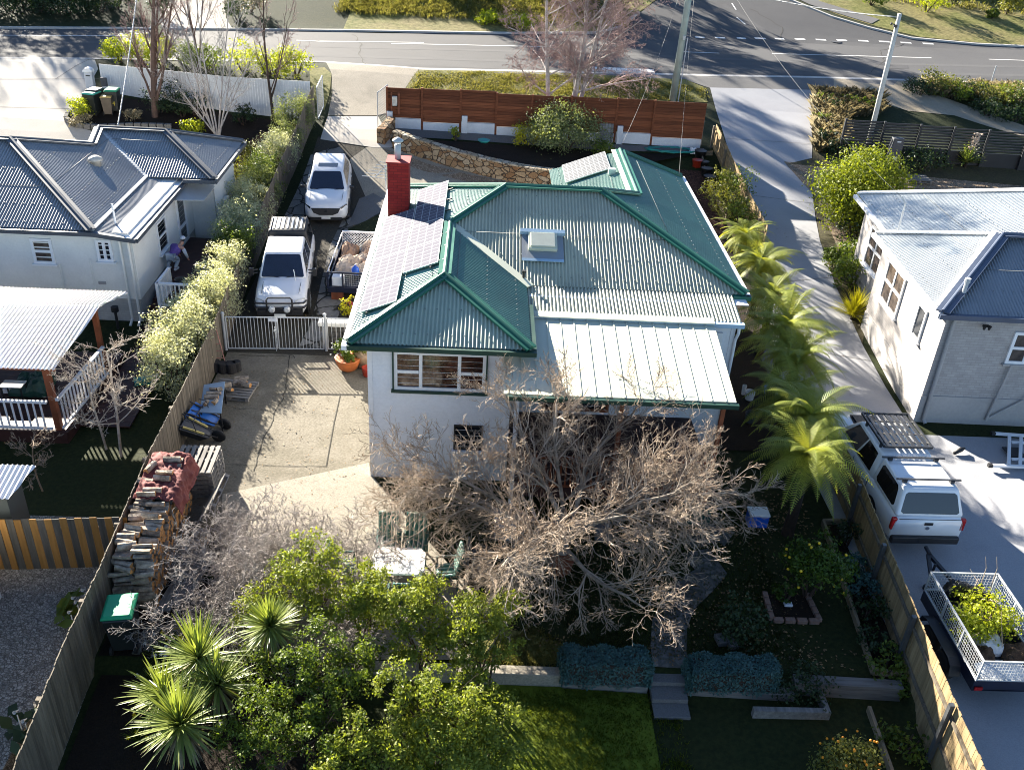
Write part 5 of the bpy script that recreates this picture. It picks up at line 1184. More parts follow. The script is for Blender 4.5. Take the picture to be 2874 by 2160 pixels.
for s, x in ((-1, x0 - .14), (1, x1 + .14)):
    mb = MB(); mb.loft([[V(x - .12, y, z), V(x + .12, y, z), V(x + .12, y, z + .015), V(x - .12, y, z + .015)] for y, z in ((13.35, .4), (13.42, .62), (13.6, .7), (14.7, .7), (14.88, .62), (14.95, .4))]); mb.build('mudguard', 'dark_steel', CT)
    for y in (13.78, 14.5):
        mb = MB(); mb.lathe([(.18, -.09), (.3, -.09), (.31, -.05), (.31, .05), (.3, .09), (.18, .09)], (x, y, .31), 20, 0, Matrix.Rotation(math.radians(90), 3, 'Y')); wv = mb.build('wheel', 'tyre', CT, smooth=True)
        mb = MB(); mb.lathe([(.17, -.02), (.17, .02)], (x + s * .06, y, .31), 16, 0, Matrix.Rotation(math.radians(90), 3, 'Y')); mb.build('rim', 'galvanised', wv)
mb = MB(); mb.bar((10.75, 15.5, .48), (11.28, 17.15, .46), .08, .08); mb.bar((11.6, 15.5, .48), (11.3, 17.15, .46), .08, .08); mb.tube([V(11.05, 16.4, .1), V(11.05, 16.4, .8)], .03, 8); mb.tube([V(11.05, 16.4, .02), V(11.05, 16.4, .1)], .09, 12); mb.tube([V(11.29, 17.1, .5), V(11.29, 17.35, .52)], .05, 8); mb.build('drawbar', 'dark_steel', CT)
for x in (x0 + .1, x1 - .1):
    mb = MB(); mb.box((x, y0 - .03, .6), (.16, .03, .08)); mb.build('tail_light', 'tail_red', CT)
mb = MB(); mb.box((11.7, y0 - .035, .66), (.37, .012, .11)); mb.build('number_plate', 'number_plate', CT)
def crumple(name, label, cat, c, sx, sy, h, m, seed, n=18, group=None):
    """a crumpled sheet or sack with folds and thickness"""
    vs = []; fs = []
    for i in range(n):
        for j in range(n):
            x = (i / (n - 1) - .5) * sx; y = (j / (n - 1) - .5) * sy; q = V(x * 2.2 + seed, y * 2.2, seed)
            e = max(abs(i / (n - 1) - .5), abs(j / (n - 1) - .5)) * 2
            z = h * (.5 + .5 * mnoise.noise(q) + .35 * abs(mnoise.noise(q * 2.7)) ) * (1 - .7 * e ** 4) + .03
            vs.append(V(c[0] + x + .06 * mnoise.noise(q * 3), c[1] + y + .06 * mnoise.noise(q * 3 + V(9, 0, 0)), c[2] + max(.03, z)))
    N = len(vs); vs += [V(p.x, p.y, c[2] + .004) for p in vs]
    for i in range(n - 1):
        for j in range(n - 1):
            a = i * n + j; fs.append((a, a + n, a + n + 1, a + 1)); fs.append((N + a + 1, N + a + n + 1, N + a + n, N + a))
    per = [i * n for i in range(n)] + [(n - 1) * n + j for j in range(1, n)] + [i * n + n - 1 for i in range(n - 2, -1, -1)] + [j for j in range(n - 2, 0, -1)]
    for a, b in zip(per, per[1:] + per[:1]): fs.append((b, a, N + a, N + b))
    o = MB().add(vs, fs).build(name, m); return tag(o, label, cat, group)
mat('white_sack', (.72, .74, .76), .6, .06, 3); mat('root_soil', (.05, .03, .018), .95, .4, 9, bump=1, bscale=20); mat('black_sheet', (.012, .012, .013), .35, .2, 5)
crumple('white_sheet', 'white plastic sheet on the near floor of the cage trailer', 'sheet', (11.25, 13.3, .55), 1.1, .7, .14, 'white_sack', 3)
crumple('white_sack', 'crumpled white sack against the green cuttings in the cage trailer', 'sack', (11.3, 14.1, .55), .65, .6, .3, 'white_sack', 11)
crumple('black_sheet', 'black plastic bundle hanging on the front rail of the cage trailer', 'bundle', (11.25, 15.33, .9), .9, .3, .4, 'black_sheet', 17)
for k, (x, y, s) in enumerate(((10.95, 13.75, .34), (11.68, 13.75, .36))): crumple('root_ball', ('dark earthy root ball beside the mesh on the garden side of the trailer', 'larger brown root ball lying on the white sheet of the trailer')[k], 'root ball', (x, y, .56), s * 1.4, s * 1.2, .42, 'root_soil', 21 + k, 10, 'root balls in the cage trailer')
# green cuttings in the cage
CUTTINGS = (11.2, 14.65, .56)
# box trailer beside the house
BT = thing('box_trailer', 'navy box trailer with lattice end and mesh front, loaded with cardboard and carpet', 'trailer', (-4.45, 32.2, .3))
x0, x1, y0, y1 = -5.28, -3.55, 30.3, 34.1; zt0 = .38
mb = MB(); mb.bx(x0, x1, y0, y1, .72, .76); mb.bx(x0 - .02, x0 + .02, y0, y1, .74, 1.02); mb.bx(x1 - .02, x1 + .02, y0, y1, .74, 1.02); mb.bx(x0, x1, y0 - .03, y0, .6, .8); mb.build('tray', 'navy_paint', BT)
mb = MB(); mb.tube([V(x0, y0, 1.36), V(x0, y1, 1.36)], .022, 8); mb.tube([V(x1, y0, 1.36), V(x1, y1, 1.36)], .022, 8); mb.bar((x0, y1, 1.4), (x1, y1, 1.4), .07, .07)
for x in (x0, x1):
    for y in (y0, (y0 + y1) / 2, y1): mb.bx(x - .02, x + .02, y - .02, y + .02, .76, 1.36)
mb.build('side_rail', 'white_paint', BT)
mb = MB(); mb.bar((x0, y0, 1.36), (x1, y0, 1.36), .06, .06); mb.bx(x0 - .03, x0 + .03, y0 - .03, y0 + .03, .74, 1.36); mb.bx(x0 + .5, x0 + .56, y0 - .03, y0 + .03, .8, 1.36); mb.bx(x1 - .03, x1 + .03, y0 - .03, y0 + .03, .74, 1.36); mb.build('front_frame', 'navy_paint', BT)
mb = MB()
for k in range(14): x = x0 + .6 + k * .08; mb.bx(x, x + .008, y0, y0 + .008, .85, 1.34)
for k in range(6): mb.bx(x0 + .58, x1, y0, y0 + .008, .88 + k * .08, .888 + k * .08)
mb.build('mesh_panel', 'galvanised', BT)
mb = MB()
for k in range(-6, 18):
    a = V(x0 + k * .11, y1 - .04, .8); d = .56
    for s in (1, -1):
        p = V(x0 + k * .11, y1 - .03 - .012 * (s > 0), .8 if s > 0 else 1.36); q = V(p.x + d, p.y, 1.36 if s > 0 else .8)
        if p.x >= x0 - .3 and q.x <= x1 + .3:
            t0 = max(0, (x0 - p.x) / d); t1 = min(1, (x1 - p.x) / d)
            if t1 > t0: mb.bar(p.lerp(q, t0), p.lerp(q, t1), .012, .035, (0, 1, 0))
mb.build('lattice_panel', 'white_paint', BT)
for x in (x0 - .13, x1 + .13):
    mb = MB(); mb.lathe([(.18, -.09), (.3, -.09), (.31, -.05), (.31, .05), (.3, .09), (.18, .09)], (x, 32.4, zt0 + .33), 20, 0, Matrix.Rotation(math.radians(90), 3, 'Y')); mb.build('wheel', 'tyre', BT, smooth=True)
mb = MB(); mb.box((x0 + 1.2, y0 - .05, .74), (.37, .012, .12)); mb.build('number_plate', 'number_plate', BT)
mb = MB(); mb.bx(x0 + .1, x0 + .5, y0 + .0, y0 + .3, .3, .58); mb.build('axle_stand', 'stain_brown', BT)
crumple('cardboard', 'large folded pale cardboard sheet on top of the box trailer load', 'cardboard', (-4.5, 31.7, .95), 1.3, 1.3, .55, 'beige_carpet', 5, 16)
crumple('cardboard', 'brown cardboard flap along the house side of the box trailer', 'cardboard', (-3.95, 32.3, .95), .7, 1.9, .6, 'cardboard', 8, 16)
crumple('carpet_roll', 'beige carpet bundle against the lattice end of the box trailer', 'carpet', (-4.0, 33.5, .78), .9, .9, .65, 'beige_carpet', 14, 16)
crumple('cardboard', 'torn cardboard pieces beside the lattice on the driveway side of the box trailer', 'cardboard', (-4.9, 33.3, .78), .6, 1.2, .55, 'cardboard', 33, 14)
mb = MB(); mb.lathe([(.05, 0), (.13, .01), (.14, .2), (.1, .28), (.04, .32), (.04, .36)], (-4.35, 30.75, 1.12), 16); tag(mb.build('water_jug', 'blue_plastic', smooth=True), 'blue plastic jug in the near end of the box trailer', 'jug')
mb = MB(); mb.box((-4.95, 30.6, .95), (.42, .35, .36)); tag(mb.build('polystyrene_box', 'white_sack', bevel=.03), 'white box in the near corner of the box trailer', 'box')
# ------------------------------------------------------------------ things about the yard
def zoomp(x0, y0, w, iw):      # a spot read in an enlarged crop of the photograph
    k = w / iw; return lambda a, b: ((x0 + a * k) / KPX, (y0 + b * k) / KPX)
Q5 = zoomp(440, 1000, 300, 1466)
mat('bin_dark', (.016, .02, .02), .5, .15, 4); mat('lid_green', (.012, .30, .13), .62, .1, 4); mat('lid_yellow', (.50, .34, .10), .45, .1, 4); mat('lid_teal', (.05, .36, .25), .4, .1, 4); mat('bin_brown', (.11, .085, .06), .6, .15, 4)
mat('bark_wood', (.17, .12, .08), .9, .4, 7, bump=.6, island=.45, col2=(.42, .35, .27)); mat('sawn_wood', (.55, .27, .09), .8, .35, 9, island=.5)
mat('charred', (.022, .02, .02), .9, .3, 6, bump=.6); mat('board_blue', (.22, .30, .38), .5, .12, 3); mat('pink_steel', (.42, .19, .15), .6, .2, 8)
mat('barrow_blue', (.01, .13, .50), .4, .15, 3); mat('barrow_dark', (.03, .034, .045), .5, .2, 3); mat('handle_yellow', (.55, .45, .16), .6, .15, 6); mat('tarp_red', (.165, .036, .030), .85, .18, 3)
mat('terracotta', (.50, .14, .035), .6, .15, 5); mat('beige_pot', (.33, .22, .13), .6, .2, 5); mat('red_plastic', (.42, .04, .02), .4, .2, 4); mat('garden_green', (.012, .06, .045), .5, .15, 4)
mat('brick_loose', (.32, .14, .08), .85, .3, 3, island=.5, col2=(.4, .3, .24)); mat('pole_pale', (.50, .49, .45), .8, .12, 2); mat('pole_green', (.33, .38, .33), .8, .15, 2)
mat('pillar_grey', (.07, .072, .078), .6, .15, 3); mat('skin', (.50, .27, .19), .5, .1, 8); mat('purple_cloth', (.13, .075, .30), .85, .2, 9, bump=.3); mat('pale_jeans', (.38, .42, .48), .8, .12, 6); mat('white_cloth', (.62, .64, .68), .8, .08, 6); mat('dark_hair', (.03, .02, .014), .6, .3, 20)
def stripemat(name):
    m, nt, b = new_mat(name); v = _tex(nt); sx = nt.nodes.new('ShaderNodeSeparateXYZ'); nt.links.new(v, sx.inputs[0])
    a = nt.nodes.new('ShaderNodeMath'); a.operation = 'MULTIPLY'; a.inputs[1].default_value = 9; nt.links.new(sx.outputs[0], a.inputs[0])
    f = nt.nodes.new('ShaderNodeMath'); f.operation = 'FRACT'; nt.links.new(a.outputs[0], f.inputs[0])
    c = _ramp(nt, f.outputs[0], [(.0, (.03, .12, .09)), (.35, (.03, .12, .09)), (.42, (.55, .58, .5)), (.55, (.55, .58, .5)), (.62, (.10, .22, .18)), (1, (.05, .15, .12))])
    nt.links.new(c, b.inputs['Base Color']); b.inputs['Roughness'].default_value = .8
stripemat('striped_cushion')
# wheelie bins
def make_bin(label, lid, body='bin_dark'):
    r = thing('wheelie_bin', label, 'bin', group='wheelie bins'); mb = MB(); mb.loft([[V(-a, -c, z), V(a, -c, z), V(a, d, z), V(-a, d, z)] for a, c, d, z in ((.22, .24, .26, .06), (.26, .3, .3, .6), (.29, .34, .34, .98), (.31, .36, .36, 1.0))])
    mb.build('bin_body', body, r, world=False, bevel=.02)
    mb = MB(); mb.loft([[V(-a, -c, z), V(a, -c, z), V(a, d, z), V(-a, d, z)] for a, c, d, z in ((.31, .38, .36, 1.0), (.31, .38, .36, 1.04), (.25, .3, .3, 1.085))]); mb.build('bin_lid', lid, r, world=False, bevel=.02)
    mb = MB(); mb.tube([V(-.26, .38, 1.0), V(.26, .38, 1.0)], .02, 8); mb.build('handle', body, r, world=False)
    for s in (-1, 1):
        mb = MB(); mb.lathe([(.02, -.025), (.1, -.025), (.1, .025), (.02, .025)], (s * .24, .28, .1), 14, 0, Matrix.Rotation(math.radians(90), 3, 'Y')); mb.build('wheel', 'tyre', r, world=False)
    return r
b = make_bin('green lidded dark wheelie bin in the lower corner beside the firewood stack', 'lid_green'); b.location = (-7.02, 14.05, .02); b.rotation_euler = (0, 0, math.radians(-172))
for u, v, lid, body, rz, lab in ((205, 247, 'lid_teal', 'bin_dark', 170, 'dark wheelie bin with pale teal lid behind the round yellow green bush'), (212, 240, 'bin_dark', 'bin_dark', 170, 'dark wheelie bin with grey lid next to the end of the white fence'),
                              (236, 247, 'lid_yellow', 'bin_brown', 190, 'smaller brown wheelie bin with cream yellow lid in front of the white fence'), (249, 240, 'lid_green', 'bin_dark', 185, 'dark wheelie bin with bright green lid in front of the white fence')):
    b = make_bin(lab, lid, body); p = P(u, v); b.location = p; b.rotation_euler = (0, 0, math.radians(rz))
    if lid == 'lid_yellow': b.scale = (.85, .85, .85)
# '44' in yellow on the green lidded bin
def text_part(txt, size, m, parent, loc, rot, name='number'):
    cu = bpy.data.curves.new(name, 'FONT'); cu.body = txt; cu.size = size; cu.align_x = 'CENTER'; cu.extrude = .003
    o = bpy.data.objects.new(name, cu); me = bpy.data.meshes.new_from_object(o); bpy.data.objects.remove(o); me.materials.clear(); me.materials.append(MATS[m])
    o = bpy.data.objects.new(name, me); C.objects.link(o); o.parent = parent; o.location = loc; o.rotation_euler = rot; return o
mat('yellow_print', (.65, .5, .06), .6, .1, 5)
text_part('44', .3, 'yellow_print', b, (0, .325, .35), (math.radians(90 - 5), 0, math.pi))
p = P(188, 246)
LB = thing('letterbox', 'small white letterbox with arched top at the end of the white fence', 'letterbox', GY(186, 250, P(206, 215).y + .3) * 1)
q = P(212, 196) + V(-.45, .3, 0); LB.location = q; WL[LB.name] = q
mb = MB(); mb.bx(q.x - .2, q.x + .2, q.y - .15, q.y + .15, q.z, q.z + .85); mb.lathe([(.02, .0)], q, 3) if False else None; mb.build('pillar', 'white_block', LB, bevel=.02)
mb = MB(); mb.loft([[V(q.x + .24 * math.cos(a), q.y + y, q.z + .86 + .2 * math.sin(a)) for a in np.linspace(0, math.pi, 9)] for y in (-.19, .19)]); mb.build('roof', 'white_paint', LB)
mb = MB(); mb.box(q + V(0, -.155, .68), (.22, .01, .05)); mb.build('slot', 'black_trim', LB)
p = P(228, 205); yb = p.y - .08; c = GY(225, 177, yb); mb = MB(); mb.box(c + V(0, -.02, 0), (.3, .14, .42)); tag(mb.build('fence_mailbox', 'pillar_grey', bevel=.03), 'dark rounded box fixed to the left end of the white fence', 'mailbox')

# ---- firewood
def make_log(L, r, n, seed):
    rr = random.Random(seed); kind = rr.random(); ang = sorted(rr.uniform(0, 6.28) for _ in range(0)) ; k = n
    prof = []
    span = 6.28 if kind < .3 else rr.uniform(2.2, 3.6)
    if span > 6: prof = [(r * rr.uniform(.85, 1.05) * math.cos(i * 6.28 / k), r * rr.uniform(.85, 1.05) * math.sin(i * 6.28 / k)) for i in range(k)]
    else:
        st = rr.uniform(0, 6.28); prof = [(0, 0)] + [(1.25 * r * math.cos(st + span * i / (k - 2)), 1.25 * r * math.sin(st + span * i / (k - 2))) for i in range(k - 1)]
        cx = sum(a for a, b in prof) / k; cz = sum(b for a, b in prof) / k; prof = [(a - cx, b - cz) for a, b in prof]
    mb = MB(); secs = []
    for t in (-.5, -.15, .2, .5):
        j = lambda: rr.uniform(-.006, .006); secs.append([V(t * L, a * (1 + j() * 8) + j(), b * (1 + j() * 8) + j()) for a, b in prof])
    mb.loft(secs, 0, False); m0 = len(mb.v); n_ = len(prof)
    mb.f += [tuple(range(n_ - 1, -1, -1)), tuple(3 * n_ + i for i in range(n_))]; mb.m += [1, 1]
    return mb
LOGS = []
for i in range(10):
    mb = make_log(.38 + .04 * random.random(), .07, 7, 100 + i); o = mb.build('split_log', ['bark_wood', 'sawn_wood'], base=(0, 0, 0)); LOGS.append(o)
LOGLAB = 'split firewood log in the long stack against the left fence'
used = set(); nlog = 0
def put_log(x, y, z, rx, rz, sc=1, label=LOGLAB, group='split logs in the firewood stack'):
    global nlog
    i = random.randrange(10); o = LOGS[i]
    if i in used: o = o.copy(); C.objects.link(o)
    used.add(i); o.location = (x, y, z); o.rotation_euler = (rx, random.uniform(-.04, .04), rz); o.scale = (1, sc, sc)
    tag(o, label, 'firewood', group); nlog += 1; return o
Y0, Y1 = 15.0, 18.7; rows = 11; pitch = .128
stuffmb = MB()
for c, (xo, xr) in enumerate(((.62, .03), (.2, .03))):
    y = Y0; ny = int((Y1 - Y0) / .145)
    for iy in range(ny):
        y = Y0 + (iy + .5) * .145; fx = fence_x(y) + .08
        hmax = (rows if iy > 1 else rows - 2) - (1 if random.random() < .3 else 0) + (1 if random.random() < .2 else 0)
        for iz in range(hmax):
            x = fx + .2 + (.42 if c == 0 else 0) + random.uniform(-.07, .07); z = .09 + iz * pitch + (.02 if iy % 2 else 0)
            near = iy < 2; top = iz >= hmax - 1
            if c == 0 and (nlog < 262): put_log(x, y + random.uniform(-.02, .02), z, random.uniform(0, 6.28), (random.uniform(-.22, .22) if top or near else random.uniform(-.08, .08)) + (math.pi if random.random() < .5 else 0), random.uniform(.85, 1.25))
            elif c == 1 and (near or top): put_log(x, y, z, random.uniform(0, 6.28), random.uniform(-.25, .25), random.uniform(.85, 1.25))
            else: stuffmb.add([V(x, y, z) + q for q in (V(-.19, -.06, -.055), V(.19, -.06, -.055), V(.19, .06, -.055), V(-.19, .06, -.055), V(-.19, -.05, .055), V(.19, -.05, .055), V(.19, .05, .055), V(-.19, .05, .055))], [(3, 2, 1, 0), (4, 5, 6, 7), (0, 1, 5, 4), (1, 2, 6, 5), (2, 3, 7, 6), (3, 0, 4, 7)])
o = stuffmb.build('firewood', 'bark_wood'); tag(o, 'rear row of the long firewood stack against the left fence', 'firewood', kind='stuff')
# red tarpaulin over the far end, logs weighing it down
n1, n2 = 46, 36; vs = []; fs = []
for i in range(n1):
    for j in range(n2):
        y = 16.95 + 1.85 * i / (n1 - 1); s = j / (n2 - 1); fx = fence_x(y) + .08
        xx = s * 1.35; over = max(0, xx - .88); x = fx + .02 + min(xx, .88) + over * .35; zz = .1 + rows * pitch + .03 - over * 1.0
        q = V(y * 2.3, s * 4, 4.2); f_ = .07 * mnoise.noise(q) + .10 * abs(mnoise.noise(q * 2.1)) + .04 * mnoise.noise(q * 5); edge = .2 * mnoise.noise(V(s * 3, 7, i * .0)) * (1 if i < 4 else 0)
        vs.append(V(x + f_ * (1 if over > 0 else .2), y + .08 * mnoise.noise(V(s * 5, y, 1)), zz + (f_ if over == 0 else f_ * .3)))
for i in range(n1 - 1):
    for j in range(n2 - 1): a = i * n2 + j; fs.append((a, a + 1, a + n2 + 1, a + n2))
o = MB().add(vs, fs).build('tarpaulin', 'tarp_red', smooth=True); so = o.modifiers.new('thick', 'SOLIDIFY'); so.thickness = .008; tag(o, 'faded red tarpaulin draped over the far end of the firewood stack', 'tarpaulin')
for k, (dx, y, rz) in enumerate(((.55, 18.45, .1), (.12, 18.1, 1.3), (.5, 17.9, .05), (.5, 17.65, -.05), (.4, 17.2, .1), (.3, 17.05, .05))):
    o = put_log(fence_x(y) + .1 + dx, y, .1 + rows * pitch + .1, random.uniform(0, 6), rz, 1.1, 'pale split log weighing down the red tarpaulin', 'logs on the tarpaulin')
# loose heap at the foot of the stack
for k in range(14): put_log(-6.45 + random.uniform(-.15, .15), 17.0 + random.uniform(-.4, .5), .08 + .1 * (k % 3), random.uniform(0, 6), random.uniform(-.6, .6), 1.1, 'reddish split log in the low heap between stack and pallets', 'logs in the low heap')
# planks on the ground beside the stack
for k in range(5):
    mb = MB(); x = -6.62 + k * .13; mb.bar(V(x - .1, 14.65 + .15 * k, .06 + .02 * (k % 2)), V(x + .2, 17.1 - .05 * k, .07 + .02 * (k % 2)), .11, .05)
    tag(mb.build('timber_plank', 'grey_timber_y'), 'long weathered plank lying beside the firewood stack', 'plank', 'planks beside the firewood stack')
for k in range(5):
    mb = MB(); x = -6.75 + k * .2; mb.bar(V(x, 13.75 + .1 * (k % 2), .03), V(x + .03, 14.5, .03), .16, .04); tag(mb.build('dark_board', 'grey_paling'), 'short dark board on the soil near the green lidded bin', 'board', 'boards near the bin')
# ---- pallets
def make_pallet(label, m='grey_timber_y', group='stacked pallets', n=7):
    r = thing('pallet', label, 'pallet', group=group); w, d = 1.0, 1.2
    for z in (.02, .125):
        mb = MB(); k = n if z > .1 else 3
        for i in range(k): x = -w / 2 + .05 + i * (w - .1) / (k - 1); mb.box((x, 0, z), (.095, d, .02))
        mb.build('deck_boards', m, r, world=False)
    mb = MB()
    for y in (-d / 2 + .06, 0, d / 2 - .06): mb.box((0, y, .072), (w, .09, .08))
    mb.build('bearers', m, r, world=False); return r
p0_ = make_pallet('weathered pallet in the stack beside the long paling fence')
p0_.location = (-6.98, 19.55, .02); p0_.rotation_euler = (0, 0, math.radians(2))
for k in range(1, 6): dup(p0_, (-6.98 + random.uniform(-.02, .02), 19.55 + random.uniform(-.02, .02), .02 + k * .142), (0, 0, math.radians(2 + random.uniform(-1, 1))))
dup(p0_, (-6.25, 18.3, .42), (math.radians(8), math.radians(-58), math.radians(-10)), 'grey pallet leaning on its edge between the pallet stack and the bare bush', group='leaning pallets')
o = dup(p0_, P(485 + 22, 848) + V(0, 0, .03), (0, 0, math.radians(84)), 'low pallet carrying split firewood behind the blue topped table', group='single pallets')
pp = o.location.copy()
for k in range(7): put_log(pp.x + random.uniform(-.38, .38), pp.y + random.uniform(-.35, .3), .3 + .07 * (k % 2), random.uniform(0, 6), random.uniform(-.4, .4), 1.15, 'grey split log on the low pallet behind the blue topped table', 'logs on the low pallet')
dup(p0_, P(1978, 390) + V(0, 0, .03), (0, 0, math.radians(88)), 'pale blue grey pallet lying flat on the tan gravel by the charcoal fence', group='single pallets')
# charred logs
for k, (u, v, r_) in enumerate(((465, 800, .2), (483, 803, .17), (500, 803, .19), (512, 800, .15))):
    p = P(u, v); mb = MB(); mb.lathe([(r_ * .9, 0), (r_, .04), (r_ * .95, .3), (r_ * .85, .34)], p, 14); tag(mb.build('charred_stump', 'charred', bevel=.01), 'blackened round stump behind the firewood pallet', 'stump', 'blackened stumps by the fence')
# blue topped table with split wood
TB = thing('work_table', 'small table with a pale blue board top carrying split wood by the fence', 'table', V(-7.4, 22.6, 0))
tc = [G(*Q5(645, 385), .72), G(*Q5(937, 340), .72), G(*Q5(885, 775), .72), G(*Q5(583, 760), .72)]
mb = MB(); mb.slab(tc[::-1], .03); mb.build('tabletop', 'board_blue', TB, bevel=.01)
for i, q in enumerate(tc):
    q2 = q.lerp(sum(tc, V(0, 0, 0)) / 4, .12); mb = MB(); mb.bar(q2 + V(0, 0, -.03), V(q2.x, q2.y, 0), .04, .04, (1, 0, 0)); mb.build('leg', 'black_plastic', TB)
for a, b_, rz, l in ((770, 450, 0, .2), (860, 450, .6, .16), (780, 505, .15, .42), (750, 560, .1, .42), (678, 640, 1.4, .2), (800, 620, 1.4, .22)):
    p = G(*Q5(a, b_), .77); o = put_log(p.x, p.y, .78, random.uniform(0, 6), rz, .85, 'split wood block on the blue topped table', 'wood blocks on the blue table'); o.scale = (l / .4, .85, .85)
# pink sack trolley
TR = thing('sack_trolley', 'faded pink two wheeled sack trolley leaning on the paling fence', 'trolley', P(477, 790))
a = P(477, 795); mb = MB()
for s in (-.17, .17):
    mb.tube([a + V(s, 0, .12), a + V(s * .9 - .18, .25, .9), a + V(s * .8 - .25, .38, 1.15), a + V(s * .8 - .3, .36, 1.22)], .016, 6)
for t in (.25, .5, .75): mb.tube([a + V(-.17 - .2 * t, .28 * t, .12 + .85 * t), a + V(.17 - .2 * t, .28 * t, .12 + .85 * t)], .012, 6)
mb.build('trolley_frame', 'pink_steel', TR)
mb = MB(); mb.box(a + V(0, -.1, .05), (.38, .2, .015)); mb.build('toe_plate', 'pink_steel', TR)
for s in (-.22, .22):
    mb = MB(); mb.lathe([(.03, -.03), (.12, -.03), (.12, .03), (.03, .03)], a + V(s, .08, .12), 14, 0, Matrix.Rotation(math.radians(90), 3, 'Y')); mb.build('wheel', 'tyre', TR)
# wheelbarrows leaning on the fence: wheel on the slab, handles up the fence
def barrow(label, wheel, h1, h2, tray, grip, m_frame='black_plastic'):
    w = Vector(wheel); a = Vector(h1); b = Vector(h2); r = thing('wheelbarrow', label, 'wheelbarrow', (w.x, w.y, 0), group='wheelbarrows leaning on the fence')
    mb = MB(); mid = (a + b) / 2; d = (mid - w).normalized(); sd = (b - a).normalized(); nn = d.cross(sd)
    if nn.z < 0: nn = -nn
    for q, s in ((a, -1), (b, 1)):
        mb.tube([w + sd * .07 * s, w + d * .3 + sd * .14 * s, q], .02, 8)
    mb.build('barrow_frame', m_frame, r)
    for q, s in ((a, -1), (b, 1)):
        mb = MB(); p = w + d * .3 + sd * .14 * s; mb.bar(p.lerp(q, .1), p.lerp(q, .78), .05, .045); mb.build('handle', grip, r)
    L = (mid - w).length
    mb = MB(); c = w + d * L * .52; top = nn * -.04; bot = nn * -.36
    def ring(k, o): return [c - d * .42 * k - sd * .2 * k + o, c + d * .44 * k - sd * .31 * k + o, c + d * .44 * k + sd * .31 * k + o, c - d * .42 * k + sd * .2 * k + o]
    mb.loft([ring(1.0, top), ring(.97, top + nn * -.02), ring(.62, bot)]); mb.build('tray', tray, r, bevel=.05, smooth=False)
    mb = MB(); ax = sd; R = Matrix((ax.orthogonal().normalized(), ax.cross(ax.orthogonal().normalized()), ax)).transposed()
    mb.lathe([(.09, -.045), (.185, -.04), (.2, 0), (.185, .04), (.09, .045)], w, 20, 0, R); wh = mb.build('wheel', 'tyre', r, smooth=True)
    mb = MB(); mb.lathe([(.1, -.03), (.1, .03)], w, 16, 0, R); mb.build('hub', 'galvanised', wh)
    mb = MB()
    for s in (-1, 1): mb.tube([c + sd * .2 * s + nn * .02, c + d * .25 + sd * .24 * s + nn * .34, c + d * .45 + sd * .22 * s + nn * .3], .014, 6)
    mb.tube([c + d * .25 - sd * .24 + nn * .34, c + d * .25 + sd * .24 + nn * .34], .014, 6); mb.build('stand', m_frame, r); return r
def hz(u, v, z): return G(u, v, z)
barrow('blue wheelbarrow lying against the fence with dark handles and its wheel outward', hz(*Q5(935, 925), .2), hz(*Q5(350, 755), .85), hz(*Q5(455, 615), .95), 'barrow_blue', 'barrow_dark')
barrow('dark wheelbarrow with yellow handles lying against the fence beside the pallets', hz(*Q5(850, 1090), .2), hz(*Q5(262, 935), .85), hz(*Q5(350, 785), .9), 'barrow_dark', 'handle_yellow')
# ---- plant pots by the corner of the house
def pot(name, label, p, prof, m, group=None, soil=True):
    r = thing(name, label, 'plant pot', p, group=group); mb = MB(); mb.lathe(prof, p, 22); mb.build('pot', m, r, smooth=True)
    mb = MB(); rt = prof[-1][0] * .92; zt = prof[-1][1] - .03; mb.lathe([(rt, zt), (rt * .4, zt + .015)], p, 18); mb.build('potting_soil', 'soil', r); return r
PT = pot('plant_pot', 'wide orange terracotta pot with broad green leaves and white flowers at the house corner', P(752, 798), [(.16, 0), (.3, .1), (.38, .3), (.4, .42), (.42, .45), (.37, .45)], 'terracotta')
PB = pot('plant_pot', 'beige glazed pot with a low green plant against the house wall', P(786, 792), [(.16, 0), (.22, .1), (.27, .4), (.31, .55), (.28, .56)], 'beige_pot')
pot('plant_pot', 'small dull red pot low against the white house wall', P(794, 812), [(.1, 0), (.15, .05), (.18, .3), (.19, .33), (.16, .33)], 'red_plastic')
p = P(727, 740)
for i in range(3):
    for j in range(3):
        mb = MB(); mb.box(p + V(-.35 + j * .33 + .06 * (i % 2), .1, .12 + i * .2), (.31, .28, .185)); tag(mb.build('stone_block', 'path_stones', bevel=.02), 'rough grey stone block in the low pile behind the bar fence', 'stone block', 'stone blocks behind the bar fence')
mb = MB(); mb.box(p + V(0, .08, .72), (1.15, .4, .16)); tag(mb.build('stone_slab', 'cream_wall', bevel=.04), 'pale slab laid on top of the stone block pile', 'slab')
p = P(757, 672); mb = MB(); mb.lathe([(.14, 0), (.17, .3), (.25, .75), (.27, .78), (.25, .78), (.15, .32), (.1, .05)], p + V(-.1, .1, .25), 18, 0, Matrix.Rotation(math.radians(115), 3, 'Y') @ Matrix.Rotation(.6, 3, 'X'), cap=False); tag(mb.build('plastic_tub', 'red_plastic', smooth=True), 'orange red plastic tub tipped on its side under the eave', 'tub')
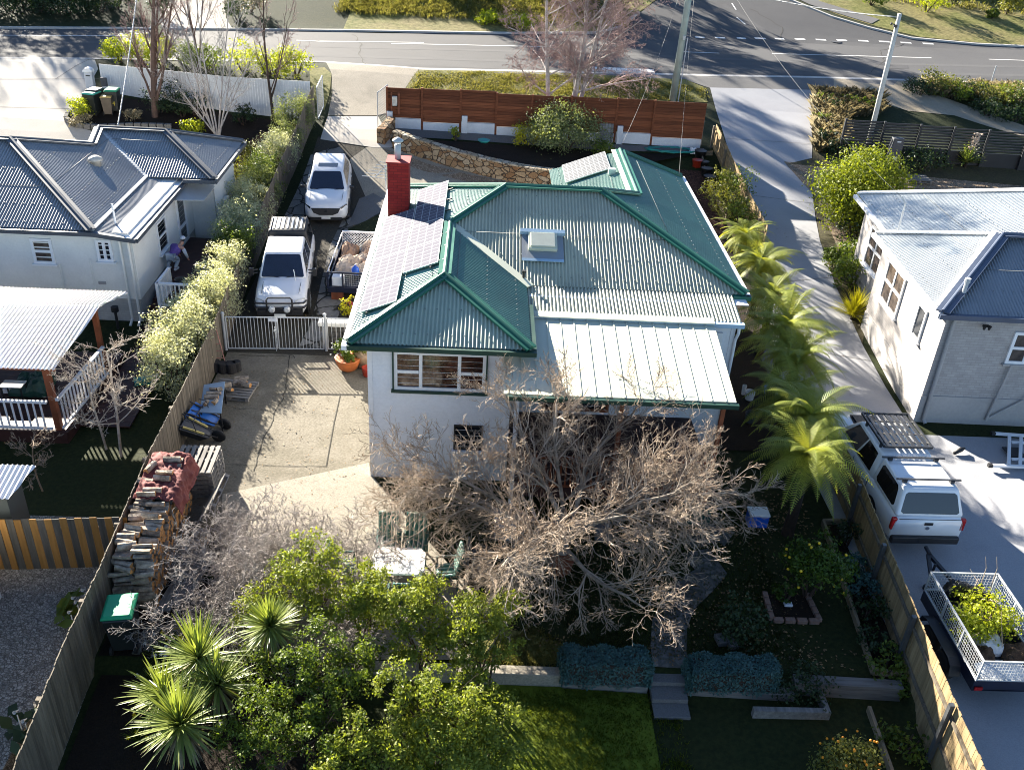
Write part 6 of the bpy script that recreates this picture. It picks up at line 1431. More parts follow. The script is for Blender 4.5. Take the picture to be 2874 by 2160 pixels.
# ---- outdoor dining table and chairs
TX = thing('garden_table', 'weathered white plastic garden table on the concrete', 'table', (-1.5, 16.05, 0))
ta = [G(808, 1184, .74), G(918, 1184, .74), G(915, 1240, .74), G(836, 1238, .74)]; tx0 = -2.12; tx1 = -.92; ty0 = 15.6; ty1 = 16.5
mat('table_white', (.75, .75, .72), .5, .06, 3, fine=.1)
mb = MB(); cr = .14; mb.prism([(tx0 + cr, ty0), (tx1 - cr, ty0), (tx1, ty0 + cr), (tx1, ty1 - cr), (tx1 - cr, ty1), (tx0 + cr, ty1), (tx0, ty1 - cr), (tx0, ty0 + cr)], .69, .74); mb.build('tabletop', 'table_white', TX, bevel=.015)
for x in (tx0 + .12, tx1 - .12):
    for y in (ty0 + .12, ty1 - .12): mb = MB(); mb.loft([[V(x - w, y - w, z), V(x + w, y - w, z), V(x + w, y + w, z), V(x - w, y + w, z)] for w, z in ((.04, 0), (.07, .69))]); mb.build('leg', 'table_white', TX)
CH = thing('garden_chair', 'green chair with tall striped cushion back on the far left side of the table', 'chair', group='striped chairs round the garden table')
mb = MB(); mb.box((0, 0, .40), (.5, .5, .03)); mb.build('seat', 'garden_green', CH, world=False, bevel=.01)
Rb = Matrix.Rotation(math.radians(-14), 3, 'X')
mb = MB(); mb.box((0, .3, .75), (.52, .03, .68), 0, 0, Rb); mb.build('backrest', 'garden_green', CH, world=False, bevel=.01)
mb = MB(); mb.box((0, 0, .45), (.46, .48, .07)); sc_ = mb.build('seat_cushion', 'striped_cushion', CH, world=False, bevel=.03)
mb = MB(); mb.box((0, .26, .78), (.48, .07, .7), 0, 0, Rb); mb.build('back_cushion', 'striped_cushion', CH, world=False, bevel=.03)
for s in (-1, 1):
    mb = MB(); mb.bar((s * .27, -.22, .64), (s * .27, .26, .64), .05, .03); mb.build('armrest', 'garden_green', CH, world=False)
    for y in (-.2, .22): mb = MB(); mb.bar((s * .25, y, 0), (s * .27, y, .62), .04, .04, (0, 1, 0)); mb.build('leg', 'garden_green', CH, world=False)
CH.location = (-1.83, 16.95, .03); CH.rotation_euler = (0, 0, math.radians(2))
dup(CH, (-1.2, 16.93, .03), (0, 0, math.radians(-2)), 'green chair with tall striped cushion back on the far right side of the table')
dup(CH, (-.42, 16.05, .03), (0, 0, math.radians(-82)), 'green striped chair turned sideways at the house end of the garden table')
dup(CH, (-1.3, 15.2, .03), (0, 0, math.radians(180)), 'green striped chair tucked under the near right side of the table')
dup(CH, (-1.95, 15.2, .03), (0, 0, math.radians(176)), 'green striped chair on the near left side of the table, half hidden by leaves')
dup(CH, (-2.75, 16.1, .03), (0, 0, math.radians(95)), 'green striped chair at the fence end of the garden table')
# weathered timber seat beside it
WS = thing('garden_bench', 'weathered grey timber seat seen end on beside the shadowed lawn', 'seat', (.15, 16.4, 0)); 
mb = MB(); mb.box((.05, 16.4, .5), (.06, 1.0, .5)); mb.bar((-.02, 15.95, 0), (.05, 15.95, .75), .06, .08, (0, 1, 0)); mb.bar((-.02, 16.85, 0), (.05, 16.85, .8), .06, .08, (0, 1, 0)); mb.build('backrest', 'grey_timber_y', WS)
mb = MB()
for k in range(4): mb.box((.2 + k * .12, 16.4, .42), (.1, .95, .03))
for y in (15.98, 16.82): mb.bar((.6, y, 0), (.6, y, .42), .06, .06, (1, 0, 0))
mb.build('seat', 'grey_timber_y', WS)
# ---- things in the shade
p = P(1632, 1130); CO = thing('cool_box', 'blue cool box with white lid on the dark lawn beside the verandah', 'cool box', p)
mb = MB(); mb.box(p + V(0, 0, .18), (.5, .36, .36)); mb.build('box_body', 'blue_plastic', CO, bevel=.02); mb = MB(); mb.box(p + V(0, 0, .39), (.53, .39, .06)); mb.build('lid', 'white_plastic', CO, bevel=.02)
for (u, v, h, r_, m, lab) in ((1617, 862, .3, .16, 'white_plastic', 'round white bucket in the shade under the ferns'), (1604, 852, .35, .07, 'white_plastic', 'slim white container beside the white bucket'), (1664, 850, .22, .25, 'blue_plastic', 'blue basin half hidden by a fern frond'), (1620, 910, .3, .2, 'pillar_grey', 'grey tub on the dark ground near the verandah corner')):
    p = P(u, v); mb = MB(); mb.lathe([(r_ * .8, 0), (r_, h), (r_ * .92, h), (r_ * .75, .03)], p, 18); tag(mb.build('bucket', m, smooth=False), lab, 'bucket')
p = P(1706, 1312); BQ = [(-.55, -.45, .55, -.45), (.55, -.45, .5, .45), (-.55, -.45, -.5, .45)]
for x0, y0, x1, y1 in BQ:
    n = 4
    for k in range(n):
        a = V(x0, y0, 0).lerp(V(x1, y1, 0), (k + .08) / n) + p; b_ = V(x0, y0, 0).lerp(V(x1, y1, 0), (k + .92) / n) + p
        mb = MB(); mb.bar(a + V(0, 0, .05), b_ + V(0, 0, .05), .12, .1); tag(mb.build('edging_brick', 'brick_loose', bevel=.008), 'old brick in the little square edging on the dark lawn', 'brick', 'bricks round the little lemon tree')
mb = MB(); mb.prism([(p.x - .48, p.y - .38), (p.x + .48, p.y - .38), (p.x + .44, p.y + .42), (p.x - .44, p.y + .42)], -.05, .035); struct(mb.build('soil', 'soil', auto=False))
mb = MB(); mb.box(p + V(-.05, .05, .07), (.2, .14, .06)); tag(mb.build('white_stone', 'white_sack', bevel=.02), 'small white stone inside the brick square on the dark lawn', 'stone')
for k, (u, v) in enumerate(((1555, 1385), (1580, 1392))):
    p = P(u, v); mb = MB(); mb.box(p + V(0, 0, .06), (.2, .3, .12), .2); tag(mb.build('concrete_block', 'footpath', bevel=.01), 'grey concrete block on the dark lawn by the stone path', 'block', 'blocks by the stone path')
for k, (u, v, w, h, m, lab) in enumerate(((1090, 1155, .55, .42, 'board_blue', 'pale grey box under the bare branches near the verandah'), (1300, 1160, .4, .4, 'footpath', 'grey box under the densest bare branches'), (1490, 1125, .9, .5, 'garden_green', 'dark green garden bench box at the end of the verandah'))):
    p = P(u, v); mb = MB(); mb.box(p + V(0, 0, h / 2), (w, .4, h)); tag(mb.build('storage_box', m, bevel=.02), lab, 'box')
p = P(1210, 1235); pot('plant_pot', 'reddish brown pot on the dark lawn below the bare tree', p, [(.15, 0), (.24, .1), (.28, .35), (.3, .4), (.26, .4)], 'stain_brown')
# ---- front garden
p = P(1043, 352); mb = MB(); mb.lathe([(.05, .98), (.18, 1.0), (.28, 1.08), (.3, 1.12), (.26, 1.1), (.15, 1.04), (.02, 1.03)], p, 22); tag(mb.build('bird_bath', 'teal_plastic', smooth=True), 'shallow teal bowl standing on the coping of the stone wall', 'bowl')
p = P(1307, 312); mb = MB(); R = Matrix.Rotation(math.radians(-14), 3, 'X')
for k in range(5): mb.box(p + V(-.28 + k * .14, .1, .5), (.13, .03, 1.0), 0, 0, R)
tag(mb.build('leaning_pallet', 'grey_timber'), 'small yellow grey timber panel leaning on the white block wall', 'panel')
hx = Q5; HS = MB(); rr = random.Random(3); c = P(1450, 328); pts = []
for k in range(150): a = k * .42; r_ = .55 + .3 * rr.random(); pts.append(c + V(r_ * 1.7 * math.cos(a), r_ * .55 * math.sin(a), .06 + .1 * rr.random()))
HS.tube(pts, .018, 5); tag(HS.build('garden_hose', 'teal_plastic', smooth=True), 'loose coil of teal garden hose below the slat fence', 'hose')
p = P(1508, 312); mb = MB(); mb.box(p + V(0, .1, .6), (.3, .12, 1.3), 0, 0, Matrix.Rotation(math.radians(-6), 3, 'X')); tag(mb.build('grey_board', 'grey_timber', bevel=.01), 'grey board standing in the corner of the slat fence', 'board')
crumple('white_bag', 'small pale bag beside the plant pots at the sunlit fence', 'bag', P(1497, 331), .4, .35, .4, 'white_sack', 40, 10)
for u, v, r_, h, m, lab in ((1511, 340, .3, .35, 'black_plastic', 'wide black pot with a blue liner nearest the street fence'), (1504, 360, .26, .35, 'red_plastic', 'dark red pot in the row beside the sunlit fence'), (1519, 362, .24, .32, 'black_plastic', 'black pot with a white rim in the row beside the sunlit fence'), (1524, 380, .28, .4, 'black_plastic', 'large black pot holding dry stems beside the sunlit fence'), (1530, 398, .3, .42, 'black_plastic', 'large black pot nearest the yellow green shrub')):
    pot('plant_pot', lab, P(u, v), [(r_ * .75, 0), (r_, h), (r_ * 1.06, h), (r_ * .98, h)], m, 'plant pots in the front garden')
# ---- power pillar, poles, wires
p = P(1922, 362); PW = thing('power_pillar', 'grey electrical pillar with two doors in front of the charcoal fence', 'power pillar', p)
mb = MB(); mb.box(p + V(0, 0, .08), (.75, .6, .2)); mb.build('plinth', 'footpath', PW, bevel=.02); mb = MB(); mb.box(p + V(0, 0, .85), (.55, .4, 1.35)); mb.build('cabinet', 'pillar_grey', PW, bevel=.02)
for z in (.52, 1.15): mb = MB(); mb.box(p + V(0, -.205, z), (.47, .012, .58)); dr = mb.build('door', 'pillar_grey', PW); m2 = MB(); m2.box(p + V(.02, -.215, z + (.22 if z > 1 else 0)), (.2, .008, .06 if z > 1 else .14)); m2.build('label_plate', 'number_plate', dr)
def pole(label, base, top, r0, r1, m, arm=None):
    r = thing('power_pole', label, 'power pole', base, group='power poles'); mb = MB(); mb.tube([base + V(0, 0, -.3), base.lerp(top, .5), top], [r0, (r0 + r1) / 2, r1], 14); mb.build('pole_shaft', m, r, smooth=True)
    mb = MB(); mb.box(top + V(-.12, -.1, -.55), (.16, .14, .12)); mb.tube([top + V(-.1, -.05, -.5), top + V(-.35, -.15, -.45)], .02, 6); mb.lathe([(.04, 0), (.06, .05), (.03, .12)], top + V(-.35, -.15, -.5), 8); mb.build('fitting', 'black_plastic', r); return top
pr = P(1870, 333); tr = pole('bare pale square topped pole behind the charcoal fence', pr, GY(1943, 30, pr.y), .14, .1, 'pole_pale')
pm = P(1452, 218); tm = pole('greenish timber power pole behind the slat fence, running out of the top', pm, pm + V(.15, 0, 9.0), .2, .16, 'pole_green')
pl_ = P(352, 128); tl = pole('pale power pole among the bare trees beside the white fence', pl_, pl_ + V(0, 0, 8.5), .17, .13, 'pole_pale')
mb = MB(); mb.box(pm + V(.1, -.22, 3.4), (.12, .12, .2)); mb.tube([pm + V(.28, -.2, 0), pm + V(.3, -.2, 3.4)], .03, 6); tag(mb.build('pole_conduit', 'galvanised'), 'grey cable conduit on the side of the greenish pole', 'conduit')
def wire(label, a, b, sag, r=.007, twist=False):
    a = Vector(a); b = Vector(b); pts = [a.lerp(b, t) + V(0, 0, -4 * sag * t * (1 - t)) for t in np.linspace(0, 1, 60 if twist else 24)]
    mb = MB()
    if twist:
        for ph in (0, 2.09, 4.19): mb.tube([p + V(.02 * math.cos(k * 1.5 + ph), 0, .02 * math.sin(k * 1.5 + ph)) for k, p in enumerate(pts)], .011, 5)
    else: mb.tube(pts, r * .65, 5)
    tag(mb.build('overhead_wire', 'galvanised' if twist else 'pillar_grey', smooth=True), label, 'wire')
wa = GY(254, 273, 38.2); wb = GY(296, -8, 46); wire('twisted white service cable rising from the slate roof to the left pole', wa, tl + V(-.6, 0, -.2), .5, twist=True) if False else wire('twisted white service cable rising steeply from the slate roof', wa, GY(299, -40, 47), .15, twist=True)
mb = MB(); mb.tube([wa + V(0, 0, -.9), wa], .03, 6); tag(mb.build('service_bracket', 'galvanised'), 'small pale cable bracket on the ridge of the slate roof', 'bracket')
wire('twisted white cable running to the bare pale pole from the upper left', tr + V(-.1, 0, -.15), tr + V(-12, 22, .8), .9, twist=True)
wire('thin wire slanting across the long driveway to the grey house', tm + V(.1, 0, -.6), V(14.25, 29.7, 5.2), .8, .01)
wire('thin wire from the greenish pole to the green roof gable', tm + V(-.1, 0, -.8), V(5.1, 33.4, 5.5), .9, .01)
wire('thin wire crossing the right end of the slat fence', tm + V(.1, 0, -1.0), V(7.4, 33.5, 4.4), .8, .009)
p = P(1935, 176 + 6); 
p = P(2140, 178); mb = MB(); mb.tube([p, p + V(0, 0, 1.0)], .035, 8); tag(mb.build('marker_post', 'galvanised'), 'thin grey marker post on the far right verge', 'post')
# ---- left neighbour's deck and landing
Z0 = zoomp(0, 860, 440, 2151)
dz_ = .39
p = G(*Z0(180, 1085), dz_ + .4); LT = thing('folding_table', 'small folding table with a pale top on the dark red deck', 'table', (p.x, p.y, dz_)); mb = MB(); mb.box((p.x, p.y, dz_ + .45), (.62, .4, .03)); mb.build('tabletop', 'cream_wall', LT, bevel=.01)
for sx in (-1, 1):
    for sy in (-1, 1): mb = MB(); mb.bar((p.x + sx * .27, p.y + sy * .16, dz_), (p.x + sx * .27, p.y + sy * .16, dz_ + .44), .03, .03, (0, 1, 0)); mb.build('leg', 'black_plastic', LT)
p = G(*Z0(430, 1010), dz_ + .3); crumple('green_canvas', 'dark green canvas heap on the deck under the bright roof', 'canvas', (p.x, p.y, dz_), 1.0, .9, .6, 'garden_green', 50, 14)
for a, b_, w, d, h, m, lab in ((345, 1100, .14, .14, .2, 'red_plastic', 'small red tin on the deck beside the green canvas'), (330, 1185, .6, .25, .05, 'cardboard', 'flat tan board on the deck near the white rail'), (510, 1145, .5, .1, .08, 'cardboard', 'narrow timber offcut on the deck near the white rail'), (500, 1130, .12, .4, .12, 'board_blue', 'pale blue tool case on the deck near the post'), (150, 1170, .35, .2, .15, 'white_sack', 'grey white cloth bundle below the folding table')):
    p = G(*Z0(a, b_), dz_); mb = MB(); mb.box((p.x, p.y, dz_ + h / 2), (w, d, h), random.uniform(-.3, .3)); tag(mb.build(lab.split(' on ')[0].split(' below ')[0].replace(' ', '_').split('_', 1)[1], m, bevel=.012), lab, 'odds and ends')
p = V(-10.25, 29.6, .86); mb = MB(); mb.lathe([(.15, 0), (.18, .32), (.19, .33), (.16, .32), (.13, .03)], p + V(0, 0, 0), 18); tag(mb.build('bucket', 'pillar_grey'), 'dark grey bucket on the landing behind the white balustrade', 'bucket')
p = P(310, 832); mb = MB(); mb.box(p + V(0, 0, .12), (.5, .3, .24), .4); tag(mb.build('teal_box', 'teal_plastic', bevel=.02), 'teal box on the ground behind the bare pear tree', 'box')
p = P(250, 700); mb = MB(); mb.tube([V(-11.9, 27.8, 0), V(-11.9, 27.8, .75)], .05, 8); mb.tube([V(-11.9, 27.8, .75), V(-11.9, 27.8, .92)], .12, 12); tag(mb.build('garden_light', 'black_plastic'), 'dark topped post lamp by the corner of the cream house', 'lamp')
# ---- white trestle at the right edge
Z4 = zoomp(2700, 1180, 174, 1807); TZ = thing('white_trestle', 'white painted frame lying on the apron at the right edge', 'frame', G(*Z4(1000, 800), .1))
mb = MB(); za = .16; A = G(*Z4(960, 375), za); B2 = G(*Z4(1800, 480), za); C2 = G(*Z4(880, 1305), za); D2 = G(*Z4(1800, 1340), za)
mb.bar(A, B2 + V(1.2, 0, 0), .09, .07); mb.bar(C2, D2 + V(1.2, 0, 0), .09, .07); E1 = G(*Z4(1380, 470), za); E2 = G(*Z4(1360, 1280), za); mb.bar(E1, E2, .09, .06); E3 = G(*Z4(1720, 500), za); E4 = G(*Z4(1690, 1310), za); mb.bar(E3, E4, .09, .055)
E5 = G(*Z4(1450, 630), za); E6 = G(*Z4(1450, 1120), za); mb.bar(E5, E5 + V(1.6, 0, 0), .08, .05); mb.bar(E6, E6 + V(1.6, 0, 0), .08, .05); mb.build('trestle_frame', 'white_paint', TZ)
for q in (A, C2): mb = MB(); mb.box(q + V(-.06, 0, 0), (.12, .11, .1)); mb.build('rubber_foot', 'black_plastic', TZ)
mb = MB(); mb.box((E1 + E4) / 2 + V(0, 0, -.05), (.5, .5, .03)); mb.build('panel', 'dark_steel', TZ)
p = G(2077, 940 + 36, .05); mb = MB(); mb.tube([p + V(-.3, -.12, .03), p + V(-.05, 0, .1), p + V(.1, .1, .08)], [.05, .07, .03], 8); tag(mb.build('hand_tool', 'black_plastic', smooth=True), 'black hand tool lying at the edge of the sunlight on the apron', 'tool')

# ---- person stooping on the landing of the cream house
PE = thing('person', 'person in a purple top and pale trousers stooping on the landing beside the cream house', 'person', (-10.82, 30.75, 1.01))
def skin_mesh(name, verts, edges, radii, m, parent, sub=2, root=0):
    me = bpy.data.meshes.new(name); o0 = wl(parent); me.from_pydata([Vector(v) for v in verts], edges, []); me.materials.append(MATS[m])
    o = bpy.data.objects.new(name, me); C.objects.link(o); o.parent = parent
    sk = o.modifiers.new('skin', 'SKIN'); sk.use_smooth_shade = True
    if not me.skin_vertices: 
        bm = bmesh.new(); bm.from_mesh(me); bm.verts.layers.skin.verify(); bm.to_mesh(me); bm.free()
    for i, r_ in enumerate(radii): me.skin_vertices[0].data[i].radius = (r_, r_) if not isinstance(r_, tuple) else r_
    me.skin_vertices[0].data[root].use_root = True
    sb = o.modifiers.new('sub', 'SUBSURF'); sb.levels = sub; sb.render_levels = sub; return o
# joints: pelvis, spine, chest, neck, head | legs bent, arms reaching down
PV = [(0, 0, .50), (.03, .14, .62), (.08, .30, .73), (.12, .41, .79), (.15, .47, .84), (.18, .54, .91),
      (-.12, .0, .49), (-.19, .16, .36), (-.16, -.12, .07), (-.16, .02, .03), (.10, .0, .49), (.12, .20, .34), (.10, -.06, .07), (.11, .08, .03),
      (.27, .33, .74), (.38, .30, .52), (.36, .42, .34), (-.12, .37, .74), (-.16, .46, .5), (-.04, .56, .34)]
PEg = [(0, 1), (1, 2), (2, 3), (3, 4), (4, 5), (0, 6), (6, 7), (7, 8), (8, 9), (0, 10), (10, 11), (11, 12), (12, 13), (2, 14), (14, 15), (15, 16), (2, 17), (17, 18), (18, 19)]
PRd = [.10, .10, .11, .06, .075, .09, .095, .07, .05, .045, .095, .07, .05, .045, .07, .05, .035, .07, .05, .035]
PVs = [(x, y, z) for x, y, z in PV]
skin_mesh('body', PVs, PEg, PRd, 'skin', PE, 2)
skin_mesh('jumper', [PVs[i] for i in (0, 1, 2, 17, 18)] + [(.2, .33, .76)], [(0, 1), (1, 2), (2, 3), (3, 4), (2, 5)], [.15, .165, .18, .10, .07, .10], 'purple_cloth', PE)
skin_mesh('sleeve', [PVs[i] for i in (14, 15, 16)], [(0, 1), (1, 2)], [.078, .058, .045], 'white_cloth', PE)
skin_mesh('trousers', [PVs[i] for i in (0, 6, 7, 8, 10, 11, 12)], [(0, 1), (1, 2), (2, 3), (0, 4), (4, 5), (5, 6)], [.145, .105, .082, .062, .105, .082, .062], 'pale_jeans', PE)
skin_mesh('hair', [(.175, .5, .9), (.18, .56, .96), (.17, .48, .97)], [(0, 1), (1, 2)], [.07, .09, .085], 'dark_hair', PE)
mb = MB(); mb.lathe([(.1, 0), (.1, .04), (.07, .085), (.02, .1)], (.18, .55, .99), 16); mb.build('cap', 'white_cloth', PE, world=False, smooth=True)
for i, (hx_, hy, hz_) in enumerate((PV[16], PV[19])):
    vsx = [(hx_, hy, hz_), (hx_, hy + .02, hz_ - .06)]; ed = [(0, 1)]; rd = [.03, .032]
    for k in range(4): vsx += [(hx_ - .03 + k * .02, hy + .035, hz_ - .1), (hx_ - .032 + k * .021, hy + .06, hz_ - .135 + .008 * abs(k - 1.5))]; ed += [(1, 2 + 2 * k), (2 + 2 * k, 3 + 2 * k)]; rd += [.009, .008]
    n_ = len(vsx); vsx += [(hx_ - .04, hy + .03, hz_ - .05), (hx_ - .055, hy + .055, hz_ - .075)]; ed += [(1, n_), (n_, n_ + 1)]; rd += [.011, .009]
    skin_mesh('hand', vsx, ed, rd, 'skin', PE, 1)
for x, y in ((-.16, -.06), (.11, .0)): mb = MB(); mb.box((x, y + .02, .045), (.09, .26, .09)); mb.build('shoe', 'white_cloth', PE, world=False, bevel=.03)
PE.rotation_euler = (0, 0, math.radians(-14)); PE.location = (-10.82, 30.75, 1.01)
# ------------------------------------------------------------------ vegetation
leafmat('leaf_pale', (.30, .32, .19), (.54, .55, .38), .45, .5, .4, (1.3, 1.25, .75))
leafmat('leaf_grey', (.09, .12, .055), (.22, .25, .12), .4, .6, .2)
leafmat('leaf_lime', (.15, .20, .012), (.33, .36, .03), .45)
leafmat('leaf_yellow', (.34, .32, .01), (.5, .46, .03), .35)
leafmat('leaf_mid', (.035, .07, .012), (.12, .16, .025), .4)
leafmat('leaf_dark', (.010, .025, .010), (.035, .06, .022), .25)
leafmat('leaf_lemon', (.025, .06, .008), (.06, .10, .012), .3)
leafmat('leaf_tobira', (.05, .095, .014), (.25, .275, .045), .45, tcol=(1.25, 1.25, .45))
leafmat('leaf_glossy', (.05, .085, .010), (.22, .25, .025), .35, .55, .2)
leafmat('leaf_orangey', (.10, .115, .02), (.19, .19, .05), .35)
leafmat('leaf_teal', (.035, .09, .085), (.07, .14, .13), .2)
leafmat('leaf_fern', (.09, .15, .02), (.30, .33, .07), .5, .5, .3, (1.6, 1.4, .5))
leafmat('leaf_sword', (.08, .13, .028), (.26, .30, .09), .3, .4, .45)
leafmat('leaf_gum', (.05, .07, .03), (.10, .12, .05), .2)
leafmat('dry_grass', (.17, .145, .085), (.33, .285, .18), .35, tcol=(1, .95, .8))
leafmat('grass_blade', (.05, .085, .010), (.14, .17, .02), .45)
leafmat('shade_toned_blade', (.02, .035, .006), (.05, .07, .012), .3)  # darker copy of the grass blades, yard shade put into the colour
leafmat('bank_tuft', (.09, .10, .02), (.24, .22, .07), .4, tcol=(1.2, 1.15, .6))
mat('bark_dark', (.055, .035, .025), .9, .35, 6, bump=.5); mat('bark_red', (.10, .06, .045), .85, .35, 6, bump=.5)
mat('bark_silver', (.36, .33, .31), .8, .3, 5, bump=.4); mat('twig_purple', (.27, .18, .165), .85, .25, 4); mat('twig_grey', (.30, .265, .24), .85, .25, 4); mat('twig_pale', (.36, .29, .22), .85, .3, 4, col2=(.46, .40, .33)); mat('twig_brown', (.20, .125, .075), .85, .45, 1.2, col2=(.37, .29, .21))
mat('bark_mid', (.20, .16, .12), .85, .4, 4, bump=.4, col2=(.36, .31, .25)); mat('twig_warm', (.20, .15, .11), .85, .4, 1.5, col2=(.43, .37, .30))
mat('fern_trunk', (.03, .018, .010), .95, .4, 8, bump=1)
mat('fruit_yellow', (.75, .5, .02), .4, .1, 8); mat('fruit_orange', (.8, .28, .01), .4, .1, 8); mat('petal_white', (.82, .82, .78), .5, .05, 8); mat('petal_yellow', (.8, .6, .02), .5, .1, 8)

def prisms(segs, n=3):
    """tapered prisms for many (p, q, r0, r1) at once -> verts, faces"""
    A = np.array([s[0] for s in segs], dtype=np.float64); Bq = np.array([s[1] for s in segs], dtype=np.float64)
    r0 = np.array([s[2] for s in segs]); r1 = np.array([s[3] for s in segs])
    d = Bq - A; L = np.linalg.norm(d, axis=1, keepdims=True); d /= np.maximum(L, 1e-9)
    ref = np.where(np.abs(d[:, 2:3]) < .9, np.array([[0, 0, 1.]]), np.array([[1., 0, 0]]))
    x = np.cross(d, ref); x /= np.linalg.norm(x, axis=1, keepdims=True); y = np.cross(d, x)
    Bq = Bq + d * (r1[:, None] * .3)
    out = []
    for c, r in ((A, r0), (Bq, r1)):
        for j in range(n): a = 2 * math.pi * j / n; out.append(c + (x * math.cos(a) + y * math.sin(a)) * r[:, None])
    Vv = np.stack(out, 1).reshape(-1, 3); m = len(segs); base = np.arange(m)[:, None] * 2 * n
    F = np.concatenate([base + np.array([[j, (j + 1) % n, n + (j + 1) % n, n + j]]) for j in range(n)], 0)
    return Vv, F
def grow(out, p, d, r, L, lev, par, rng, tip=None):
    k = par['k'][lev]; st = L / k; p = np.array(p, float); d = np.array(d, float); d /= np.linalg.norm(d); r_end = r * par['taper'][lev]
    for i in range(k):
        d = d + rng.normal(0, par['wob'][lev], 3) + np.array([0, 0, par['up'][lev]]); d /= np.linalg.norm(d)
        q = p + d * st; ra = r + (r_end - r) * i / k; rb = r + (r_end - r) * (i + 1) / k
        out.append((p, q, ra, rb, lev))
        if lev + 1 < len(par['k']):
            t = (i + 1) / k
            if t >= par['from'][lev]:
                m = par['kids'][lev]; m = int(m) + (rng.random() < m - int(m))
                for c in range(m):
                    ax = rng.normal(0, 1, 3); ax -= d * ax.dot(d); ax /= np.linalg.norm(ax) + 1e-9
                    if par.get('flat') and lev >= 1: ax[2] *= par['flat']
                    a = math.radians(rng.uniform(*par['ang'][lev])); nd = d * math.cos(a) + ax * math.sin(a)
                    s = par['shrink'][lev] * rng.uniform(.6, 1.15) * (1 - .45 * t if lev > 0 else 1 - .3 * t)
                    grow(out, q, nd, max(rb * par['rk'][lev], par['rmin']), L * s, lev + 1, par, rng)
        p = q
    return out
def bare_tree(name, label, cat, stems, par, mt, mw, seed, group=None, split=1, base=None, wood='trunk'):
    rng = np.random.default_rng(seed); segs = []
    for (p, d, r, L) in stems: grow(segs, p, d, r, L, 0, par, rng)
    b = base or stems[0][0]; o = thing(name, label, cat, tuple(b), group=group)
    big = [s for s in segs if s[4] <= split]; small = [s for s in segs if s[4] > split]
    v, f = prisms(big, 7); np_obj('trunk', v, f, mt, o, smooth=True)
    if small: v, f = prisms(small, 3); np_obj('branches', v, f, mw, o)
    return o, segs
def leaves(pts, nrm, size, rng, asp=.5, jit=.8, fold=0):
    n = len(pts); pts = np.asarray(pts); d = rng.normal(0, 1, (n, 3)); nn = np.asarray(nrm) + rng.normal(0, jit, (n, 3)); nn /= np.linalg.norm(nn, axis=1, keepdims=True)
    d -= nn * (d * nn).sum(1, keepdims=True); d /= np.linalg.norm(d, axis=1, keepdims=True); s = np.cross(nn, d)
    L = (size * rng.uniform(.6, 1.3, n))[:, None]; w = L * asp
    v = np.stack([pts - d * L * .5, pts + s * w * .5 - d * L * .05, pts + d * L * .5 - nn * L * .12, pts - s * w * .5 - d * L * .05], 1).reshape(-1, 3)
    return v, (np.arange(n)[:, None] * 4 + np.array([[0, 1, 2, 3]]))
def blob_pts(c, r, n, rng, shell=.45, flatbot=True):
    u = rng.normal(0, 1, (n, 3)); u /= np.linalg.norm(u, axis=1, keepdims=True)
    rad = 1 - shell * rng.random(n) ** 1.6
    lump = 1 + .22 * np.sin(u[:, 0] * 5 + c[0] * 3) * np.cos(u[:, 1] * 4.3 + c[1]) + .15 * np.sin(u[:, 2] * 6.1 + c[2] * 5)
    p = np.array(c) + u * np.array(r) * (rad * lump)[:, None]; return p, u
def crown(blobs, n, size, rng, asp=.5, jit=.7, shell=.5, sub=0, clump=.0):
    """leaves over a set of ellipsoids; each ellipsoid is itself broken into smaller clumps"""
    P_, N_ = [], []; tot = sum(r[0] * r[1] + r[0] * r[2] for c, r in blobs)
    for c, r in blobs:
        k = max(20, int(n * (r[0] * r[1] + r[0] * r[2]) / tot))
        if sub:
            cp, cu = blob_pts(c, r, sub, rng, .35); kk = max(4, k // sub)
            for q, u in zip(cp, cu):
                if u[2] < -.6 and rng.random() < .6: continue
                s = clump * rng.uniform(.6, 1.4); p, w = blob_pts(q, (s, s, s * .8), kk, rng, .7); P_.append(p); N_.append(w * .6 + u * .6 + np.array([0, 0, .35]))
        else: p, u = blob_pts(c, r, k, rng, shell); P_.append(p); N_.append(u + np.array([0, 0, .3]))
    return leaves(np.concatenate(P_), np.concatenate(N_), size, rng, asp, jit)
def bush(name, label, p, r, h, m, n=1500, size=.09, seed=1, cat='shrub', group=None, stem='bark_dark', sub=40, asp=.55, lumps=4, cr='foliage', clear=.0, z0=None):
    rng = np.random.default_rng(seed); p = Vector(p); o = thing(name, label, cat, p, group=group)
    bl = [((p.x, p.y, p.z + clear + (h - clear) * .52), (r * .82, r * .82, (h - clear) * .5))]
    for k in range(lumps):
        a = rng.uniform(0, 6.28); q = r * rng.uniform(.4, .75); s = r * rng.uniform(.35, .55); bl.append(((p.x + q * math.cos(a), p.y + q * math.sin(a), p.z + clear + (h - clear) * rng.uniform(.35, .78)), (s, s, min(s, (h - clear) * .4))))
    v, f = crown(bl, n, size, rng, asp, .75, .5, sub, r * .26); np_obj(cr, v, f, m, o)
    sg = []
    for k in range(5):
        a = rng.uniform(0, 6.28); q = np.array(p) + np.array([.06 * math.cos(a), .06 * math.sin(a), -.05]); sg.append((q, np.array([p.x + r * .5 * math.cos(a), p.y + r * .5 * math.sin(a), p.z + h * .6]), .03 + .01 * r, .012, 0))
    v, f = prisms(sg, 6); np_obj('stems', v, f, stem, o); return o

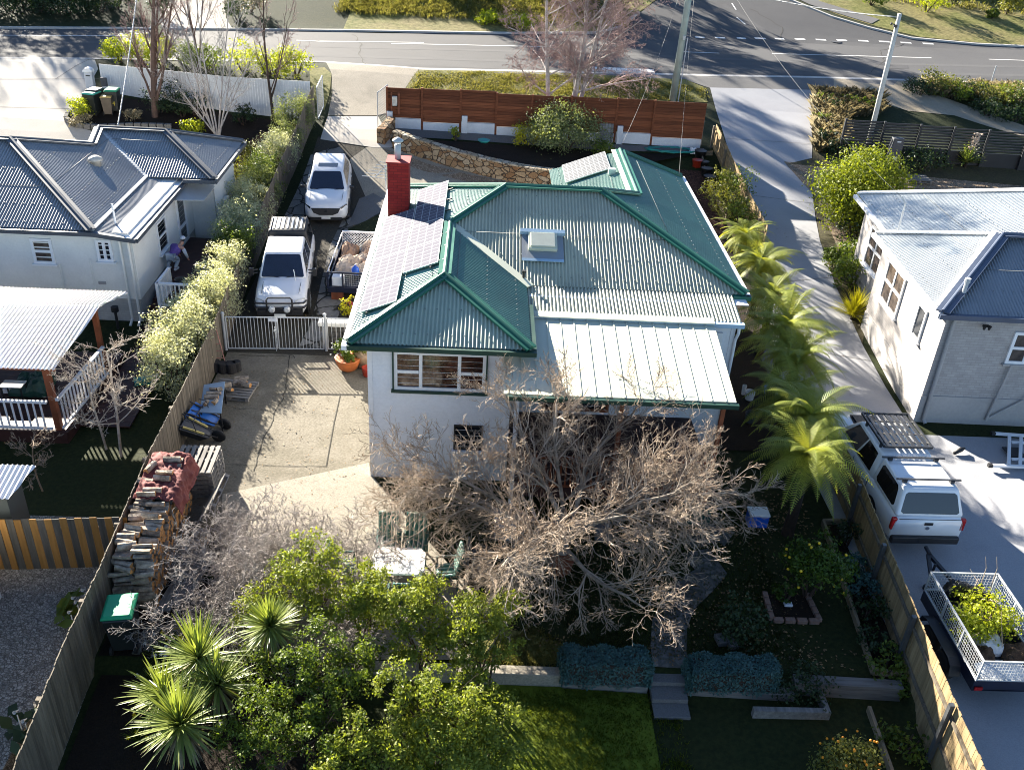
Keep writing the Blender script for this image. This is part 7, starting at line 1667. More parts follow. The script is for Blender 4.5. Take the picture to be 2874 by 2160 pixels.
# ---- bare trees
birch = dict(k=[9, 6, 5, 4, 3], taper=[.3, .3, .4, .5, .6], wob=[.035, .10, .14, .2, .25], up=[.02, .03, -.02, -.05, -.06], kids=[2.2, 2, 1.9, 1.7], ang=[(40, 75), (30, 65), (30, 70), (30, 75)], shrink=[.45, .52, .55, .55], rk=[.45, .5, .55, .6], rmin=.007)
birch['from'] = [.18, .2, .1, .1]
bb = P(1180, 262); b2 = P(1228, 272)
bare_tree('bare_birch', 'leafless pale barked tree with purplish twigs standing behind the slat fence', 'tree', [((bb.x, 47.2, 2.0), (-.04, .02, 1), .13, 8.5), ((b2.x - .1, 47.3, 2.0), (.05, .02, 1), .17, 9.5), ((b2.x + .15, 47.35, 2.0), (.16, .05, 1), .14, 9)], birch, 'bark_silver', 'twig_purple', 11, split=1)
pop = dict(k=[8, 6, 5, 4], taper=[.35, .3, .4, .5], wob=[.04, .08, .12, .16], up=[.03, .09, .08, .05], kids=[1.6, 1.5, 1.5], ang=[(18, 42), (18, 45), (20, 55)], shrink=[.5, .5, .5], rk=[.5, .5, .55], rmin=.009)
pop['from'] = [.15, .2, .15]
q = P(335, 253)
bare_tree('bare_tree', 'leafless upright tree with thick reddish brown trunk before the white fence', 'tree', [(q, (.12, .03, 1), .16, 6.6), (q + V(.1, 0, .6), (.4, .05, 1), .09, 5.2), (q + V(0, 0, .8), (-.3, .03, 1), .06, 3.2), (q + V(.1, .1, 1.2), (.22, .1, 1), .09, 6.0)], pop, 'bark_red', 'twig_purple', 5, 'bare trees of the left garden')
q = P(470, 292)
sil = dict(pop); sil['rmin'] = .006; sil['kids'] = [1.5, 1.2, 1.0]; sil['ang'] = [(22, 52), (20, 50), (25, 60)]
bare_tree('bare_tree', 'leafless silvery many stemmed tree near the grey paling fence', 'tree', [(q + V(dx, 0, 0), (ax, .05, 1), .045, L) for dx, ax, L in ((0, .02, 6.8), (.1, .22, 5.6), (-.12, -.28, 4.6), (.05, .1, 6.4), (-.05, -.75, 3.4), (-.05, -.5, 3.6), (0, .45, 3.6), (-.1, -.12, 6.2))], sil, 'bark_silver', 'twig_grey', 8, 'bare trees of the left garden')
q = P(591, 262); thn = dict(pop); thn['kids'] = [1.3, 1.2, 1.0]
bare_tree('bare_tree', 'slender dark leafless tree beside the street end of the paling fence', 'tree', [(q, (.02, .02, 1), .08, 5.6), (q + V(0, 0, 1.2), (.35, 0, 1), .05, 3.6)], thn, 'bark_dark', 'twig_purple', 15, 'bare trees of the left garden')
q = P(428, 150); bare_tree('bare_tree', 'leafless twiggy tree rising from the roadside behind the white fence', 'tree', [(q, (0, .02, 1), .08, 6.8), (q + V(.1, 0, .5), (.22, 0, 1), .05, 5.6), (q + V(-.1, 0, .3), (-.22, 0, 1), .05, 5.8)], thn, 'bark_red', 'twig_purple', 23, 'bare trees of the left garden')
# the wide bare tree in the back garden
big = dict(k=[4, 9, 6, 5, 4, 3], taper=[.75, .3, .35, .4, .45, .5], wob=[.08, .10, .13, .15, .16, .18], up=[.0, -.008, .0, .02, .05, .07], kids=[2.0, 1.45, 1.25, 1.05, .85], ang=[(35, 80), (28, 58), (25, 55), (22, 52), (20, 50)], shrink=[2.1, .55, .66, .70, .75], rk=[.62, .52, .6, .68, .75], rmin=.006)
big['from'] = [.2, .22, .15, .15, .2]
q = Vector((2.3, 16.9, 0))
st = [(q, (.0, .0, 1), .17, 1.5)]
for az, el, L in ((200, 30, 4.0), (178, 42, 3.8), (225, 22, 4.0), (255, 22, 3.9), (288, 20, 3.5), (318, 22, 3.7), (345, 26, 3.8), (8, 36, 3.7), (35, 48, 3.4), (150, 45, 3.2), (95, 62, 3.2), (270, 55, 3.2), (330, 50, 3.5), (240, 45, 3.5), (190, 15, 3.9)):
    a = math.radians(az); e_ = math.radians(el); st.append((q + V(.1 * math.cos(a), .1 * math.sin(a), random.uniform(.6, 1.5)), (math.cos(a) * math.cos(e_), math.sin(a) * math.cos(e_), math.sin(e_)), .062, L * .97))
b1 = dict(big); b1 = {k_: (v_[1:] if isinstance(v_, list) else v_) for k_, v_ in big.items()}
rng = np.random.default_rng(31); segs = []
grow(segs, st[0][0], st[0][1], .17, 1.5, 0, dict(k=[4], taper=[.7], wob=[.08], up=[0]), rng)
segs = [(a, b, c, d, 0) for a, b, c, d, e_ in segs]
s2 = []
for p_, d_, r_, L_ in st[1:]: grow(s2, p_, d_, r_, L_, 0, b1, rng)
s2 = [s for s in s2 if s[1][2] > .12]
segs += [(a, b, c, d, e_ + 1) for a, b, c, d, e_ in s2]
BT_ = thing('bare_fruit_tree', 'broad leafless tree with a dense tangle of pale brown branches behind the house', 'tree', q)
v, f = prisms([s for s in segs if s[4] <= 1], 7); np_obj('trunk', v, f, 'bark_mid', BT_, smooth=True)
v, f = prisms([s for s in segs if s[4] == 2 or s[4] == 3], 4); np_obj('branches', v, f, 'twig_warm', BT_)
v, f = prisms([s for s in segs if s[4] > 3], 3); np_obj('twigs', v, f, 'twig_brown', BT_)
NB = len(segs)
# the low grey thicket on the left
th = dict(k=[7, 5, 4, 3], taper=[.4, .4, .5, .6], wob=[.12, .2, .26, .3], up=[-.09, -.03, 0, .02], kids=[1.7, 1.35, .9], ang=[(25, 70), (25, 75), (30, 80)], shrink=[.55, .6, .6], rk=[.75, .8, .85], rmin=.0068)
th['from'] = [.15, .1, .1]
st = []; rr = random.Random(4)
for k in range(84):
    x = rr.uniform(-5.6, -2.9); y = rr.uniform(14.0, 17.2); a = rr.uniform(0, 6.28); l_ = rr.uniform(.5, 1.1)
    st.append(((x, y, .0), (math.cos(a) * l_, math.sin(a) * l_, 1), .014, rr.uniform(1.2, 2.0)))
rng = np.random.default_rng(41); segs = []
for p_, d_, r_, L_ in st: grow(segs, p_, d_, r_, L_, 0, th, rng)
segs = [s for s in segs if s[1][2] > .02]
TH = thing('bare_thicket', 'low mound of grey leafless arching twigs between the firewood and the garden table', 'shrub', (-4.3, 15.8, 0))
v, f = prisms([s for s in segs if s[4] == 0], 4); np_obj('stems', v, f, 'twig_grey', TH); v, f = prisms([s for s in segs if s[4] > 0], 3); np_obj('twigs', v, f, 'twig_grey', TH)
# pear tree and little dead tree of the left neighbour
pear = dict(k=[6, 6, 4, 3], taper=[.5, .35, .45, .5], wob=[.05, .09, .13, .2], up=[0, .07, .1, .1], kids=[3.2, 1.9, 1.3], ang=[(50, 85), (35, 70), (30, 60)], shrink=[.62, .36, .5], rk=[.5, .5, .6], rmin=.007)
pear['from'] = [.3, .2, .2]
q = P(262, 985); bare_tree('bare_pear_tree', 'leafless trained pear tree with pale tiered branches beside the dark red deck', 'tree', [(q, (-.03, .0, 1), .042, 3.0), (q + V(-.5, .3, 0), (-.1, .05, 1), .034, 2.5)], pear, 'twig_pale', 'twig_pale', 6)
q = P(92, 1060); bare_tree('dead_sapling', 'small bare sapling on the dark lawn below the deck', 'tree', [(q, (-.1, 0, 1), .025, 1.5)], pear, 'twig_brown', 'twig_brown', 9)

# ---- clipped and loose hedge along the left fence
yy = 44.8; k = 0
hm = ['leaf_grey', 'leaf_grey', 'leaf_pale', 'leaf_mid', 'leaf_grey', 'leaf_pale', 'leaf_pale', 'leaf_pale', 'leaf_mid', 'leaf_pale', 'leaf_pale', 'leaf_pale', 'leaf_pale', 'leaf_pale']
while yy > 23:
    r_ = .82 + .18 * random.random(); h_ = (1.9 if yy > 36 else 2.15) + random.uniform(-.2, .25); x = fence_x(yy) - .62 - (.18 if yy < 27 else 0)
    bush('hedge_shrub', 'pale small leaved shrub in the loose hedge along the long paling fence', (x, yy, T(x, yy)), r_, h_, hm[k % 14], 7500, .07, 200 + k, group='shrubs of the hedge along the paling fence', sub=70, lumps=6, asp=.6); yy -= 1.7 - .012 * k; k += 1
LAST_HEDGE = k
# hedge outside the white fence
for k, (u, v, r_, h_, m) in enumerate(((255, 140, .9, 1.35, 'leaf_lime'), (298, 142, 1.0, 1.45, 'leaf_lime'), (345, 146, 1.0, 1.45, 'leaf_lime'), (395, 152, 1.0, 1.4, 'leaf_mid'), (450, 158, 1.0, 1.35, 'leaf_mid'), (525, 163, 1.15, 1.6, 'leaf_lime'), (585, 170, .9, 1.3, 'leaf_lime'), (635, 173, 1.05, 1.45, 'leaf_lime'))):
    p = P(u, v); bush('hedge_shrub', 'bright yellow green shrub on the street side of the white fence', (p.x, p.y + .4, p.z), r_, h_, m, 1700, .13, 300 + k, group='shrubs outside the white fence', sub=45)
p = P(181, 258); bush('round_bush', 'round yellow green bush in front of the wheelie bins', p, .62, 1.0, 'leaf_lime', 1400, .11, 320)
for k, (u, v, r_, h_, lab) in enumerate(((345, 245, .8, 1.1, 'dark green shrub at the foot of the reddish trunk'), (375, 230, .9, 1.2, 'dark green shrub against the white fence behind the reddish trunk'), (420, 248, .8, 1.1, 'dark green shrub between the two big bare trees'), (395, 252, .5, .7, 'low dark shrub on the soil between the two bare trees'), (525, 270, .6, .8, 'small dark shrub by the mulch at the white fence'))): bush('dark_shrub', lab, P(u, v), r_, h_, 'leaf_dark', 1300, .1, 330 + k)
bush('yellow_bush', 'small bright yellow green bush at the wing of the slate roofed house', P(416, 290), .55, .8, 'leaf_lime', 900, .11, 340)
bush('brown_shrub', 'small rust brown shrub in the bed with the wheelie bins', P(290, 262), .4, .55, 'dry_grass', 700, .09, 341)
bush('dry_clump', 'pale dry clump at the round end of the left garden bed', P(178, 272), .6, .5, 'dry_grass', 900, .1, 342)
for k, (u, v, r_, h_) in enumerate(((522, 400, .75, 1.2), (510, 440, .7, 1.0), (530, 355, .6, .9))): bush('olive_shrub', ('olive green shrub by the corner of the slate roofed house', 'olive green shrub near the meter box of the cream house', 'small olive shrub on the bark mulch by the pale hedge')[k], P(u, v), r_, h_, 'leaf_orangey', 1300, .09, 350 + k)
# front garden
p = P(1140, 318); bush('yellow_bush', 'bright yellow leaved bush beside the big grey green bush', (p.x, p.y + .2, p.z), .85, 1.3, 'leaf_yellow', 1900, .1, 360)
p = P(1215, 335); bush('grey_green_bush', 'big rounded grey green bush at the foot of the pale bare tree', (p.x + .15, p.y + .5, p.z), 1.75, 2.15, 'leaf_grey', 15000, .1, 361, sub=150, lumps=7)
bush('small_plant', 'small lime green plant standing alone in the dark bed', P(983, 303), .28, .7, 'leaf_lime', 350, .1, 362, sub=12)
bush('low_shrub', 'low green shrub by the gable of the green roof', P(1295, 345) + V(0, 0, .3), .6, .7, 'leaf_mid', 900, .1, 363)
for k, (u, v, r_, h_, m) in enumerate(((1545, 445, .8, 1.7, 'leaf_orangey'), (1585, 450, .9, 1.9, 'leaf_mid'), (1565, 480, .9, 1.6, 'leaf_orangey'), (1600, 500, .8, 1.4, 'leaf_mid'))):
    bush('mixed_shrub', ('yellow green shrub with reddish tips nearest the plant pots', 'loose green shrub leaning over the long driveway', 'yellowing shrub between the green roof and the long driveway', 'loose green shrub next to the first tree fern')[k], P(u, v), r_, h_, m, 1500, .1, 370 + k, lumps=6)
# right garden
p = P(1838, 500); bush('round_shrub', 'large dense shrub with yellow green crown beside the long driveway', (p.x + .1, p.y, p.z), 1.95, 3.5, 'leaf_glossy', 26000, .13, 380, sub=190, lumps=9)
bush('dark_shrub', 'dark lower shrub under the large yellow green crowned one', (p.x - .2, p.y - 1.0, p.z), 1.3, 1.9, 'leaf_dark', 2500, .14, 381, sub=60)
for k, (u, v, r_, h_, m, lab) in enumerate(((1800, 580, .6, .8, 'leaf_mid', 'small green shrub at the bend of the long driveway'), (1838, 565, .8, .9, 'leaf_mid', 'green shrub by the white walled porch of the brick house'), (1842, 625, .95, 1.3, 'leaf_mid', 'broad leaved green shrub against the sunlit brick wall'), (1990, 368, 1.4, 1.0, 'leaf_dark', 'dark wide shrub in front of the charcoal fence'), (1810, 330, .7, .7, 'leaf_dark', 'dark shrub at the left end of the charcoal fence'))): bush('garden_shrub', lab, P(u, v), r_, h_, m, 1600, .13, 385 + k)
def swords(c, n, L, w, rng, lo=-25, hi=85, droop=.35, ns=4, up=(0, 0, 1)):
    """arching sword leaves from a point"""
    vs = []; fs = []
    for i in range(n):
        a = rng.uniform(0, 6.283); e_ = math.radians(lo + (hi - lo) * rng.random() ** .8); d = np.array([math.cos(a) * math.cos(e_), math.sin(a) * math.cos(e_), math.sin(e_)]); s = np.array([-math.sin(a), math.cos(a), 0]); l_ = L * rng.uniform(.7, 1.15); p = np.array(c, float) + d * .04; b = len(vs)
        for k in range(ns + 1):
            t = k / ns; ww = w * (1 - t ** 2.2) * (.55 + .9 * min(t * 3, 1) * .5) + .001; nn = np.cross(d, s); vs += [p - s * ww / 2 + nn * ww * .18, p, p + s * ww / 2 + nn * ww * .18]; p = p + d * l_ / ns; d = d + np.array([0, 0, -droop * (t + .2) * 1.2 / ns * 2]); d /= np.linalg.norm(d)
        for k in range(ns): q = b + k * 3; fs += [(q, q + 1, q + 4, q + 3), (q + 1, q + 2, q + 5, q + 4)]
    return np.array(vs), np.array(fs)
def sword_plant(name, label, base, heads, L, w, n, m='leaf_sword', seed=1, cat='plant', group=None, trunk='fern_trunk', **kw):
    rng = np.random.default_rng(seed); o = thing(name, label, cat, base, group=group); V_ = []; F_ = []; off = 0; sg = []
    for h in heads:
        v, f = swords(h, n, L, w, rng, **kw); V_.append(v); F_.append(f + off); off += len(v); b = Vector(base); mid = (b + Vector(h)) / 2 + V(.05, .03, .1); sg += [(np.array(b - V(0, 0, .1)), np.array(mid), .09, .08, 0), (np.array(mid), np.array(h), .08, .07, 0)]
    np_obj('leaves', np.concatenate(V_), np.concatenate(F_), m, o); v, f = prisms(sg, 8); np_obj('trunk', v, f, trunk, o)
    if cat == 'yucca':
        V_ = []; F_ = []; off = 0
        for h in heads: v, f = swords((h[0], h[1], h[2] - .08), n // 3, L * .85, w * .8, rng, lo=-85, hi=-20, droop=.35); V_.append(v); F_.append(f + off); off += len(v)
        np_obj('dead_leaves', np.concatenate(V_), np.concatenate(F_), 'dry_grass', o)
    return o
p = P(2082, 362); sword_plant('agave', 'spiky green rosette with a dried flower spike before the charcoal fence', p, [p + V(0, 0, .25)], .95, .1, 90, seed=401, lo=0, hi=80, droop=.1)
AG = MB(); AG.tube([p + V(.05, 0, .2), p + V(.15, .05, 1.75)], .025, 6); rr = random.Random(2)
for k in range(70): z = .95 + .85 * rr.random(); AG.box(p + V(.1 + .04 * z + rr.uniform(-.17, .17), .03 + rr.uniform(-.17, .17), z), (.07, .07, .06), rr.random() * 3)
o = AG.build('flower_spike', 'beige_carpet', bpy.data.objects[[o.name for o in bpy.data.objects if o.name.startswith('agave')][0]])
p = P(1838, 690); sword_plant('strappy_plant', 'clump of arching yellow leaves against the sunlit brick wall', p, [p + V(0, 0, .15), p + V(.2, .3, .15)], .95, .05, 110, 'leaf_yellow', 402, lo=10, hi=85, droop=.5)
# cabbage palms / yuccas at the bottom left
for k, (u, v, z, L, n, lab) in enumerate(((583, 1352, 1.5, .62, 330, 'round headed yucca with a dense ball of green sword leaves beside the lit shrub'), (430, 1420, 1.15, .9, 170, 'wide yucca with long upright sword leaves nearest the bare thicket'), (470, 1478, .9, .8, 120, 'lower yucca tucked between the two widest rosettes'), (355, 1500, .85, .75, 120, 'yucca with pale leaf tips nearest the daffodils'), (390, 1565, .95, .9, 190, 'lowest and brightest yucca rosette by the bottom edge'))):
    h = G(u, v, z); b = V(h.x + .1, h.y + .25, T(h.x, h.y + .25)); sword_plant('yucca', lab, b, [h], L, .058 if k else .045, n, 'leaf_sword', 410 + k, 'yucca', lo=-35 if k else -60, hi=85, droop=.22 if k else .15)
# daffodils and lilies
for k, (u, v, lab) in enumerate(((372, 1392, 'yellow daffodil clump behind the widest yucca'), (345, 1432, 'white daffodil clump on the dark soil beside the yuccas'), (332, 1478, 'pale daffodil clump left of the yuccas'), (335, 1570, 'yellow daffodil clump nearest the bottom of the fence'), (300, 1600, 'sparse daffodil clump on the dark soil by the fence'))):
    p = P(u, v); rng = np.random.default_rng(430 + k); o = thing('daffodil_clump', lab, 'flowers', p); vv, ff = swords(p, 70, .42, .022, rng, lo=40, hi=88, droop=.25); np_obj('leaves', vv, ff, 'leaf_mid', o); mb = MB()
    for j in range(7):
        q = p + V(rng.uniform(-.3, .3), rng.uniform(-.3, .3), rng.uniform(.32, .46)); mb.lathe([(.01, -.02), (.022, .0), (.03, .03)], q, 7, cap=False)
        for i in range(6): a = i * 1.047; mb.add([q, q + V(.025 * math.cos(a - .4), .025 * math.sin(a - .4), .005), q + V(.055 * math.cos(a), .055 * math.sin(a), 0), q + V(.025 * math.cos(a + .4), .025 * math.sin(a + .4), .005)], [(0, 1, 2, 3)])
    mb.build('flowers', 'petal_yellow' if k in (0, 3, 4) else 'petal_white', o)
for k, (u, v, lab) in enumerate(((172, 1320, 'white arum lily leaning over the gravel beside the fence'), (150, 1345, 'pale leaved lily at the foot of the fence on the gravel side'), (62, 1600, 'white arum lily with dark leaves at the bottom of the gravel'), (85, 1640, 'dark leaved lily at the bottom end of the paling fence'))):
    p = P(u, v); p.z = 0; rng = np.random.default_rng(440 + k); o = thing('arum_lily', lab, 'plant', p); pts = [p + V(rng.uniform(-.25, .25), rng.uniform(-.25, .25), rng.uniform(.15, .5)) for _ in range(14)]; vv, ff = leaves(np.array(pts), np.tile([0, 0, 1.], (14, 1)), .34, rng, .6, .5); np_obj('leaves', vv, ff, 'leaf_mid' if k < 2 else 'leaf_dark', o); mb = MB()
    for j in range(2): q = p + V(rng.uniform(-.2, .2), rng.uniform(-.2, .2), .5); mb.lathe([(.008, -.1), (.014, -.02), (.03, .05), (.036, .07)], q, 10, 0, Matrix.Rotation(1.0, 3, 'X'), cap=False); mb.tube([q + V(0, 0, -.1), V(q.x, q.y, 0)], .012, 5)
    mb.build('flowers', 'petal_white', o)
# ---- tree ferns
def fern(label, c, zt, L, n, seed):
    rng = np.random.default_rng(seed); base = V(c.x, c.y, T(c.x, c.y)); o = thing('tree_fern', label, 'tree fern', base, group='tree ferns beside the long driveway'); top = np.array([c.x, c.y, zt])
    mb = MB(); mb.tube([base - V(0, 0, .1), base.lerp(V(*top), .5) + V(.04, 0, 0), V(*top)], [.16, .12, .14], 10); mb.build('trunk', 'fern_trunk', o)
    vs = []; fs = []
    for i in range(n):
        a = i * 2.399 + rng.uniform(-.5, .5); e_ = math.radians(rng.uniform(8, 60) if i > n * .25 else rng.uniform(-25, 10)); d = np.array([math.cos(a) * math.cos(e_), math.sin(a) * math.cos(e_), math.sin(e_)]); s = np.array([-math.sin(a), math.cos(a), 0.]); l_ = L * rng.uniform(.55, 1.15); p = top.copy(); N = 30; roll = rng.uniform(-.35, .35)
        for k in range(N):
            t = k / N; step = l_ / N; d = d + np.array([0, 0, -.036 - .03 * t]); d /= np.linalg.norm(d); nn = np.cross(d, s); q = p + d * step
            b = len(vs); vs += [p - s * .009, p + s * .009, q + s * .009, q - s * .009]; fs.append((b, b + 1, b + 2, b + 3))
            ll = .27 * L / 1.6 * math.sin(math.pi * min(1, (t * .93 + .07)) ** .75) * rng.uniform(.9, 1.05) if t > .06 else 0
            if ll > .02:
                for sg in (-1, 1):
                    ld = s * sg * .93 + d * .42 + nn * (-.22 + roll * sg); ld /= np.linalg.norm(ld); w = step * .62; b = len(vs)
                    vs += [p + d * w * .02, p + d * w * .9, p + ld * ll * .6 + d * w * .82, p + ld * ll + d * w * .3 - nn * 0]
                    fs.append((b, b + 1, b + 2, b + 3) if sg > 0 else (b + 3, b + 2, b + 1, b))
            p = q
    np_obj('fronds', np.array(vs), np.array(fs), 'leaf_fern', o); return o
for k, (u, v, zt, L, n) in enumerate(((1608, 505, 2.2, 1.5, 58), (1643, 565, 2.4, 1.7, 66), (1666, 635, 2.4, 1.55, 62), (1696, 705, 2.7, 1.8, 70), (1722, 768, 2.5, 1.65, 66), (1712, 850, 2.1, 1.6, 60), (1750, 895, 2.5, 1.65, 66), (1745, 980, 2.5, 1.6, 66))):
    fern(('tree fern nearest the street, next to the mixed shrubs', 'second tree fern from the street, its lit fronds over the driveway', 'third tree fern from the street, reaching toward the brick house', 'tall tree fern beside the corner of the green roof', 'tree fern with the broadest sunlit fronds in the middle of the row', 'shaded tree fern beside the verandah end', 'tree fern whose fronds hang in front of the rear utility windscreen', 'last tree fern, standing over the end of the pale paling fence')[k], G(u, v, zt), zt, L, n, 450 + k)
# ---- hedges and small trees of the back garden
def box_hedge(label, x0, x1, y0, y1, z0, z1, seed):
    rng = np.random.default_rng(seed); o = thing('clipped_hedge', label, 'hedge', ((x0 + x1) / 2, (y0 + y1) / 2, z0)); n = 9000; p = rng.uniform(0, 1, (n, 3)); side = rng.integers(0, 6, n); nr_ = np.zeros((n, 3))
    for i, (ax, val) in enumerate(((2, 1), (2, 1), (1, 0), (0, 0), (0, 1), (1, 1))): m_ = side == i; p[m_, ax] = val + (rng.random(m_.sum()) * .1 - .06); nr_[m_, ax] = 1 if val else -1
    pts = np.array([x0, y0, z0]) + p * np.array([x1 - x0, y1 - y0, z1 - z0]); pts += .03 * np.sin(pts[:, [1, 0, 0]] * 9); v, f = leaves(pts, nr_ + np.array([0, 0, .3]), .055, rng, .55, .8); np_obj('foliage', v, f, 'leaf_teal', o); mb = MB(); mb.bx(x0 + .06, x1 - .06, y0 + .06, y1 - .06, z0, z1 - .08); mb.build('inner_twigs', 'bark_dark', o); return o
box_hedge('clipped blue green hedge left of the garden steps', 2.12, 3.88, 13.3, 13.85, -.12, .52, 470); box_hedge('clipped blue green hedge right of the garden steps', 4.75, 6.55, 13.2, 13.75, -.12, .48, 471)
def fruits(o, blobs, n, r_, m, seed):
    rng = np.random.default_rng(seed); mb = MB()
    for k in range(n): c, r = blobs[k % len(blobs)]; p, u = blob_pts(c, r, 1, rng, .1); mb.lathe([(.001, -r_), (r_ * .8, -r_ * .6), (r_, 0), (r_ * .8, r_ * .6), (.001, r_)], p[0], 8, cap=False)
    mb.build('fruit', m, o, smooth=True)
p = P(1742, 1285); o = bush('lemon_tree', 'small dark green lemon tree with a few yellow fruit beside the brick square', p, .78, 1.6, 'leaf_lemon', 3200, .1, 480, 'tree', clear=.35, sub=60); fruits(o, [((p.x, p.y, p.z + 1.0), (.72, .72, .6))], 16, .035, 'fruit_yellow', 4)
p = P(1690, 1300); o = bush('lemon_sapling', 'tiny lemon sapling growing inside the brick square', p, .3, .6, 'leaf_lemon', 260, .1, 481, 'plant', sub=8)
bush('low_shrub', 'low dark shrub at the edge of the curving stone path', P(1585, 1370), .65, .9, 'leaf_dark', 1600, .09, 482)
bush('low_shrub', 'low dark shrub at the right end of the clipped hedge', P(1725, 1500), .6, .7, 'leaf_dark', 1200, .08, 483)
p = P(1822, 1690); o = bush('kumquat_bush', 'lit yellow green citrus bush full of orange fruit at the bottom edge', p, .6, 1.05, 'leaf_orangey', 3000, .07, 484, sub=55); fruits(o, [((p.x, p.y, p.z + .7), (.56, .56, .5))], 40, .026, 'fruit_orange', 5)
for k, (u, v, r_, h_, m) in enumerate(((1825, 1175, .4, .6, 'leaf_dark'), (1850, 1240, .4, .5, 'leaf_teal'), (1862, 1285, .35, .5, 'leaf_teal'), (1868, 1335, .45, .6, 'leaf_dark'), (1880, 1400, .4, .5, 'leaf_dark'), (1912, 1450, .45, .5, 'leaf_mid'), (1925, 1490, .4, .4, 'leaf_mid'), (1950, 1620, .5, .5, 'leaf_mid'))):
    bush('bed_plant', 'low leafy plant in the dark bed along the pale paling fence', P(u, v), r_, h_, m, 420, .1, 490 + k, 'plant', 'plants in the bed along the pale fence', sub=14)
# ---- evergreen screen at the bottom: each shrub has several leaning stems carrying clumps
SC = [((560, 1300), [(575, 1290, 1.3, .42), (610, 1320, 1.1, .4), (545, 1330, .9, .4)]),
      ((670, 1330), [(650, 1215, 2.0, .5), (690, 1200, 2.1, .42), (665, 1260, 1.8, .5), (625, 1245, 1.7, .4), (700, 1290, 1.5, .42)]),
      ((770, 1400), [(775, 1245, 2.1, .42), (800, 1275, 2.0, .42), (760, 1300, 1.7, .45), (800, 1330, 1.4, .42)]),
      ((880, 1440), [(935, 1262, 2.0, .3), (905, 1300, 1.9, .42), (870, 1320, 1.8, .42), (925, 1340, 1.6, .42), (890, 1380, 1.3, .45), (950, 1375, 1.4, .32)]),
      ((1010, 1500), [(1010, 1310, 2.0, .34), (1040, 1340, 1.9, .4), (1085, 1320, 1.9, .32), (1105, 1300, 2.0, .25), (1010, 1370, 1.7, .42), (1070, 1385, 1.5, .4), (1020, 1430, 1.2, .45)]),
      ((930, 1600), [(850, 1480, 1.6, .4), (900, 1520, 1.6, .45), (960, 1495, 1.7, .5), (990, 1545, 1.5, .45), (930, 1580, 1.2, .5), (1040, 1500, 1.3, .45)]),
      ((1030, 1640), [(1040, 1580, 1.1, .5), (1085, 1560, 1.2, .45), (1010, 1620, .9, .5), (1100, 1620, .7, .4)]),
      ((740, 1560), [(690, 1400, 1.7, .5), (740, 1450, 1.5, .5), (640, 1450, 1.4, .5), (700, 1500, 1.2, .55), (790, 1420, 1.4, .42), (560, 1440, .9, .45)]),
      ((620, 1640), [(560, 1540, 1.0, .55), (630, 1560, 1.0, .55), (700, 1590, 1.0, .5), (580, 1620, .7, .5), (520, 1600, .7, .5)]),
      ((800, 1690), [(760, 1580, 1.3, .4), (790, 1640, 1.0, .42), (850, 1600, 1.1, .45), (745, 1640, .9, .45), (720, 1665, .8, .4)]),
      ((950, 1720), [(930, 1660, .9, .5), (1000, 1680, .7, .5), (880, 1680, .8, .45), (1060, 1690, .5, .4)])]
SL = ['low lit clump beside the round headed yucca', 'tall lit shrub in front of the bare thicket', 'tall shrub left of the garden table', 'tall shrub with orange tinged tips below the garden table', 'tall lit shrub over the corner of the concrete',
      'bushy lit shrub below the sunlit retaining wall', 'shrub at the edge of the lit lower lawn', 'dark leafy shrub between yucca and retaining wall', 'dark shrub at the bottom beside the lowest yucca', 'shrub with bright new growth at the bottom edge', 'dark shrub at the bottom edge by the lit lower lawn']
for k, (bp, bl) in enumerate(SC):
    rng = np.random.default_rng(500 + k); blobs = [((G(u, v, z).x, G(u, v, z).y, z), (r_, r_, r_ * .95)) for u, v, z, r_ in bl]
    cx = sum(b[0][0] for b in blobs) / len(blobs); cy = sum(b[0][1] for b in blobs) / len(blobs); base = V(cx, cy + .1, T(cx, cy + .1)); o = thing('evergreen_shrub', SL[k], 'shrub', base)
    v, f = crown(blobs, 1500 * len(blobs), .068, rng, .5, .8, .5, 24, .17); np_obj('foliage', v, f, 'leaf_tobira' if k not in (7, 8) else 'leaf_mid', o); sg = []
    for c, r in blobs:
        a = np.array(base) + np.append(rng.normal(0, .06, 2), -.05); c = np.array(c); m1 = a * .6 + c * .4 + rng.normal(0, .07, 3); m2 = a * .25 + c * .75 + rng.normal(0, .05, 3); sg += [(a, m1, .03, .024, 0), (m1, m2, .024, .016, 0), (m2, c, .016, .01, 0)]
        for j in range(9): sg.append((m2, c + rng.normal(0, .6, 3) * np.array(r), .009, .004, 0))
    v, f = prisms(sg, 5); np_obj('stems', v, f, 'bark_dark', o)
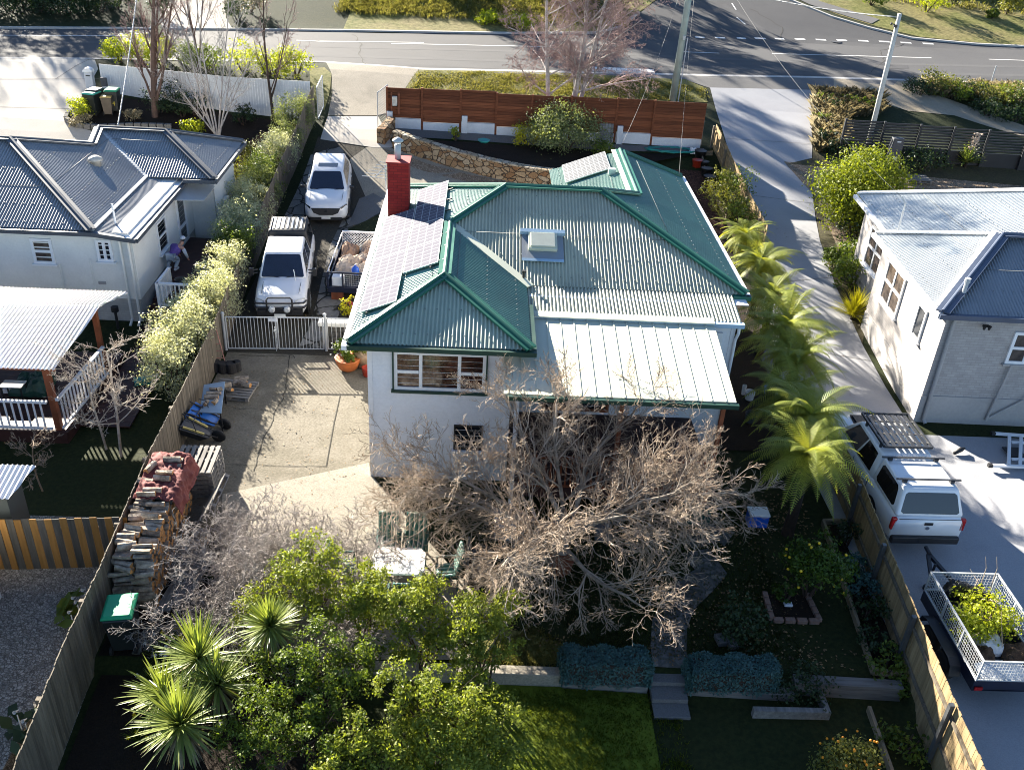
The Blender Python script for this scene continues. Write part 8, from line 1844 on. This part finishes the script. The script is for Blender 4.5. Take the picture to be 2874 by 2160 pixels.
# ---- verges, banks and weeds: grass nobody could count
def tufts(name, label, poly, n, L, w, m, seed, hgt=(.5, 1.0), per=5, spread=.05):
    rng = np.random.default_rng(seed); xs = [p[0] for p in poly]; ys = [p[1] for p in poly]; pts = []
    def inside(x, y):
        c = False; j = len(poly) - 1
        for i in range(len(poly)):
            if (poly[i][1] > y) != (poly[j][1] > y) and x < (poly[j][0] - poly[i][0]) * (y - poly[i][1]) / (poly[j][1] - poly[i][1]) + poly[i][0]: c = not c
            j = i
        return c
    while len(pts) < n:
        x = rng.uniform(min(xs), max(xs)); y = rng.uniform(min(ys), max(ys))
        if inside(x, y) and mnoise.noise(V(x * .7, y * .7, seed)) > rng.uniform(-.7, .3): pts.append((x, y, T(x, y)))
    pts = np.repeat(np.array(pts), per, 0); N = len(pts); pts = pts + np.column_stack([rng.normal(0, spread, N), rng.normal(0, spread, N), np.zeros(N)])
    a = rng.uniform(0, 6.28, N); lean = rng.uniform(.15, 1.0, N); l_ = L * rng.uniform(*hgt, N); dx = np.cos(a) * lean * l_; dy = np.sin(a) * lean * l_; s = np.column_stack([-np.sin(a), np.cos(a), np.zeros(N)]) * w / 2; mid = pts + np.column_stack([dx * .35, dy * .35, l_ * .65]); tip = pts + np.column_stack([dx, dy, l_ * .9])
    v = np.stack([pts - s, pts + s, mid + s * .8, tip, mid - s * .8], 1).reshape(-1, 3); f = np.arange(N)[:, None] * 5 + np.array([[0, 1, 2, 3, 4]])
    return tag(np_obj(name, v, f, m), label, 'grass', kind='stuff')
tufts('lawn_grass', 'rough lit grass of the lower lawn', [(-1.1, 13.4), (4.5, 13.3), (4.5, 8), (-1.2, 8)], 7000, .09, .012, 'grass_blade', 1)
tufts('lawn_grass', 'patchy grass at the end of the concrete above the retaining wall', [(.3, 13.75), (1.5, 14.9), (2.5, 14.2), (2.4, 13.75)], 900, .08, .012, 'bank_tuft', 2)
tufts('bank_grass', 'tussocky grass on the bank across the street', [(-10, 66.5), (10, 68.5), (9, 78), (-10, 78)], 5200, .34, .05, 'bank_tuft', 3, spread=.2)
tufts('bank_grass', 'tussocky grass on the bank beyond the street corner', [(27, 80), (62, 77), (75, 100), (34, 104)], 5200, .32, .06, 'bank_tuft', 4, spread=.25)
vp = PP((905, 156), (1060, 156), (1250, 164), (1415, 174), (1520, 192), (1526, 220), (1300, 212), (1060, 201), (885, 194))
tufts('verge_grass', 'short dry grass on the verge in front of the slat fence', vp, 3600, .11, .03, 'bank_tuft', 5, spread=.12)
tufts('yard_grass', 'shaded grass of the back lawn', [(1.5, 20), (7.4, 20), (7.4, 14), (2.4, 14)], 5200, .07, .012, 'shade_toned_blade', 6)
wp = PP((1758, 200), (1900, 215), (1900, 250), (1826, 255), (1815, 330), (1760, 330))
tufts('dry_grass', 'tall dry grass in the weedy corner beside the long driveway', wp, 900, .75, .016, 'dry_grass', 7, per=7)
for k, (u, v, r_, h_, m) in enumerate(((1778, 225, .6, .6, 'leaf_mid'), (1800, 245, .8, .7, 'leaf_dark'), (1830, 232, .7, .6, 'leaf_mid'), (1770, 270, .6, .6, 'leaf_mid'), (1795, 285, .7, .5, 'leaf_dark'), (1860, 238, .8, .7, 'leaf_mid'), (1780, 310, .6, .6, 'leaf_dark'))):
    bush('weed_clump', 'leafy green clump in the weedy corner beside the long driveway', P(u, v), r_, h_, m, 600, .14, 520 + k, 'plant', 'clumps in the weedy corner', sub=20)
for k, (u, v, r_, h_, m) in enumerate(((1985, 205, .9, .9, 'leaf_dark'), (2020, 200, 1.1, 1.2, 'leaf_orangey'), (2060, 215, 1.1, 1.0, 'leaf_mid'), (2100, 215, 1.2, 1.1, 'leaf_dark'), (2140, 225, 1.2, 1.2, 'leaf_orangey'), (2185, 230, 1.3, 1.3, 'leaf_mid'), (2225, 240, 1.3, 1.4, 'leaf_dark'), (2130, 250, 1.1, .8, 'leaf_dark'), (2190, 262, 1.2, .8, 'leaf_dark'))):
    bush('roadside_shrub', 'scrubby shrub on the bank between the street and the dirt track', P(u, v), r_, h_, m, 1300, .13, 530 + k, group='shrubs along the dirt track', sub=36)
tufts('dry_grass', 'dry grass along the top of the roadside bank on the right', PP((1990, 185), (2211, 195), (2211, 235), (2000, 205)), 900, .7, .02, 'dry_grass', 8, per=7)
# across the street
for k, (u, v, r_, h_, m, lab) in enumerate(((1880, 12, 1.2, 1.2, 'leaf_mid', 'dark bush by the footpath at the street corner'), (2000, 25, 1.6, 1.9, 'leaf_lime', 'big lit bush on the bank beyond the street corner'), (2060, 12, 1.4, 1.6, 'leaf_dark', 'dark bush behind the big lit one on the far bank'), (2140, 40, .6, .7, 'leaf_mid', 'small round bush on the far bank below the stone wall'), (2172, 32, 1.0, 1.8, 'leaf_orangey', 'taller open bush on the far bank below the stone wall'), (1290, 45, 2.0, 1.8, 'leaf_dark', 'dark scrub at the side street corner behind the bare birch'), (1340, 20, 1.8, 2.2, 'leaf_orangey', 'brownish scrub at the side street corner'), (1120, 60, 1.1, .8, 'leaf_lime', 'yellow green gorse patch on the grassy bank'), (1060, 50, 1.2, .6, 'leaf_lime', 'low yellow green patch on the grassy bank'), (2255, 40, 1.0, .8, 'leaf_orangey', 'low brown green bush at the right end of the far bank'))):
    bush('bank_bush', lab, P(u, v), r_, h_, m, 1500, .17, 550 + k, sub=40)
a = P(2075, -6); b_ = P(2330, 4); mb = MB(); mb.bar(a + V(0, .5, .4), b_ + V(0, .5, .4), .5, 1.3); tag(mb.build('stone_wall', 'stone_wall'), 'brown stone wall at the top right edge of the far bank', 'wall')
for k in range(9):
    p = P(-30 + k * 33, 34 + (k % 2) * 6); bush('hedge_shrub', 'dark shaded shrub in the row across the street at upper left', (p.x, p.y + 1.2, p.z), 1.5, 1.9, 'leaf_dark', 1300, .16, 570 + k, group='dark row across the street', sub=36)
for k, (u, v) in enumerate(((515, 45), (540, 30), (350, 40))): bush('drive_shrub', ('dark shrub at the right of the far driveway', 'brown twiggy shrub behind the far driveway edge', 'dark shrub at the left of the far driveway')[k], P(u, v), 1.0, 1.5, ('leaf_dark', 'dry_grass', 'leaf_dark')[k], 1000, .15, 585 + k)
# tall gum trees up the hill, outside the picture: they throw the shade over street and driveway
def gum(x, y, h, r, n, seed, lab, size=.34, low=.3):
    rng = np.random.default_rng(seed); z = T(x, y); o = thing('gum_tree', lab, 'tree', (x, y, z), group='gum trees up the hill'); sg = [(np.array([x, y, z - .2]), np.array([x + .2, y, z + h * .5]), .3, .2, 0), (np.array([x + .2, y, z + h * .5]), np.array([x, y, z + h * .9]), .2, .06, 0)]; bl = []
    for k in range(9):
        a = rng.uniform(0, 6.28); t = low + (.92 - low) * k / 8; q = r * (1.05 - .75 * abs(t - .45)) * rng.uniform(.35, .8); c = (x + q * math.cos(a), y + q * math.sin(a), z + h * t); s = r * rng.uniform(.38, .6); bl.append((c, (s, s, s * .7))); sg.append((np.array([x + .1, y, z + h * (t - .1)]), np.array(c), .09, .03, 0))
    v, f = crown(bl, n, size, rng, .4, .9, .6, 30, .6); np_obj('crown', v, f, 'leaf_gum', o); v, f = prisms(sg, 7); np_obj('trunk', v, f, 'bark_silver', o)
for k, (x, y, h, r, n) in enumerate(((5, 88, 14.5, 4.2, 12000), (0, 85, 11, 4.0, 10000), (-6, 92, 15, 4.0, 9000), (-9, 82, 17.5, 4.4, 8500), (-13, 86, 18, 4.4, 7500), (-40, 84, 12, 4.4, 7000), (-47, 80, 11, 4.4, 7000), (-37, 76, 11, 4.0, 4200), (-54, 84, 13, 4.5, 2800), (-44, 74, 8, 3.2, 1800))): gum(x, y, h, r, n, 600 + k, 'tall gum tree up the hill beyond the street')

# cut branches thrown into the cage trailer
bush('green_cuttings', 'heap of green leafy cuttings piled in the cage trailer', (11.2, 14.55, .56), .72, .95, 'leaf_lime', 2600, .09, 620, 'cuttings', sub=50, lumps=6)
rng = np.random.default_rng(77); sg = []
for k in range(26):
    a = np.array([rng.uniform(10.7, 11.8), rng.uniform(13.6, 15.3), rng.uniform(.7, 1.1)]); d = rng.normal(0, 1, 3); d[2] = abs(d[2]) * .35; d /= np.linalg.norm(d); b_ = a + d * rng.uniform(.4, .9); b_[0] = min(max(b_[0], 10.5), 11.85); sg += [(a, b_, .012, .005, 0)]
for x in (11.45, 11.7): sg += [(np.array([x, 15.2, 1.0]), np.array([x + .1, 15.4, 1.6]), .015, .008, 0), (np.array([x + .1, 15.4, 1.6]), np.array([x + .05, 15.5, 1.85]), .008, .004, 0)]
v, f = prisms(sg, 4); tag(np_obj('dry_sticks', v, f, 'twig_brown', base=(11.2, 14.5, .6)), 'dry brown sticks mixed with the green cuttings in the cage trailer', 'sticks')

def pot_plant(o, h, r_, m, n, seed, size=.12):
    rng = np.random.default_rng(seed); c = wl(o); v, f = crown([((c.x, c.y, c.z + h), (r_, r_, r_ * .6))], n, size, rng, .75, .6, .5, 12, r_ * .35); np_obj('plant', v, f, m, o)
pot_plant(PT, .68, .42, 'leaf_mid', 240, 70, .17); pot_plant(PB, .75, .3, 'leaf_orangey', 260, 71, .1)
mb = MB(); rr = random.Random(5); c = wl(PT)
for k in range(26): mb.lathe([(.004, 0), (.028, .02), (.03, .035)], c + V(rr.uniform(-.5, .1), rr.uniform(-.3, .3), rr.uniform(.6, .95)), 7, cap=False)
mb.build('flowers', 'petal_white', PT)
p = P(752, 690); bush('yellow_shrub', 'bright yellow green leafy shoots under the eave beside the bar fence', (p.x - .05, p.y, p.z), .28, .95, 'leaf_yellow', 420, .09, 72, 'plant', sub=14)

# fallen leaves on the lawn, paths and driveway
def litter(name, label, poly, n, size, m, seed, dz=.03):
    rng = np.random.default_rng(seed); xs = [p[0] for p in poly]; ys = [p[1] for p in poly]; pts = []
    while len(pts) < n:
        x = rng.uniform(min(xs), max(xs)); y = rng.uniform(min(ys), max(ys)); c = False; j = len(poly) - 1
        for i in range(len(poly)):
            if (poly[i][1] > y) != (poly[j][1] > y) and x < (poly[j][0] - poly[i][0]) * (y - poly[i][1]) / (poly[j][1] - poly[i][1]) + poly[i][0]: c = not c
            j = i
        if c and mnoise.noise(V(x * .5, y * .5, seed)) > rng.uniform(-.5, .35): pts.append((x, y, T(x, y) + dz))
    v, f = leaves(np.array(pts), np.tile([0, 0, 1.], (len(pts), 1)), size, rng, .6, .25); tag(np_obj(name, v, f, m), label, 'leaves', kind='stuff')
mat('dead_leaf', (.13, .075, .03), .8, .4, 6, island=.6, col2=(.3, .19, .08))
litter('fallen_leaves', 'fallen brown leaves on the shaded back lawn', [(.5, 20), (9, 20), (9, 13.8), (2.3, 13.8), (.5, 15)], 2600, .07, 'dead_leaf', 1, .035)
litter('fallen_leaves', 'fallen leaves scattered over the backyard concrete', [(-7.6, 26), (-2.8, 26), (-2.8, 14.5), (-5, 14), (-7.4, 17)], 420, .055, 'dead_leaf', 2, .04)
litter('fallen_leaves', 'fallen leaves along the upper driveway', [(-7.8, 44), (-5, 44), (-3, 40), (-3.3, 28), (-8, 28)], 500, .06, 'dead_leaf', 3, .05)
litter('fallen_leaves', 'leaf litter beside the long driveway', [(9.5, 40), (13.6, 40), (12.6, 25), (9.6, 24)], 380, .06, 'dead_leaf', 4, .04)
